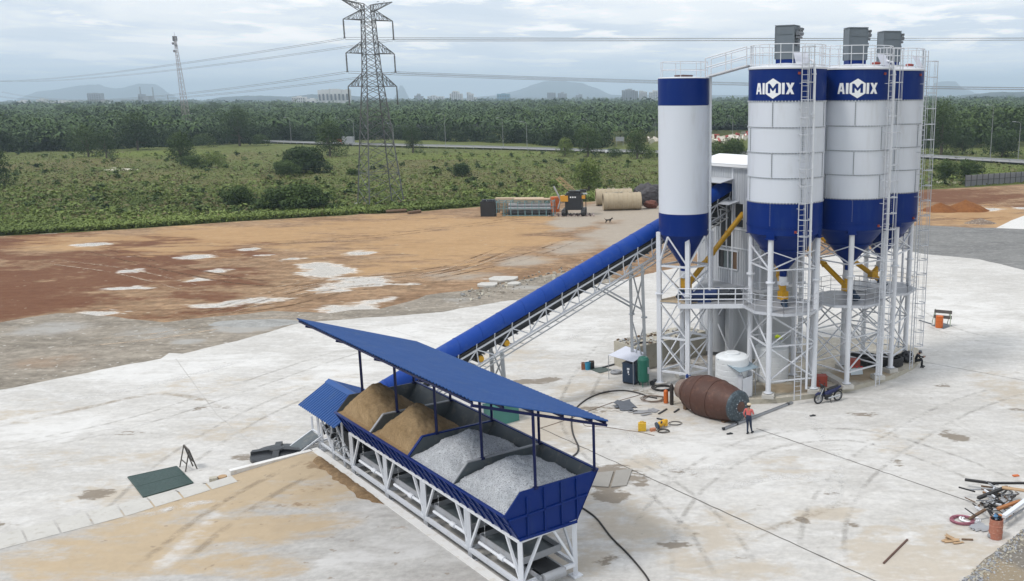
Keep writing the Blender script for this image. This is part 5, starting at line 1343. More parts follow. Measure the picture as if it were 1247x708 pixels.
# black tank lid lying at the ramp corner
c = G(338, 556, 0); t = thing('tank_lid', 'big round black ribbed plastic lid lying on the slab behind the ramp wall', 'tank lid', tuple(c))
Rl = 1.30; M_ = Matrix.Rotation(rad(2), 3, 'Z')
mb = MB(); mb.lathe(c, [(Rl, 0), (Rl, .16), (Rl*.96, .22), (Rl*.6, .28), (.35, .30), (0, .30)], 48); mb.build('lid_dome', BLACKP, t)
mb = MB()
for th in (.12, .12+1.75): 
    d = V((math.cos(th), math.sin(th), 0)); s_ = V((-d.y, d.x, 0))
    for sg in (-1, 1): mb.slab3([c+d*sg*.2+s_*.15+V((0, 0, .28)), c+d*sg*.2-s_*.15+V((0, 0, .28)), c+d*sg*Rl*.97-s_*.17+V((0, 0, .17)), c+d*sg*Rl*.97+s_*.17+V((0, 0, .17))], (0, 0, .18))
mb.lathe(c, [(.36, .26), (.36, .44), (.30, .48), (0, .48)], 24); mb.build('stiffening_ribs', BLACKP, t)
mb = MB(); c = P(16.5, -.1, 0)
# teal box glimpsed beyond the batcher + concrete blocks
def block(u, v, sx, sy, sz, m, name, label, cat, rz=0.72, z=0): 
    mb = MB(); c = G(u, v)+V((0, 0, z)); mb.box(c+V((0, sy/2, sz/2)), (sx, sy, sz), rz=rz); return one(mb, name, m, label, cat)
c = G(611, 513); t = thing('steel_bin', 'teal green steel bin standing behind the batcher', 'bin', tuple(c)); M_ = Matrix.Rotation(.72, 3, 'Z')
mb = MB()
for s_ in (-1, 1): mb.box(c+M_ @ V((0, s_*.55, .5)), (1.6, .04, 1.0), M=M_); mb.box(c+M_ @ V((s_*.8, 0, .5)), (.04, 1.1, 1.0), M=M_)
mb.box(c+M_ @ V((0, 0, .05)), (1.6, 1.1, .05), M=M_); mb.build('bin_body', mat('bin_teal', (.06, .22, .19), .5), t)
mb = MB(); mb.box(c+M_ @ V((0, 0, 1.03)), (1.7, 1.2, .05), M=M_); mb.build('lid', mat('bin_teal', (1, 1, 1)), t)
block(633, 507, .8, .6, .45, CONC, 'concrete_block', 'pale concrete block beside the teal bin behind the batcher', 'block')
for pts_, lab in ((((716, 578), (747, 574.5), (741, 594), (712, 592)), 'wider flat grey board on the damp concrete beside the batcher end'), (((750, 574), (770, 572), (763, 592), (744, 594)), 'narrower flat grey board right of the wider one beside the batcher end')):
    mb = MB(); mb.slab3([G(u_, v_, .01) for u_, v_ in pts_], (0, 0, .05)); one(mb, 'cement_board', mat('damp_board', (.30, .285, .26), .8, .12, 2), lab, 'board')

# --- under the silos
c = G(1001, 472, .3); t = thing('tool_chest', 'dull red steel box behind the motorbike on the silo base', 'box', tuple(c)); mb = MB(); mb.box(c+V((-.15, .35, .32)), (.95, .55, .64), rz=.05); mb.build('box_body', RED, t)
mb = MB(); mb.box(c+V((-.15, .35, .66)), (.99, .59, .05), rz=.05); mb.build('lid', RED, t)
mb = MB(); a_, b_ = G(1004, 458, .3), G(1030, 472, .3); mb.beam(a_+V((0, 0, .14)), b_+V((0, 0, .14)), .5, .26)
one(mb, 'concrete_beam', CONC, 'broken grey concrete beam on the silo base behind the motorbike', 'beam')
t = thing('hose_pile', 'big coils of black hose stacked on the base behind the middle silo legs', 'hose', tuple(G(1070, 442, .3)))
for k_, (u, v, r_, n_) in enumerate(((1050, 444, .9, 6), (1078, 446, 1.0, 6))):
    cc = G(u, v, .3); mb = MB(); pts = []
    for i in range(n_*18):
        th = 2*math.pi*i/18; rr = r_*(1+.04*math.sin(i*.7)); pts.append(cc+V((rr*math.cos(th)*1.15, rr*math.sin(th)*.9, .06+.1*(i/18)+.02*math.sin(i*1.3))))
    mb.path(pts, .06, 6); mb.build('hose_coil', DARK, t)
c = G(1041, 458, .3); t = thing('warning_board', 'red and white board leaning on bracing of the middle silo', 'sign board', tuple(c))
mb = MB(); M_ = Matrix.Rotation(.25, 3, 'Z') @ Matrix.Rotation(-.35, 3, 'X')
mb.box(c+V((.1, 0, .30)), (.85, .03, .42), M=M_); mb.build('board', mat('pale_board', (.55, .62, .66), .5), t)
mb = MB(); mb.box(c+V((-.05, .5, .75)), (.8, .5, .5), rz=.2); mb.build('red_panel', RED, t)
mb = MB()
for k_ in range(3): mb.box(c+V((-.2+.3*k_, -.02, .60)), (.14, .05, .08), M=M_)
mb.build('red_clips', mat('clip_red', (.6, .03, .04), .5), t)
random.seed(8)
def bag(u, v, s, m, name, label, cat, z=.3):
    c = G(u, v, z); bm = bmesh.new(); bmesh.ops.create_icosphere(bm, subdivisions=5, radius=1)
    for q in bm.verts:
        n_ = noise.noise(q.co*1.7+V((u, v, 0)))+.45*abs(noise.noise(q.co*4.3+V((v, u, 1))))+.2*noise.noise(q.co*9); q.co = V((q.co.x*s[0], q.co.y*s[1], max(-s[2]*.75, q.co.z*s[2])))*(1+.28*n_)
    mb = MB(); zmin = min(q.co.z for q in bm.verts); mb.add([c+q.co-V((0, 0, zmin)) for q in bm.verts], [tuple(x.index for x in f.verts) for f in bm.faces], 0, True); bm.free()
    return one(mb, name, m, label, cat)
bag(1099, 440, (.35, .3, .32), BLACKP, 'bag', 'black sack on the base beside the rightmost leg, left one', 'bag')
bag(1104.5, 441.5, (.38, .3, .42), BLACKP, 'bag', 'black sack on the base beside the rightmost leg, right one', 'bag')
bag(1108, 436, (.25, .2, .22), STEEL, 'bag', 'small grey sack behind the black ones at the rightmost leg', 'bag')
c = G(1143.5, 399); t = thing('orange_barrel', 'orange drum standing in front of the striped barrier board', 'barrel', tuple(c))
mb = MB(); mb.lathe(c, [(0, 0), (.29, .01), (.29, .3), (.31, .32), (.29, .34), (.29, .6), (.31, .62), (.29, .64), (.29, .93), (.27, .95), (0, .94)], 24); mb.build('drum', ORNG, t)
a_, b_ = G(1138.5, 396), G(1157, 398); t = thing('barrier_board', 'two-plank dark barrier board behind the orange drum', 'barrier', tuple((a_+b_)/2))
mb = MB()
for p in (a_, b_): mb.beam(p, p+V((0, .1, 1.3)), .06); mb.beam(p+V((0, .8, 0)), p+V((0, .1, 1.3)), .05)
mb.build('posts', mat('pale_green_post', (.4, .45, .35), .6), t)
for z_ in (.72, 1.15): mb = MB(); mb.beam(a_+V((-.1, .02, z_)), b_+V((.1, .02, z_)), .05, .26); mb.build('plank', mat('plank_dark', (.10, .09, .085), .7), t)
mb = MB(); mb.slab3([G(1134, 396.5), G(1149, 401), G(1160, 397), G(1147, 393)], (0, 0, .015)); one(mb, 'floor_mat', SCR, 'dark mat under the orange drum and barrier', 'mat')
bar_((1119, 390.5), (1135, 395.5), .09, SCR, 'cable_duct', 'dark narrow duct running from the silo base to the orange drum', 'duct')

# misc flat marks / slippers
for (u, v, lab) in ((888, 529, 'small dark offcut in front of the steel channel end'), (989, 507, 'small dark offcut on open concrete in front of the motorbike')):
    mb = MB(); mb.box(G(u, v)+V((0, 0, .03)), (.28, .12, .05), rz=.3); mb.box(G(u+2, v-.5)+V((0, 0, .03)), (.14, .2, .04), rz=.9); one(mb, 'offcut', BLACKP, lab, 'offcut')

# ================================================================== MOTORBIKE
def moto(a_, b_):
    ax = (b_-a_).to_2d().normalized(); ax = V((ax.x, ax.y, 0)); sd = V((-ax.y, ax.x, 0)); L = (b_-a_).length; up = V((0, 0, 1))
    t = thing('motorbike', 'dark blue underbone motorbike parked on its stand beside the silo base kerb', 'motorbike', tuple((a_+b_)/2))
    k = 1.25/L if L > 0 else 1
    a0 = a_; S_ = L/1.25
    M_ = Matrix((sd, up, ax)).transposed()
    def Q(x, z, y=0): return a0+ax*(x*S_)+up*(z*S_)+sd*(y*S_)
    Mw = Matrix((ax, up, sd)).transposed()
    for x in (0, 1.25):
        w = thing_part = MB(); w.lathe(Q(x, .29), [(.22*S_, -.05), (.285*S_, -.035), (.295*S_, 0), (.285*S_, .035), (.22*S_, .05)], 28, M=Mw)
        wo = w.build('wheel', DARK, t)
        r_ = MB(); r_.lathe(Q(x, .29), [(.22*S_, -.035), (.20*S_, -.035), (.20*S_, .035), (.22*S_, .035)], 28, M=Mw)
        for i in range(8):
            th = i*math.pi/4; r_.beam(Q(x, .29), Q(x+.23*math.cos(th), .29+.23*math.sin(th)), .02)
        r_.tube(Q(x, .29, -.06), Q(x, .29, .06), .05, 8); r_.build('rim', STEEL, wo)
    mb = MB(); mb.beam(Q(.0, .29, .07), Q(.26, .86, .07), .045); mb.beam(Q(.0, .29, -.07), Q(.26, .86, -.07), .045); mb.build('fork', GALV, t)
    mb = MB(); mb.path([Q(-.2, .52), Q(-.02, .60), Q(.14, .56), Q(.24, .46)], [.05, .07, .07, .05], 8); mb.build('front_mudguard', mat('moto_blue', (.008, .014, .075), .3), t)
    mb = MB(); mb.slab3([Q(.20, .95), Q(.36, .97), Q(.42, .62), Q(.40, .34), Q(.30, .36), Q(.24, .6)], sd*.14*S_); mb.slab3([Q(.16, .88), Q(.3, .98), Q(.26, .7)], sd*-.08*S_); mb.build('leg_shield', BLACKP, t)
    mb = MB(); mb.path([Q(.36, .44), Q(.58, .38), Q(.84, .46)], [.12, .14, .12], 10); mb.box(Q(.60, .28), (.34, .24, .22), M=Mw); mb.build('engine', BLACKP, t)
    mb = MB(); mb.path([Q(.34, .56), Q(.5, .52), Q(.75, .60), Q(1.05, .68), Q(1.42, .80)], [.10, .14, .16, .15, .06], 10); mb.slab3([Q(.62, .46, .1), Q(1.0, .58, .12), Q(1.42, .82, .05), Q(1.1, .74, .12), Q(.7, .66, .12)], sd*.02); mb.slab3([Q(.62, .46, -.1), Q(1.0, .58, -.12), Q(1.42, .82, -.05), Q(1.1, .74, -.12), Q(.7, .66, -.12)], sd*-.02); mb.build('side_panel', mat('moto_blue', (1, 1, 1)), t)
    mb = MB(); mb.path([Q(.56, .72), Q(.75, .76), Q(1.0, .79), Q(1.25, .86)], [.07, .10, .10, .06], 10); mb.build('saddle', DARK, t)
    mb = MB(); mb.path([Q(.24, .99, .30), Q(.26, 1.0, .15), Q(.28, .98, 0), Q(.26, 1.0, -.15), Q(.24, .99, -.30)], .03, 7); mb.box(Q(.2, .96), (.14, .16, .14), M=Mw)
    for s_ in (.2, -.2): mb.tube(Q(.24, 1.0, s_), Q(.2, 1.16, s_*1.15), .01, 5); mb.box(Q(.2, 1.18, s_*1.2), (.02, .07, .1), M=Mw)
    mb.build('handlebar', BLACKP, t)
    mb = MB(); mb.tube(Q(.55, .28, -.14), Q(1.25, .36, -.15), .05, 10); mb.build('exhaust', GALV, t)
    mb = MB(); mb.beam(Q(.66, .3, .1), Q(.7, .01, .2), .03); mb.beam(Q(.66, .3, -.1), Q(.7, .01, -.2), .03); mb.build('stand', BLACKP, t)
    mb = MB(); mb.slab3([Q(1.1, .62), Q(1.5, .62), Q(1.56, .48), Q(1.53, .47), Q(1.46, .58), Q(1.1, .57)], sd*.1); mb.build('rear_mudguard', BLACKP, t)
moto(G(996.5, 492), G(1020, 488))

# ================================================================== PEOPLE
def person(label, loc, yaw, J, colors, cap=None, extra=None):
    """J: joint name -> local xyz (facing +Y); one skinned body surface; material by zone"""
    t = thing('person', label, 'person', tuple(loc), rz=yaw, local=True)
    names = ['pelvis', 'waist', 'chest', 'neck', 'head0', 'head1', 'head2']
    chain = [('pelvis', 'waist'), ('waist', 'chest'), ('chest', 'neck'), ('neck', 'head0'), ('head0', 'head1'), ('head1', 'head2')]
    rads = dict(pelvis=.145, waist=.13, chest=.155, neck=.055, head0=.07, head1=.10, head2=.075)
    for s_ in 'LR':
        names += [q+s_ for q in ('sho', 'elb', 'wri', 'palm', 'hip', 'kne', 'ank', 'toe')]
        chain += [('chest', 'sho'+s_), ('sho'+s_, 'elb'+s_), ('elb'+s_, 'wri'+s_), ('wri'+s_, 'palm'+s_), ('pelvis', 'hip'+s_), ('hip'+s_, 'kne'+s_), ('kne'+s_, 'ank'+s_), ('ank'+s_, 'toe'+s_)]
        rads.update({'sho'+s_: .068, 'elb'+s_: .045, 'wri'+s_: .032, 'palm'+s_: .038, 'hip'+s_: .095, 'kne'+s_: .065, 'ank'+s_: .045, 'toe'+s_: .04})
    vs = [V(J[n_]) for n_ in names]; idx = {n_: i for i, n_ in enumerate(names)}
    ed = [(idx[a], idx[b]) for a, b in chain]; rr = [rads[n_] for n_ in names]
    for s_ in 'LR':      # fingers
        w_, p_ = V(J['wri'+s_]), V(J['palm'+s_]); d = (p_-w_).normalized(); lat = d.cross(V((0, 1, .2))).normalized()
        for f in range(4):
            off = lat*((f-1.5)*.022); ln = (.07, .085, .08, .06)[f]
            i0 = len(vs); vs += [p_+off*.9+d*.02, p_+off+d*(.02+ln*.55), p_+off+d*(.02+ln*.9)+V((0, .015, 0))]; rr += [.010, .009, .008]
            ed += [(idx['palm'+s_], i0), (i0, i0+1), (i0+1, i0+2)]
        i0 = len(vs); vs += [w_.lerp(p_, .4)+lat*.045, w_.lerp(p_, .4)+lat*.06+d*.045]; rr += [.012, .010]; ed += [(idx['wri'+s_], i0), (i0, i0+1)]
    me = bpy.data.meshes.new('body'); me.from_pydata(vs, ed, []); me.update()
    o = bpy.data.objects.new('body', me); COL.objects.link(o)
    m_ = o.modifiers.new('skin', 'SKIN'); m_.use_smooth_shade = True
    sv = me.skin_vertices[0].data
    for i, r_ in enumerate(rr):
        sv[i].radius = (r_, r_*(.8 if names[i:i+1] in (['chest'], ['pelvis'], ['waist']) else 1))
    sv[0].use_root = True
    o.modifiers.new('sub', 'SUBSURF').levels = 2
    dg = bpy.context.evaluated_depsgraph_get(); ev = o.evaluated_get(dg)
    nm = bpy.data.meshes.new_from_object(ev); o.modifiers.clear(); o.data = nm; nm.materials.clear()
    for m2 in (SKINM, colors[0], colors[1]): nm.materials.append(m2)
    top = [n_ for n_ in ('waist', 'chest', 'shoL', 'shoR', 'elbL', 'elbR')]; legs = ['pelvis', 'hipL', 'hipR', 'kneL', 'kneR', 'ankL', 'ankR']
    seg = []
    for a, b in chain:
        k_ = 0
        if a in ('pelvis',) and b == 'waist': k_ = 2
        elif a in ('waist',) or b.startswith('sho') or a.startswith('sho') or a.startswith('elb'): k_ = 1
        elif a == 'pelvis' or a.startswith('hip') or a.startswith('kne'): k_ = 2
        elif a.startswith('ank'): k_ = 2
        seg.append((V(J[a]), V(J[b]), k_))
    for p in nm.polygons:
        c = p.center; best = 9; mi = 0
        for a, b, k_ in seg:
            ab = b-a; f = max(0, min(1, (c-a).dot(ab)/ab.length_squared)); dd = (a+ab*f-c).length
            if dd < best: best = dd; mi = k_
        if c.z > V(J['neck']).z and (V((c.x, c.y, 0))-V((J['neck'][0], J['neck'][1], 0))).length < .16: mi = 0
        p.material_index = mi; p.use_smooth = True
    o.parent = t; o.name = 'body'
    # face bits, hair / cap, shoes
    h = V(J['head1']); fw = (V(J['head1'])+V((0, 1, 0))-V(J['head1'])).normalized()
    hd = V(J.get('face', (0, 1, 0))).normalized(); sdv = hd.cross(V((0, 0, 1))).normalized()
    mb = MB(); mb.tube(h+hd*.08-V((0, 0, .0)), h+hd*.115-V((0, 0, .02)), .018, 6, r2=.012)
    for s_ in (-1, 1): mb.box(h+sdv*(s_*.095), (.03, .03, .06), rz=math.atan2(sdv.y, sdv.x))
    mb.build('nose_and_ears', SKINM, None).parent = t; 
    mb = MB()
    for s_ in (-1, 1): mb.box(h+hd*.088+sdv*(s_*.035)+V((0, 0, .02)), (.02, .012, .012), rz=math.atan2(sdv.y, sdv.x))
    mb.box(h+hd*.088-V((0, 0, .055)), (.045, .012, .01), rz=math.atan2(sdv.y, sdv.x)); mb.build('eyes_and_mouth', BLACKP, None).parent = t
    mb = MB(); mb.lathe(h+V((0, 0, .045)), [(.118, 0), (.118, .03), (.10, .08), (.05, .105), (0, .11)], 18); 
    mb.slab3([h+hd*.08+sdv*.08+V((0, 0, .05)), h+hd*.08-sdv*.08+V((0, 0, .05)), h+hd*.20-sdv*.05+V((0, 0, .035)), h+hd*.20+sdv*.05+V((0, 0, .035))], (0, 0, .012)); mb.build('cap', cap, None).parent = t
    mb = MB(); mb.lathe(h-hd*.012-V((0, 0, .02)), [(.06, -.06), (.1, -.02), (.106, .07)], 18); mb.build('hair', mat('hair_black', (.015, .012, .01), .8), None).parent = t
    for s_ in 'LR':
        a, b = V(J['ank'+s_]), V(J['toe'+s_]); d = (b-a); d.z = 0; d.normalize(); base = V((a.x, a.y, b.z-.035))
        mb = MB(); mb.path([base-d*.06+V((0, 0, .04)), base+d*.06+V((0, 0, .05)), base+d*.19+V((0, 0, .035))], [.045, .052, .035], 8); mb.build('shoe', DARK, None).parent = t
    return t
std = dict(pelvis=(0, 0, .93), waist=(0, .0, 1.08), chest=(0, 0, 1.30), neck=(0, .0, 1.47), head0=(0, .01, 1.53), head1=(0, .02, 1.61), head2=(0, .01, 1.69))
walk = dict(std); walk.update(shoL=(-.19, 0, 1.40), elbL=(-.27, -.06, 1.14), wriL=(-.24, .08, .93), palmL=(-.235, .11, .87),
    shoR=(.19, 0, 1.40), elbR=(.26, .02, 1.15), wriR=(.17, .22, 1.20), palmR=(.12, .27, 1.23),
    hipL=(-.09, 0, .88), kneL=(-.08, .08, .49), ankL=(-.05, -.04, .09), toeL=(-.05, .10, .045),
    hipR=(.09, 0, .88), kneR=(.11, .03, .49), ankR=(.14, .16, .09), toeR=(.16, .30, .045), face=(.35, .9, 0))
p_ = G(911.5, 528.5)
t = person('man in coral red shirt, navy trousers and pale cap beside the rusty drum', p_, rad(-25), walk, (CORAL, JEANS), CAPM)
sit = dict(pelvis=(0, 0, .14), waist=(0, .06, .28), chest=(0, .16, .50), neck=(0, .24, .63), head0=(0, .28, .67), head1=(0, .33, .73), head2=(0, .30, .81),
    shoL=(-.19, .17, .58), elbL=(-.24, .36, .36), wriL=(-.10, .55, .42), palmL=(-.05, .60, .44), shoR=(.19, .17, .58), elbR=(.24, .36, .36), wriR=(.10, .55, .42), palmR=(.05, .60, .44),
    hipL=(-.1, .04, .13), kneL=(-.16, .48, .20), ankL=(-.14, .50, -.22), toeL=(-.14, .64, -.265), hipR=(.1, .04, .13), kneR=(.16, .46, .22), ankR=(.16, .42, -.22), toeR=(.17, .56, -.265), face=(0, .8, -.5))
p_ = G(1114, 441.5, .302)
t = person('man in black sitting on the edge of the silo base, head bent over a phone', p_, rad(-105), sit, (CLOTHB, CLOTHB), mat('grey_cap', (.13, .14, .16), .8))
mb = MB(); mb.box(V((0, .66, .47)), (.075, .01, .15), M=Matrix.Rotation(-.7, 3, 'X'))
o = mb.build('mobile_phone', BLACKP); o.location = p_; o.rotation_euler = (0, 0, rad(-105)); tag(o, 'small dark phone held by the sitting man', 'phone')

# dog
c = G(741, 272); t = thing('dog', 'small dark dog walking on the grey hardstand beyond the conveyor', 'dog', tuple(c), local=True, rz=.1)
vsd = dict(hipc=(-.35, 0, .50), belly=(-.05, 0, .50), chest=(.28, 0, .52), neck=(.45, 0, .66), head=(.58, 0, .78), muz=(.74, 0, .73), tail1=(-.5, 0, .6), tail2=(-.62, 0, .82))
ch = [('hipc', 'belly'), ('belly', 'chest'), ('chest', 'neck'), ('neck', 'head'), ('head', 'muz'), ('hipc', 'tail1'), ('tail1', 'tail2')]; rd = dict(hipc=.12, belly=.10, chest=.14, neck=.08, head=.085, muz=.04, tail1=.03, tail2=.018)
for s_, y in (('L', .09), ('R', -.09)):
    o_ = .06 if s_ == 'L' else -.06
    vsd.update({'k'+s_: (-.26+o_, y, .34), 'h'+s_: (-.44+o_, y, .20), 'p'+s_: (-.38+o_, y, .03), 'e'+s_: (.24-o_, y, .36), 'w'+s_: (.27-o_*1.6, y, .18), 'f'+s_: (.30-o_*2, y, .03), 'ear'+s_: (.53, y*.7, .88)})
    ch += [('hipc', 'k'+s_), ('k'+s_, 'h'+s_), ('h'+s_, 'p'+s_), ('chest', 'e'+s_), ('e'+s_, 'w'+s_), ('w'+s_, 'f'+s_), ('head', 'ear'+s_)]
    rd.update({'k'+s_: .06, 'h'+s_: .032, 'p'+s_: .03, 'e'+s_: .05, 'w'+s_: .032, 'f'+s_: .03, 'ear'+s_: .02})
nm_ = list(vsd); me = bpy.data.meshes.new('body'); me.from_pydata([V(vsd[n_])*.95 for n_ in nm_], [(nm_.index(a), nm_.index(b)) for a, b in ch], []); me.update()
o = bpy.data.objects.new('body', me); COL.objects.link(o); o.modifiers.new('s', 'SKIN').use_smooth_shade = True
for i, n_ in enumerate(nm_): me.skin_vertices[0].data[i].radius = (rd[n_], rd[n_])
me.skin_vertices[0].data[0].use_root = True; o.modifiers.new('u', 'SUBSURF').levels = 2
ev = o.evaluated_get(bpy.context.evaluated_depsgraph_get()); m2 = bpy.data.meshes.new_from_object(ev); o.modifiers.clear(); o.data = m2; m2.materials.clear(); m2.materials.append(mat('dog_coat', (.02, .015, .012), .9)); o.parent = t

# ================================================================== SCRAP HEAP right foreground
random.seed(21)
def scrapbar(a, b, za, zb, w, m, name, label, cat='scrap', h=None):
    mb = MB(); mb.beam(G(*a, za)+V((0, 0, w/2)), G(*b, zb)+V((0, 0, w/2)), w, h or w*.7); return one(mb, name, m, label, cat, None)
RB = mat('dark_angle_iron', (.022, .02, .02), .6, .3, 2)
scrapbar((1175, 586), (1212, 591), .3, .35, .14, RB, 'steel_section', 'thick black steel section sticking out at the top left of the scrap heap')
scrapbar((1178, 597.5), (1216, 596), .25, .4, .07, STEEL, 'steel_section', 'thin grey steel rod on the scrap heap just under the top black section')
scrapbar((1191, 609), (1224, 596), .3, .5, .16, RB, 'steel_section', 'thick black section slanting up through the middle of the scrap heap')
scrapbar((1180, 634), (1200, 622), .1, .4, .12, WOODD, 'timber_piece', 'dark brown plank end at the left side of the scrap heap')
scrapbar((1210, 590), (1252, 590), .5, .45, .12, RB, 'steel_section', 'black section running right along the top of the scrap heap')
scrapbar((1222, 632), (1256, 607), .45, .5, .20, WHITE, 'steel_section', 'long white painted section slanting to the right picture edge', h=.12)
scrapbar((1222, 638), (1256, 614), .3, .3, .08, STEEL, 'steel_section', 'grey rod lying just below the long white section')
scrapbar((1220, 597), (1256, 602), .5, .45, .26, WOOD, 'timber_piece', 'pale plank on top of the scrap heap at the right edge', h=.05)
scrapbar((1215, 622), (1240, 613), .45, .5, .16, mat('orange_brown_timber', (.34, .14, .05), .8), 'timber_piece', 'orange brown plank in the middle of the scrap heap', h=.1)
mb = MB()
for i in range(70):
    u, v = random.gauss(1212, 12), random.gauss(609, 9)
    p = G(u, v, random.uniform(.05, .5)); th = random.uniform(0, 3.14); l_ = random.uniform(.2, .9); d = V((math.cos(th), math.sin(th), random.uniform(-.25, .25)))*l_/2
    mb.beam(p-d, p+d, random.uniform(.02, .07), mi=random.choice([0, 0, 1, 2, 3]))
for i in range(26):
    u, v = random.gauss(1222, 14), random.gauss(612, 8); p = G(u, v, random.uniform(.05, .45)); s_ = random.uniform(.08, .3); mb.box(p, (s_, s_*.7, s_*.2), M=Matrix.Rotation(random.random()*3, 3, (random.random(), .4, 1)), mi=random.choice([0, 1, 2, 4]))
o = one(mb, 'scrap_tangle', [RB, STEEL, WOODD, WHITE, mat('tan_board', (.38, .22, .12), .8)], None, None, kind='stuff')
c = G(1212, 655); t = thing('paper_drum', 'rusty orange-pink open barrel full of rubbish in front of the scrap heap', 'barrel', tuple(c))
mb = MB(); mb.lathe(c, [(0, 0), (.27, .01), (.275, .27), (.29, .29), (.275, .31), (.275, .56), (.29, .58), (.275, .60), (.27, .86), (.25, .86), (.25, .6)], 26); mb.build('drum', mat('rusty_pink', (.36, .14, .09), .7, .25, 4, dirt=(.5, .35, .28), dirt_amt=.6), t)
mb = MB(); cols = []
for i in range(26):
    th = random.random()*6.28; r_ = random.random()*.2; s_ = random.uniform(.05, .16); mb.box(c+V((r_*math.cos(th), r_*math.sin(th), .84+random.random()*.22)), (s_, s_*.6, s_*.5), M=Matrix.Rotation(random.random()*3, 3, (1, random.random(), random.random())), mi=random.randint(0, 3))
mb.build('rubbish', [mat('rub_orange', (.5, .16, .04), .6), mat('rub_blue', (.1, .25, .45), .6), mat('rub_white', (.6, .6, .6), .6), RB], t)
coil(G(1172, 635), .38, 8, .02, mat('pink_strap', (.32, .12, .16), .6), 'strap_coil', 'coil of pink and white strap at the left foot of the scrap heap', 'strap', seed=5, hh=.012)
coil(G(1181, 634), .3, 4, .03, WHITEP, 'strap_coil', 'crumpled white strap between the pink coil and the grey sheets', 'strap', seed=15, hh=.01)
scrap(G(1193, 644), [(0, 0, .8, .3, .5, .2), (-.1, .15, .9, .25, .7, .3), (.2, -.1, .6, .3, .4, .1)], STEEL, 'sheet_scrap', 'grey sheet offcuts leaning left of the rusty barrel', 'scrap metal')
scrap(G(1158, 660), [(0, 0, .7, .16, .2, 0), (.1, .15, .6, .14, -.3, .2), (-.2, .1, .5, .1, .6, .1), (.25, -.15, .5, .12, .2, .0), (0, .2, .3, .4, 1.2, .4)], WOOD, 'wood_offcuts', 'little stack of pale wood offcuts apart from the scrap heap', 'wood')
bag(1207, 655, (.16, .14, .12), STEEL, 'rag', 'small grey rag at the foot of the rusty barrel, left side', 'rag', z=.0)
mb = MB(); mb.box(G(1178, 658)+V((0, 0, .03)), (.45, .09, .05), rz=-.1); one(mb, 'timber_piece', WOODD, 'short dark batten right of the pale wood offcuts', 'timber')
mb = MB(); mb.box(G(1237, 580)+V((0, 0, .03)), (.3, .16, .05), rz=.2); one(mb, 'brick', ORNG, 'small orange fragment above the scrap heap on open concrete', 'brick')
# ================================================================== MIDDLE DISTANCE (edge of the lot)
# water-well rig
def P3(o, x, y, z, M): return o + M @ V((x, y, z))
c = G(601, 264, -.09)
t = thing('square_tank', 'black square water tank at the left end of the teal steel cage', 'tank', tuple(c+V((-.6, 1, 0))))
mb = MB(); mb.box(c+V((-.85, 1.1, 1.15)), (2.3, 2.2, 2.3)); mb.box(c+V((-.85, 1.1, 2.33)), (2.1, 2.0, .1)); mb.build('tank_body', BLACKP, t)
mb = MB()
for x in (-1.4, -.6, .0): mb.tube(c+V((x-.1, .7, 2.38)), c+V((x-.1, .7, 2.62)), .36, 14)
mb.build('tank_lid', mat('tank_top', (.05, .055, .065), .5), t)
t = thing('steel_cage', 'teal steel pipe cage holding grey pipes, right of the black square tank', 'cage', tuple(c+V((4, 1, 0))))
mb = MB(); x0, x1 = .5, 9.3
for y in (.2, 2.6):
    for z in (.15, 1.2, 2.2): mb.beam(c+V((x0, y, z)), c+V((x1, y, z)), .09)
    for k_ in range(9): x = x0+(x1-x0)*k_/8; mb.beam(c+V((x, y, 0)), c+V((x, y, 2.3 if k_ % 2 else 2.45)), .12)
for k_ in range(9):
    x = x0+(x1-x0)*k_/8
    for z in (.15, 2.2): mb.beam(c+V((x, .2, z)), c+V((x, 2.6, z)), .08)
mb.build('frame', TEAL, t)
for i, (y, z) in enumerate(((.7, .45), (1.4, .45), (2.1, .45), (1.05, 1.05), (1.75, 1.05), (1.4, 1.6))):
    mb = MB(); mb.tube(c+V((2.2, y, z)), c+V((8.8, y, z)), .31, 14); mb.build('pipe', STEEL if i > 2 else BLACKP, t)
mb = MB(); mb.box(c+V((3.6, 3.6, 2.1)), (7.6, 1.2, .9), rz=.02); mb.box(c+V((3.6, 3.6, .8)), (7.6, 1.3, 1.6))
one(mb, 'board_stack', mat('pale_board_tan', (.50, .38, .26), .8, .15, 1), 'long stack of pale boards behind the teal cage', 'board stack')
mb = MB(); mb.box(c+V((5.9, 1.6, 2.52)), (5.6, 1.2, .22), rz=.01); one(mb, 'board_stack', mat('pale_board_tan', (1, 1, 1)), 'thin pale board lying on top of the teal cage', 'board stack')
mb = MB(); q = G(608, 264.5, -.05); mb.box(q+V((0, .1, .3)), (.8, .4, .6), rz=.2); mb.box(q+V((.3, 0, .7)), (.3, .3, .25)); one(mb, 'cardboard_box', WOOD, 'small tan carton in front of the teal cage', 'box')
c = G(694, 263, -.09)
t = thing('drilling_rig', 'black and yellow tracked drilling machine with its mast tilted left', 'drilling rig', tuple(c))
mb = MB(); mb.box(c+V((.6, 1.2, 2.1)), (2.6, 2.6, 2.4)); mb.box(c+V((.6, 1.2, 3.4)), (2.2, 2.2, .25)); mb.build('engine_body', mat('rig_black', (.015, .017, .022), .5), t)
for s_ in (-.9, 2.1): mb = MB(); mb.box(c+V((s_, 1.3, .5)), (.55, 4.2, .9)); mb.tube(c+V((s_-.3, -.6, .5)), c+V((s_+.3, -.6, .5)), .45, 12); mb.build('track', DARK, t)
for q_, s_ in (((-.8, .3, 2.7), (1.2, 1.2, .9)), ((2.0, .4, 2.9), (.9, .9, .5))): mb = MB(); mb.box(c+V(q_), s_); mb.build('yellow_cover', mat('rig_yellow', (.55, .26, .02), .5), t)
mb = MB(); a_, b_ = c+V((1.6, 1.4, 2.6)), c+V((-1.9, .8, 5.9)); 
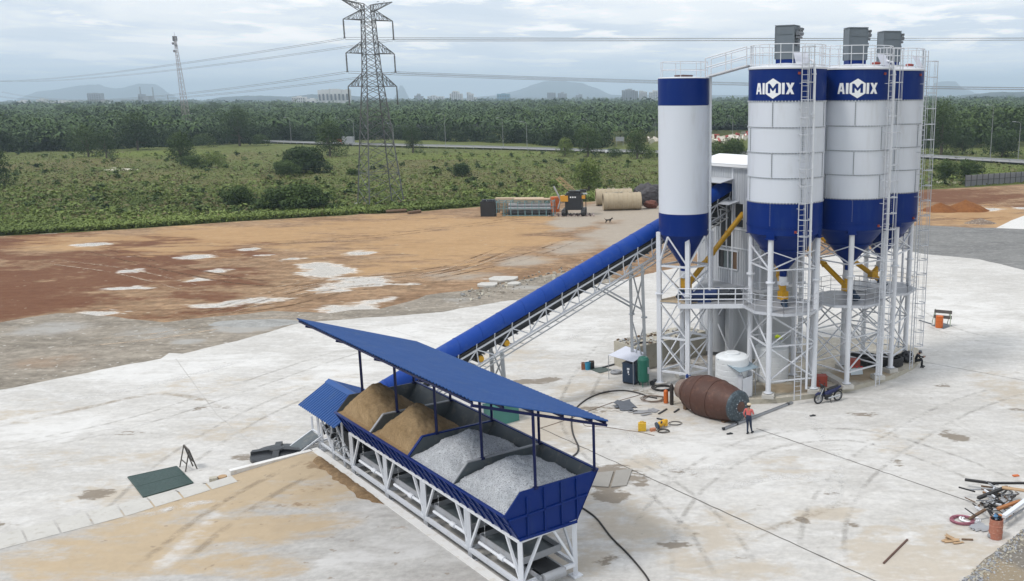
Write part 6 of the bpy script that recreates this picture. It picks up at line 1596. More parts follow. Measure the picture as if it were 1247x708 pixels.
for o_ in (V((.35, 0, .2)), V((-.2, 0, -.2)), V((.1, .5, 0))): mb.beam(a_+o_, b_+o_, .14)
for k_ in range(7):
    f = k_/7; mb.beam(a_.lerp(b_, f)+V((.35, 0, .2)), a_.lerp(b_, f+.14)+V((-.2, 0, -.2)), .1)
mb.build('mast', mat('mast_tan', (.40, .30, .16), .6), t)
mb = MB(); mb.tube(c+V((-1.2, .3, 2.0)), c+V((-2.4, .1, 4.6)), .14, 8); mb.tube(c+V((-1.9, .6, 1)), c+V((-1.2, .6, 3.2)), .12, 8); mb.build('hydraulic_arm', GALV, t)
mb = MB(); mb.tube(c+V((1.6, .6, 3.9)), c+V((2.6, .7, 3.9)), .16, 8); mb.box(c+V((1.2, 1.0, 3.75)), (2.8, 1.6, .2)); mb.beam(c+V((2.5, .5, 3.3)), c+V((2.5, .5, 0)), .12); mb.build('cross_frame', BLACKP, t)
mb = MB(); mb.beam(G(705, 236, 3.1), G(715, 236, 3.1), .28, .2); mb.build('white_boom', WHITE, t)
mb = MB()
for i, (x, z) in enumerate(((.2, 2.9), (.55, 2.9), (.9, 2.9))): mb.box(c+V((x, -.12, z)), (.22, .03, .2))
mb.build('white_marking', WHITEP, t)
mb = MB()
for k_ in range(15): mb.beam(c+V((-3.2+k_*.5, -.9, .0+.1)), c+V((-3.6+k_*.5, 2.2, .1)), .22, .12, mi=k_ % 2)
t2 = one(mb, 'timber_mats', [mat('mat_pale', (.35, .27, .25), .8), mat('mat_dark', (.07, .035, .035), .8)], 'striped mats of dark and pale bars under the drilling machine', 'ground mat')
c = G(676, 258, -.09); mb = MB(); mb.lathe(c, [(0, 0), (.75, .01), (.75, 1.0), (.78, 1.05), (.75, 1.1), (.75, 2.4), (0, 2.42)], 18); one(mb, 'orange_canister', ORNG, 'orange drum standing left of the drilling machine', 'drum')
# big tan pipes
def bigpipe(c, d, r, label):
    d = d.normalized(); t = thing('culvert_pipe', label, 'pipe', tuple(c), group='tan concrete culvert pipes'); M_ = d.to_track_quat('Z', 'Y').to_matrix()
    ln = 6.2; mb = MB(); a_ = c+V((0, 0, r))-d*ln/2
    mb.lathe(a_, [(r*.86, 0), (r, 0), (r, ln), (r*.86, ln), (r*.86, 0)], 36, M=M_)
    for k_ in range(9): mb.lathe(a_, [(r, k_*.75+.1), (r+.05, k_*.75+.14), (r, k_*.75+.2)], 36, M=M_)
    mb.build('pipe_barrel', PIPEC, t)
    mb = MB(); random.seed(int(c.x*10))
    for i in range(12): q = a_+d*random.uniform(.3, ln-.3)+V((0, 0, r+.05))+V((random.uniform(-.3, .3), random.uniform(-.2, .2), 0)); mb.box(q, (random.uniform(.1, .6), .12, random.uniform(.05, .25)), rz=random.random()*3)
    mb.build('loose_debris', CONCB, t)
bigpipe(G(757, 257, -.09)+V((0, 1.4, 0)), V((1, .18, 0)), 1.42, 'large tan ribbed pipe lying in front of another one near the grass edge')
bigpipe(G(748, 252.5, -.09)+V((-.2, 3.0, 0)), V((1, .15, 0)), 1.40, 'large tan ribbed pipe half hidden behind the nearer one')
bag(790, 250, (2.4, 1.6, 1.9), mat('dark_tarpaulin', (.045, .04, .045), .6, .5, 1), 'tarpaulin_heap', 'heap of dark crumpled tarpaulin right of the tan pipes', 'tarpaulin', z=-.1)
bag(799, 250, (2.0, 1.2, 1.5), mat('dark_tarpaulin', (1, 1, 1)), 'tarpaulin_heap', 'dark tarpaulin mound partly hidden by the slim silo', 'tarpaulin', z=-.1)
bag(792.5, 254, (1.1, .8, .7), mat('dark_red_earth', (.13, .045, .03), .9), 'earth_heap', 'small dark red heap in front of the tarpaulin', 'heap', z=-.1)
# earth mounds
def mound(u, v, rx, ry, h, m, label, name='earth_mound', cat='earth mound', z=-.1, seed=0, n=40):
    c = G(u, v, z)+V((0, ry*.6, 0)); vs = []
    for j in range(n+1):
        for i in range(n+1):
            x = -1.3+2.6*i/n; y = -1.3+2.6*j/n; d = math.hypot(x, y)*(1+.15*noise.noise(V((x*1.3+seed, y*1.3, 0))))
            zz = h*max(-.05, (1-d))+.12*h*noise.noise(V((x*3+seed, y*3, 1)))*max(0, 1.2-d)
            vs.append(c+V((x*rx, y*ry, zz)))
    mb = MB(); mb.add(vs, [(j*(n+1)+i, j*(n+1)+i+1, (j+1)*(n+1)+i+1, (j+1)*(n+1)+i) for j in range(n) for i in range(n)], 0, True)
    return one(mb, name, m, label, cat)
EARTH = ground_material('red_brown_earth', (.24, .10, .035), (.19, .075, .028), [], big=.5, fine=3, bump=.8, bscale=4, bdist=.2)
mound(1180, 258, 3.9, 3.2, 1.75, EARTH, 'larger reddish brown earth mound on the far lot, right one', seed=1)
mound(1148, 258.5, 3.2, 2.6, 1.35, EARTH, 'smaller reddish brown earth mound beside the silo ladders', seed=4)
mound(1196, 273, 2.4, 1.6, .75, ground_material('rubble_mix', (.28, .22, .17), (.2, .15, .12), [], big=.9, fine=5, bump=1, bscale=6, bdist=.2, speck=((.5, .45, .4), 4, .6, .8)), 'low rubble heap at the corner of the far white concrete apron', 'rubble_heap', 'rubble', seed=7)
mound(305, 398, 4.2, 1.6, .35, ground_material('grey_gravel_heap', (.36, .36, .35), (.28, .28, .27), [], big=.8, fine=6, bump=.8, bscale=8), 'flat spread heap of pale grey gravel on the left verge', 'gravel_spread', 'gravel heap', seed=9)
# broken slabs by the dirt edge
random.seed(31)
for i, (u, v, w, d, lab) in enumerate(((594, 348, 2.4, 1.0, 'small broken concrete slab on the dirt edge, leftmost of three'), (613, 341, 3.4, 1.3, 'large broken concrete slab on the dirt edge, farthest of three'), (626, 347, 1.3, .8, 'small broken concrete slab on the dirt edge, nearest the blue hood'))):
    c = G(u, v, -.05); mb = MB(); poly = [(c.x+w/2*math.cos(a)*(.8+.35*random.random()), c.y+d*math.sin(a)*(.8+.35*random.random())) for a in [k_*math.pi/4 for k_ in range(8)]]; mb.prism(poly, -.06, .14); one(mb, 'broken_slab', CONC, lab, 'broken slab')
mb = MB()
for i in range(260):
    u = random.uniform(560, 735); v = 372-(u-540)*.245+random.gauss(-4, 4); p = G(u, v, -.04); s_ = abs(random.gauss(0, .18))+.05
    s_ *= .7; mb.box(p, (s_, s_*random.uniform(.5, 1.2), s_*.6), M=Matrix.Rotation(random.random()*3, 3, (random.random(), .5, 1)), mi=random.randint(0, 2))
one(mb, 'verge_rubble', [DARKG, CONCB, GREYG], None, None, kind='stuff')
# puddle-edge rut stones and timber near grass (brown planks at (480,258))
for (a_, b_, lab) in (((470, 258), (495, 256.5), 'long weathered brown log lying along the edge of the grass'), ((497, 259.5), (512, 257.5), 'short weathered brown log lying along the edge of the grass'), ((338, 262.5), (350, 260), 'small grey log at the grass edge left of the pylon')):
    mb = MB(); mb.tube(G(*a_, .1), G(*b_, .15), .28, 8); one(mb, 'fallen_log', WOODD, lab, 'log')

# fence of grey panels on the right
t = thing('panel_fence', 'grey corrugated hoarding fence at the far right beyond the red earth', 'fence', tuple(G(1210, 224)))
a_, b_ = G(1175, 227.5, -.1), G(1262, 221, -.1); n_ = 13
for i in range(n_):
    p, q = a_.lerp(b_, i/n_), a_.lerp(b_, (i+.96)/n_); mb = MB(); mb.slab3([p, q, q+V((0, 0, 2.25)), p+V((0, 0, 2.25))], (.02, .08, 0)); d = (q-p)
    for k_ in range(1, 8): mb.beam(p+d*k_/8+V((0, -.03, .03)), p+d*k_/8+V((0, -.03, 2.2)), .05)
    mb.build('panel', mat('hoarding_grey', (.25, .255, .27), .6, .12, .5), t)
    mb = MB(); mb.beam(p+V((0, -.08, 0)), p+V((0, -.08, 2.4)), .1); mb.build('post', mat('fence_post', (.07, .07, .08), .6), t)
mb = MB(); mb.beam(a_+V((0, -.1, 1.2)), b_+V((0, -.1, 1.2)), .08); mb.build('rail', mat('fence_post', (1, 1, 1)), t)

# ================================================================== FOLIAGE
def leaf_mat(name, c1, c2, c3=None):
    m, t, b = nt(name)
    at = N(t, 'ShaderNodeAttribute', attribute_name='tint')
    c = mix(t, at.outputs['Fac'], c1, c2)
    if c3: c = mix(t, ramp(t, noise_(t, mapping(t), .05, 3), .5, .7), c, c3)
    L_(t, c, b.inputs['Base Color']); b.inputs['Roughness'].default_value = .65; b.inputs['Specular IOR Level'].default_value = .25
    try: b.inputs['Subsurface Weight'].default_value = 0
    except Exception: pass
    MATS[name] = m; return m
LEAF_D = leaf_mat('dark_leaves', (.011, .026, .007), (.055, .095, .022))
LEAF_M = leaf_mat('mid_leaves', (.020, .042, .009), (.080, .125, .026))
LEAF_B = leaf_mat('bright_leaves', (.085, .125, .026), (.20, .255, .065))
PALM = leaf_mat('palm_fronds', (.010, .028, .006), (.060, .105, .022), (.035, .072, .013))
BARK = mat('bark', (.10, .08, .06), .9, .3, 3)

def np_mesh(name, verts, faces4, tint, material, parent=None, label=None):
    me = bpy.data.meshes.new(name); nv, nf = len(verts), len(faces4); w = faces4.shape[1]
    me.vertices.add(nv); me.vertices.foreach_set('co', verts.astype('f').ravel())
    me.loops.add(nf*w); me.loops.foreach_set('vertex_index', faces4.astype('i').ravel())
    me.polygons.add(nf); me.polygons.foreach_set('loop_start', np.arange(0, nf*w, w, dtype='i')); me.polygons.foreach_set('loop_total', np.full(nf, w, dtype='i'))
    me.update(calc_edges=True)
    at = me.attributes.new('tint', 'FLOAT', 'FACE'); at.data.foreach_set('value', tint.astype('f'))
    me.materials.append(material); o = bpy.data.objects.new(name, me); COL.objects.link(o)
    if parent is not None: o.parent = parent
    return o
def leaf_cloud(lobes, n, size, seed, flat=.5):
    """lobes (x,y,z,rx,ry,rz); leaves as bent quads near the lobes' surfaces and inside"""
    r = np.random.default_rng(seed); lb = np.array(lobes, float); vol = (lb[:, 3]*lb[:, 4]*lb[:, 5])**(2/3); pk = r.choice(len(lb), n, p=vol/vol.sum())
    d = r.normal(size=(n, 3)); d /= np.linalg.norm(d, axis=1)[:, None]; rad_ = r.uniform(.45, 1.06, n)**.6
    L = lb[pk]; c = L[:, :3]+d*L[:, 3:]*rad_[:, None]
    s_ = size*r.uniform(.55, 1.35, n)
    nn = d*.8+r.normal(size=(n, 3))*.7+np.array([0, 0, .35]); nn /= np.linalg.norm(nn, axis=1)[:, None]
    a = np.cross(nn, r.normal(size=(n, 3))); a /= np.linalg.norm(a, axis=1)[:, None]; b = np.cross(nn, a)
    a *= s_[:, None]; b *= (s_*.55)[:, None]
    v = np.stack([c-a, c-b+nn*s_[:, None]*.12, c+a, c+b+nn*s_[:, None]*.12], 1).reshape(-1, 3)
    f = np.arange(n*4).reshape(-1, 4)
    lt = r.uniform(0, 1, len(lb))[pk]
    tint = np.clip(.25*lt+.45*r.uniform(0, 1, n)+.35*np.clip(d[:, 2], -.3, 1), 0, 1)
    return v, f, tint
def tree(label, u, v, wpx, hpx, m=None, kind='tree', leaves=1500, seed=0, name=None, trunk=True, group=None, lf=None, squat=False):
    base = G(u, v, -.2); D = (base-V((0, 0, CAM_H))).length; W_ = wpx*D/F_PX; H_ = hpx*D/F_PX
    random.seed(seed+int(u)); m = m or LEAF_M
    t = thing(name or ('tree' if trunk else 'shrub'), label, 'tree' if trunk else 'shrub', tuple(base), group=group, local=True)
    lobes = []; nl = 9 if not squat else 7; zb = .06*H_ if trunk else 0.02*H_
    for i in range(nl):
        th = 6.28*i/nl+random.random(); rr = random.uniform(.16, .33)*W_; zz = zb+(H_-zb)*(.16+.6*((i*5) % nl)/nl)
        sc_ = random.uniform(.16, .27)
        lobes.append((rr*math.cos(th), rr*math.sin(th)*.8, zz, W_*sc_, W_*sc_, (H_-zb)*random.uniform(.18, .30)))
    lobes.append((0, 0, zb+(H_-zb)*.55, W_*.30, W_*.28, (H_-zb)*.40)); lobes.append((random.uniform(-.1, .1)*W_, 0, zb+(H_-zb)*.75, W_*.2, W_*.2, (H_-zb)*.24))
    vv, ff, tt = leaf_cloud(lobes, int(leaves*1.9), lf or max(.16, W_*.019), seed+int(u)); 
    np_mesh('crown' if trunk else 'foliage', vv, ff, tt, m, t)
    if trunk:
        mb = MB(); mb.path([V((0, 0, 0)), V((.1, 0, H_*.25)), V((-.05, .1, H_*.5)), V((0, 0, H_*.75))], [H_*.03, H_*.024, H_*.016, .03], 8)
        for l_ in lobes[:6]: mb.path([V((.05, 0, H_*.25)), V((l_[0]*.5, l_[1]*.5, l_[2]*.8)), V((l_[0], l_[1], l_[2]))], [H_*.014, H_*.01, .02], 5)
        mb.build('trunk', BARK, t)
    return t
T = [ # label, u, v(base), w, h, material, trunk, leaves
 ('dark rounded tree at the left front of the wood, broadest of the left group', 168, 183, 46, 40, LEAF_D, True, 2600),
 ('dark round tree in front of the wood between the mast and the first lamp post', 292, 178, 40, 44, LEAF_D, True, 2600),
 ('shrubby tree in the field below the telecom mast', 221, 202, 40, 38, LEAF_M, True, 2400),
 ('mid green tree in front of the wood left of the field debris', 108, 192, 36, 34, LEAF_M, True, 2000),
 ('darker tree just right of it at the left field edge', 130, 194, 28, 32, LEAF_D, True, 1800),
 ('loose grey-green tree standing left of the pylon by the road', 402, 191, 42, 44, LEAF_M, True, 2600),
 ('upright grey-green tree right of the pylon at the road', 503, 187, 27, 36, LEAF_D, True, 2000),
 ('tall dark tree right of centre where the road passes behind it', 716, 192, 38, 40, LEAF_M, True, 2400),
 ('narrow pale green tree standing in the field right of the drilling machine', 717, 233, 36, 42, LEAF_B, True, 2400),
 ('light green shrubby tree left of the tall dark one at the road', 688, 191, 26, 24, LEAF_B, True, 1500),
 ('dark open tree close to the left edge of the slim silo', 776, 194, 38, 38, LEAF_M, True, 2400),
 ('broad bushy tree between the two silos above the tower roof', 889, 203, 54, 36, LEAF_M, True, 3000),
 ('big tree beside the outer ladder of the rightmost silo', 1146, 189, 46, 66, LEAF_M, True, 3600),
 ('dark bushy tree in front of the far wood at the right lamp posts', 1220, 192, 52, 34, LEAF_D, True, 2800),
 ('small dark tree by the road left of the right lamp posts', 1172, 188, 28, 22, LEAF_D, True, 1400),
]
for i, (lab, u, v, w, h, m, tr, n_) in enumerate(T): tree(lab, u, v, w, h, m, leaves=n_, seed=i*7+1, trunk=tr)
S_B = [
 ('big dark shrub at the left picture edge', -2, 228, 34, 46, LEAF_D, 2200),
 ('large dark shrub mass in the field left of the pylon', 372, 212, 66, 32, LEAF_D, 3600),
 ('lower green shrub leaning on the left of the large dark one', 350, 216, 40, 20, LEAF_M, 1800),
 ('wide bright shrub at the field front below the large dark one', 362, 256, 84, 30, LEAF_M, 4200),
 ('medium shrub left of the wide bright one at the field front', 292, 252, 44, 24, LEAF_M, 2200),
 ('round dark shrub alone in the field above the black tank', 563, 216, 25, 18, LEAF_D, 1400),
 ('low shrub at the foot of the tree below the mast', 238, 204, 40, 14, LEAF_M, 1300),
 ('pale shrub in the field right of the mast tree', 262, 204, 34, 18, LEAF_B, 1300),
 ('small shrub tuft between pylon and the two boards', 430, 214, 18, 8, LEAF_M, 600),
 ('leafy shrub along the right road, nearest the silo', 1152, 219, 36, 24, LEAF_M, 2000),
 ('leafy shrub along the right road, beside the fence end', 1180, 217, 34, 22, LEAF_M, 2000),
 ('small shrub on the right slope above the road', 1165, 180, 24, 12, LEAF_D, 800),
 ('shrub at the road left of the open tree by the slim silo', 748, 192, 24, 12, LEAF_M, 800),
 ('yellow-green shrub under the open tree by the slim silo', 790, 192, 26, 14, LEAF_B, 900),
 ('tiny tree-like shrub near the drilling mast', 674, 228, 14, 10, LEAF_B, 500),
 ('small pale shrub in the field beside the round dark one', 534, 213, 10, 7, LEAF_B, 300),
 ('shrub clump between the two dark trees at the wood edge', 248, 180, 30, 16, LEAF_M, 1000),
 ('shrub clump right of the dark round tree at the wood edge', 318, 178, 26, 14, LEAF_M, 900),
]
for i, (lab, u, v, w, h, m, n_) in enumerate(S_B): tree(lab, u, v, w, h, m, leaves=n_, seed=i*11+3, trunk=False, lf=None)

# --- oil palm wood: one uncountable mass
def palm_field():
    r = np.random.default_rng(5); pos = []
    y = 0
    def front(x_over_y):      # nearest depth of the wood for a viewing direction
        u = CX+x_over_y*F_PX
        pts = [(-100, 330), (100, 345), (330, 400), (420, 425), (500, 418), (640, 380), (700, 350), (735, 345), (800, 410), (900, 430), (1000, 380), (1120, 330), (1180, 390), (1250, 400), (1400, 400)]
        return np.interp(u, [p[0] for p in pts], [p[1] for p in pts])
    global WOOD_FRONT; WOOD_FRONT = front
    d = 320
    while d < 1500:
        sp = 6.6 if d < 620 else (8.0 if d < 900 else 11.5); d += sp*.86
        x = -.95*d
        while x < .46*d:
            x += sp*r.uniform(.8, 1.2); yy = d+r.uniform(-2, 2)
            if yy > front(x/yy): pos.append((x, yy))
    return np.array(pos)
pp = palm_field()
print('palms', len(pp))
def frond_proto(nf, seg, ln, wd, seed):
    r = np.random.default_rng(seed); vs = []; fs = []; tn = []
    for k in range(nf):
        th = 2*math.pi*k/nf*1.0+r.uniform(-.2, .2); up_ = r.uniform(.15, 1.15); l_ = ln*r.uniform(.8, 1.1); d = np.array([math.cos(th), math.sin(th)]); s_ = np.array([-d[1], d[0]])
        for i in range(seg+1):
            f = i/seg; rr = l_*f*math.cos(up_*.6)*(1-.08*f); z = l_*(math.sin(up_)*f-.75*f*f)
            w = wd*(1-.75*f)*(.5+1.2*min(1, 3*f) if i else .4)
            for sg in (-1, 1): vs.append((d[0]*rr+s_[0]*w*sg, d[1]*rr+s_[1]*w*sg, z-.22*w))
        b = len(vs)-2*(seg+1)
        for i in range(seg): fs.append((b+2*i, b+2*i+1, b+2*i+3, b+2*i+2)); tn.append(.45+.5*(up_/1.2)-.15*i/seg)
    return np.array(vs), np.array(fs), np.array(tn)
protos = [frond_proto(13, 3, 4.0, .42, s_) for s_ in range(5)]; protos2 = [frond_proto(8, 2, 4.6, .7, s_) for s_ in range(4)]
r = np.random.default_rng(2); AV, AF, AT_ = [], [], []; off = 0
for (x, y) in pp:
    pr = protos[r.integers(5)] if y < 650 else protos2[r.integers(4)]
    a = r.uniform(0, 6.28); ca, sa = math.cos(a), math.sin(a); sc_ = r.uniform(.8, 1.25)*(1 if y < 650 else 1.25 if y < 900 else 1.7)
    v = pr[0]*sc_; h = 7.4+3.6*noise.noise(V((x*.012, y*.012, 0)))+r.normal()*1.5
    if y > 900: h += 1.0
    X = v[:, 0]*ca-v[:, 1]*sa+x; Y = v[:, 0]*sa+v[:, 1]*ca+y; Z = v[:, 2]+h
    AV.append(np.stack([X, Y, Z], 1)); AF.append(pr[1]+off); off += len(v); AT_.append(np.clip(pr[2]+r.normal()*.18, 0, 1))
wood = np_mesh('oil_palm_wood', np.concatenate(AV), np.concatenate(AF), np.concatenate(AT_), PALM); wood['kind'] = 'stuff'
# broadleaf growth mixed through and along its front
r = np.random.default_rng(9); lobes = []
for i in range(1500):
    j = r.integers(len(pp)); x, y = pp[j]
    if y < 460 or r.random() < .3:
        s_ = r.uniform(1.2, 3.4)*(1 if y < 600 else 1.8); lobes.append((x, y-r.uniform(0, 4), r.uniform(.5, 8.5) if y < 460 else r.uniform(6, 11.0), s_, s_, s_*.9))
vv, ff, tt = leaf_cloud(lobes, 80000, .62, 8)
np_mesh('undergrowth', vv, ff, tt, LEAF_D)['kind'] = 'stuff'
lobes = []; r = np.random.default_rng(61)      # broadleaf crowns breaking up the palms
for i in range(900):
    j = r.integers(len(pp)); x, y = pp[j]; s_ = r.uniform(2.0, 4.6)*(1 if y < 700 else 1.5); h_ = r.uniform(6.0, 10.5)
    for k_ in range(3): lobes.append((x+r.normal()*s_*.6, y+r.normal()*s_*.6, h_+r.normal()*.8, s_*.7, s_*.7, s_*.6))
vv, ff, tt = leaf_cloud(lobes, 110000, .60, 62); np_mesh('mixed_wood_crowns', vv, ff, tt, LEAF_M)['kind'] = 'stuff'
# dense understorey along the front of the wood, from the ground up
lobes = []; r = np.random.default_rng(91)
for i in range(1500):
    u = r.uniform(-60, 1290); xy = (u-CX)/F_PX; fr = WOOD_FRONT(xy)*(1+.012*math.sin(u*.11)) + abs(r.normal())*7-2; s_ = r.uniform(1.1, 2.9)
    if 745 < u < 930: continue
    lobes.append((xy*fr, fr, r.uniform(.2, 7.2)*r.uniform(.4, 1), s_, s_, s_*1.1))
vv, ff, tt = leaf_cloud(lobes, 100000, .42, 92)
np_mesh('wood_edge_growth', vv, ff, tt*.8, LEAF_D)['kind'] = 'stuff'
# dark floor + far canopy running on to the horizon
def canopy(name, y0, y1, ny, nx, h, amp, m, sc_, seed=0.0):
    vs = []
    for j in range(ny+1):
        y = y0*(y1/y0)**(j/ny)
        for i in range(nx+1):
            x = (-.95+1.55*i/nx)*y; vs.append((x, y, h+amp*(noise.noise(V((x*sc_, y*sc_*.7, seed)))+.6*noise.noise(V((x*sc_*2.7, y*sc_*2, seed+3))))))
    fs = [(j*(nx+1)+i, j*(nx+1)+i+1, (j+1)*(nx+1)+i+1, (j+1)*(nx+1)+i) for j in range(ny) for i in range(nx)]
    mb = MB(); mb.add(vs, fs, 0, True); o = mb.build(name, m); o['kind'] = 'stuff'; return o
FARW = ground_material('far_wood_canopy', (.030, .048, .018), (.050, .075, .024), [], big=.02, fine=.12, bump=1, bscale=.12, bdist=3)
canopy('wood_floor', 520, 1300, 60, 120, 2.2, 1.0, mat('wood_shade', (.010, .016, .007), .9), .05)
canopy('far_wood', 1200, 9000, 120, 200, 9.0, 3.5, FARW, .02)
r = np.random.default_rng(19); lobes = []
for i in range(1500):
    y = 1150*(5.0)**(r.random()); x = r.uniform(-.85, .45)*y; s_ = r.uniform(4, 9)*(1+y/5000); lobes.append((x, y, 9.5+r.uniform(-1, 2), s_, s_, s_*.6))
vv, ff, tt = leaf_cloud(lobes, 26000, 3.0, 18)
np_mesh('far_wood_crowns', vv, ff, tt, LEAF_D)['kind'] = 'stuff'
# --- far wood behind the right-hand clearing is nearer & higher
lobes = []; r = np.random.default_rng(29)
for i in range(420):
    u = r.uniform(1085, 1290); y = r.uniform(330, 560); p = AT(u, 150, y); s_ = r.uniform(2.5, 5.5); lobes.append((p.x, y, r.uniform(3, 9.5), s_, s_, s_*.9))
vv, ff, tt = leaf_cloud(lobes, 42000, .75, 28); np_mesh('right_wood', vv, ff, tt, LEAF_M)['kind'] = 'stuff'

# --- tufts and weeds all over the field
r = np.random.default_rng(77)
def fieldpts(n, u0, u1, v0, v1, pw=1.0):
    out = []
    while len(out) < n:
        u, v = r.uniform(u0, u1), v0+(v1-v0)*r.random()**pw
        lim = np.interp(u, [p[0] for p in grass_px], [p[1] for p in grass_px])
        if v < lim-.6: g_ = G(u, v, -.1); out.append((g_.x, g_.y))
    return out
def tufts(name, pts, size, h, m, seed, blades=5, cl=.25):
    r = np.random.default_rng(seed); V_, F_, T_ = [], [], []; 
    P_ = np.array(pts); n = len(P_)*blades; base = np.repeat(P_, blades, 0)
    s_ = size*r.uniform(.5, 1.4, n); c = np.stack([base[:, 0]+r.normal(size=n)*size*1.1, base[:, 1]+r.normal(size=n)*size*1.1, np.full(n, -.1)+h*r.uniform(.1, .9, n)], 1)
    nn = r.normal(size=(n, 3))*.5+np.array([0, 0, 1.0]); nn /= np.linalg.norm(nn, axis=1)[:, None]; a = np.cross(nn, r.normal(size=(n, 3))); a /= np.linalg.norm(a, axis=1)[:, None]; b = np.cross(nn, a)
    a *= s_[:, None]; b *= (s_*.55)[:, None]; v = np.stack([c-a, c-b, c+a, c+b], 1).reshape(-1, 3)
    big_ = np.array([fbm(x_*1.0, y_*2.2, .02, 3) for x_, y_ in P_]); tn = np.clip(.5+np.repeat(big_, blades)*1.6+np.repeat(r.uniform(-.15, .15, len(P_)), blades)+r.uniform(-.15, .15, n), 0, 1)
    o = np_mesh(name, v, np.arange(n*4).reshape(-1, 4), tn, m); o['kind'] = 'stuff'; return o
GR1 = leaf_mat('grass_blades', (.110, .145, .034), (.165, .205, .052), (.165, .15, .06))
tufts('field_grass', fieldpts(40000, -40, 1290, 181, 285, .75), .19, .20, GR1, 1, 5)
tufts('field_weeds', fieldpts(2600, -40, 810, 222, 286, .6), .15, .62, LEAF_B, 2, 40)
tufts('field_weeds_dry', fieldpts(2600, -40, 1290, 184, 270, .8), .30, .6, leaf_mat('dry_weeds', (.12, .11, .045), (.17, .15, .065)), 12, 6)
tufts('field_bushes_low', fieldpts(170, -40, 1290, 186, 262), .36, 1.2, LEAF_M, 3, 44)
tufts('field_bushes_pale', fieldpts(420, -40, 1290, 186, 266), .34, 1.0, LEAF_B, 33, 34)
pe = []
for i in range(2600):
    u = r.uniform(-30, 800); v = np.interp(u, [p[0] for p in grass_px], [p[1] for p in grass_px])-abs(r.normal())*3.0-.3; g_ = G(u, v, -.1); pe.append((g_.x, g_.y))
tufts('verge_weeds', pe, .16, .75, LEAF_B, 4, 34)

# ================================================================== PYLON
pc = G(464, 249.5, -.1)
t = thing('transmission_pylon', 'tall steel lattice power pylon with three pairs of arms standing in the field', 'pylon', tuple(pc))
ph = rad(36); AX = V((math.cos(ph), math.sin(ph), 0)); AY = V((-AX.y, AX.x, 0))
ZT = [0, 5.5, 10.5, 15, 18.8, 20.9, 23.1, 25.3, 26.7, 28.4, 30.6, 32.0, 33.4]; ST = [3.05, 2.62, 2.22, 1.86, 1.54, 1.36, 1.22, 1.12, 1.06, 1.0, .92, .82, .78]
def corner(z, sx, sy):
    h = np.interp(z, ZT, ST); return pc+AX*(sx*h)+AY*(sy*h)+V((0, 0, z))
cs = [(-1, -1), (1, -1), (1, 1), (-1, 1)]
for sx, sy in cs:
    mb = MB()
    for z0_, z1_ in zip(ZT, ZT[1:]): mb.beam(corner(z0_, sx, sy), corner(z1_, sx, sy), .16 if z0_ < 18 else .13)
    mb.build('leg', PYL, t)
mb = MB()
zs = [0, 2.8, 5.5, 8.0, 10.5, 12.8, 15, 17, 18.8, 20.1, 21.4, 22.7, 24.0, 25.3, 26.7, 28.1, 29.4, 30.6, 32.0, 33.4]
for z0_, z1_ in zip(zs, zs[1:]):
    for (a, b) in zip(cs, cs[1:]+cs[:1]):
        w = .075
        mb.beam(corner(z0_, *a), corner(z1_, *b), w); mb.beam(corner(z0_, *b), corner(z1_, *a), w)
        if z0_ in (5.5, 10.5, 15, 20.1, 25.3, 30.6): mb.beam(corner(z0_, *a), corner(z0_, *b), w)
mb.build('lattice_bracing', PYL, t)
tips = {}
for zl, ln, zr_, zu in ((20.1, 4.15, 1.9, 22.3), (25.5, 4.1, 1.7, 27.5), (30.9, 4.15, 1.6, 32.6), (33.9, 4.3, -1.6, 32.2)):
    for s_ in (-1, 1):
        tip = pc+AX*(s_*ln)+V((0, 0, zl+(.0 if zr_ > 0 else .1))); mb = MB()
        for sy in (-1, 1):
            mb.beam(corner(zl if zr_ > 0 else 33.4, s_, sy), tip, .12); mb.beam(corner(zu, s_, sy), tip, .10)
            h = corner(zl if zr_ > 0 else 33.4, s_, sy); h2 = corner(zu, s_, sy)
            for f in (.25, .5, .75): mb.beam(h.lerp(tip, f), h2.lerp(tip, f), .06); mb.beam(h.lerp(tip, f), h2.lerp(tip, f-.25), .06)
        for f in (.3, .6): mb.beam(corner(zl, s_, -1).lerp(tip, f), corner(zl, s_, 1).lerp(tip, f), .06)
        mb.build('cross_arm', PYL, t)
        if zr_ > 0:
            mb = MB(); q = tip-V((0, 0, 3.1)); mb.tube(tip, q, .09, 6)
            for k_ in range(12): mb.tube(tip-V((0, 0, .4+k_*.21)), tip-V((0, 0, .47+k_*.21)), .16, 7)
            mb.beam(q-AY*.5, q+V((0, 0, .4)), .07); mb.beam(q+AY*.5, q+V((0, 0, .4)), .07); mb.build('insulator_string', PYL, t)
            tips[(zl, s_)] = q
        else: tips[(zl, s_)] = tip
for sx, sy in cs: mb = MB(); q = corner(0, sx, sy); mb.box(q, (.9, .9, .5)); mb.build('footing', CONC, t)
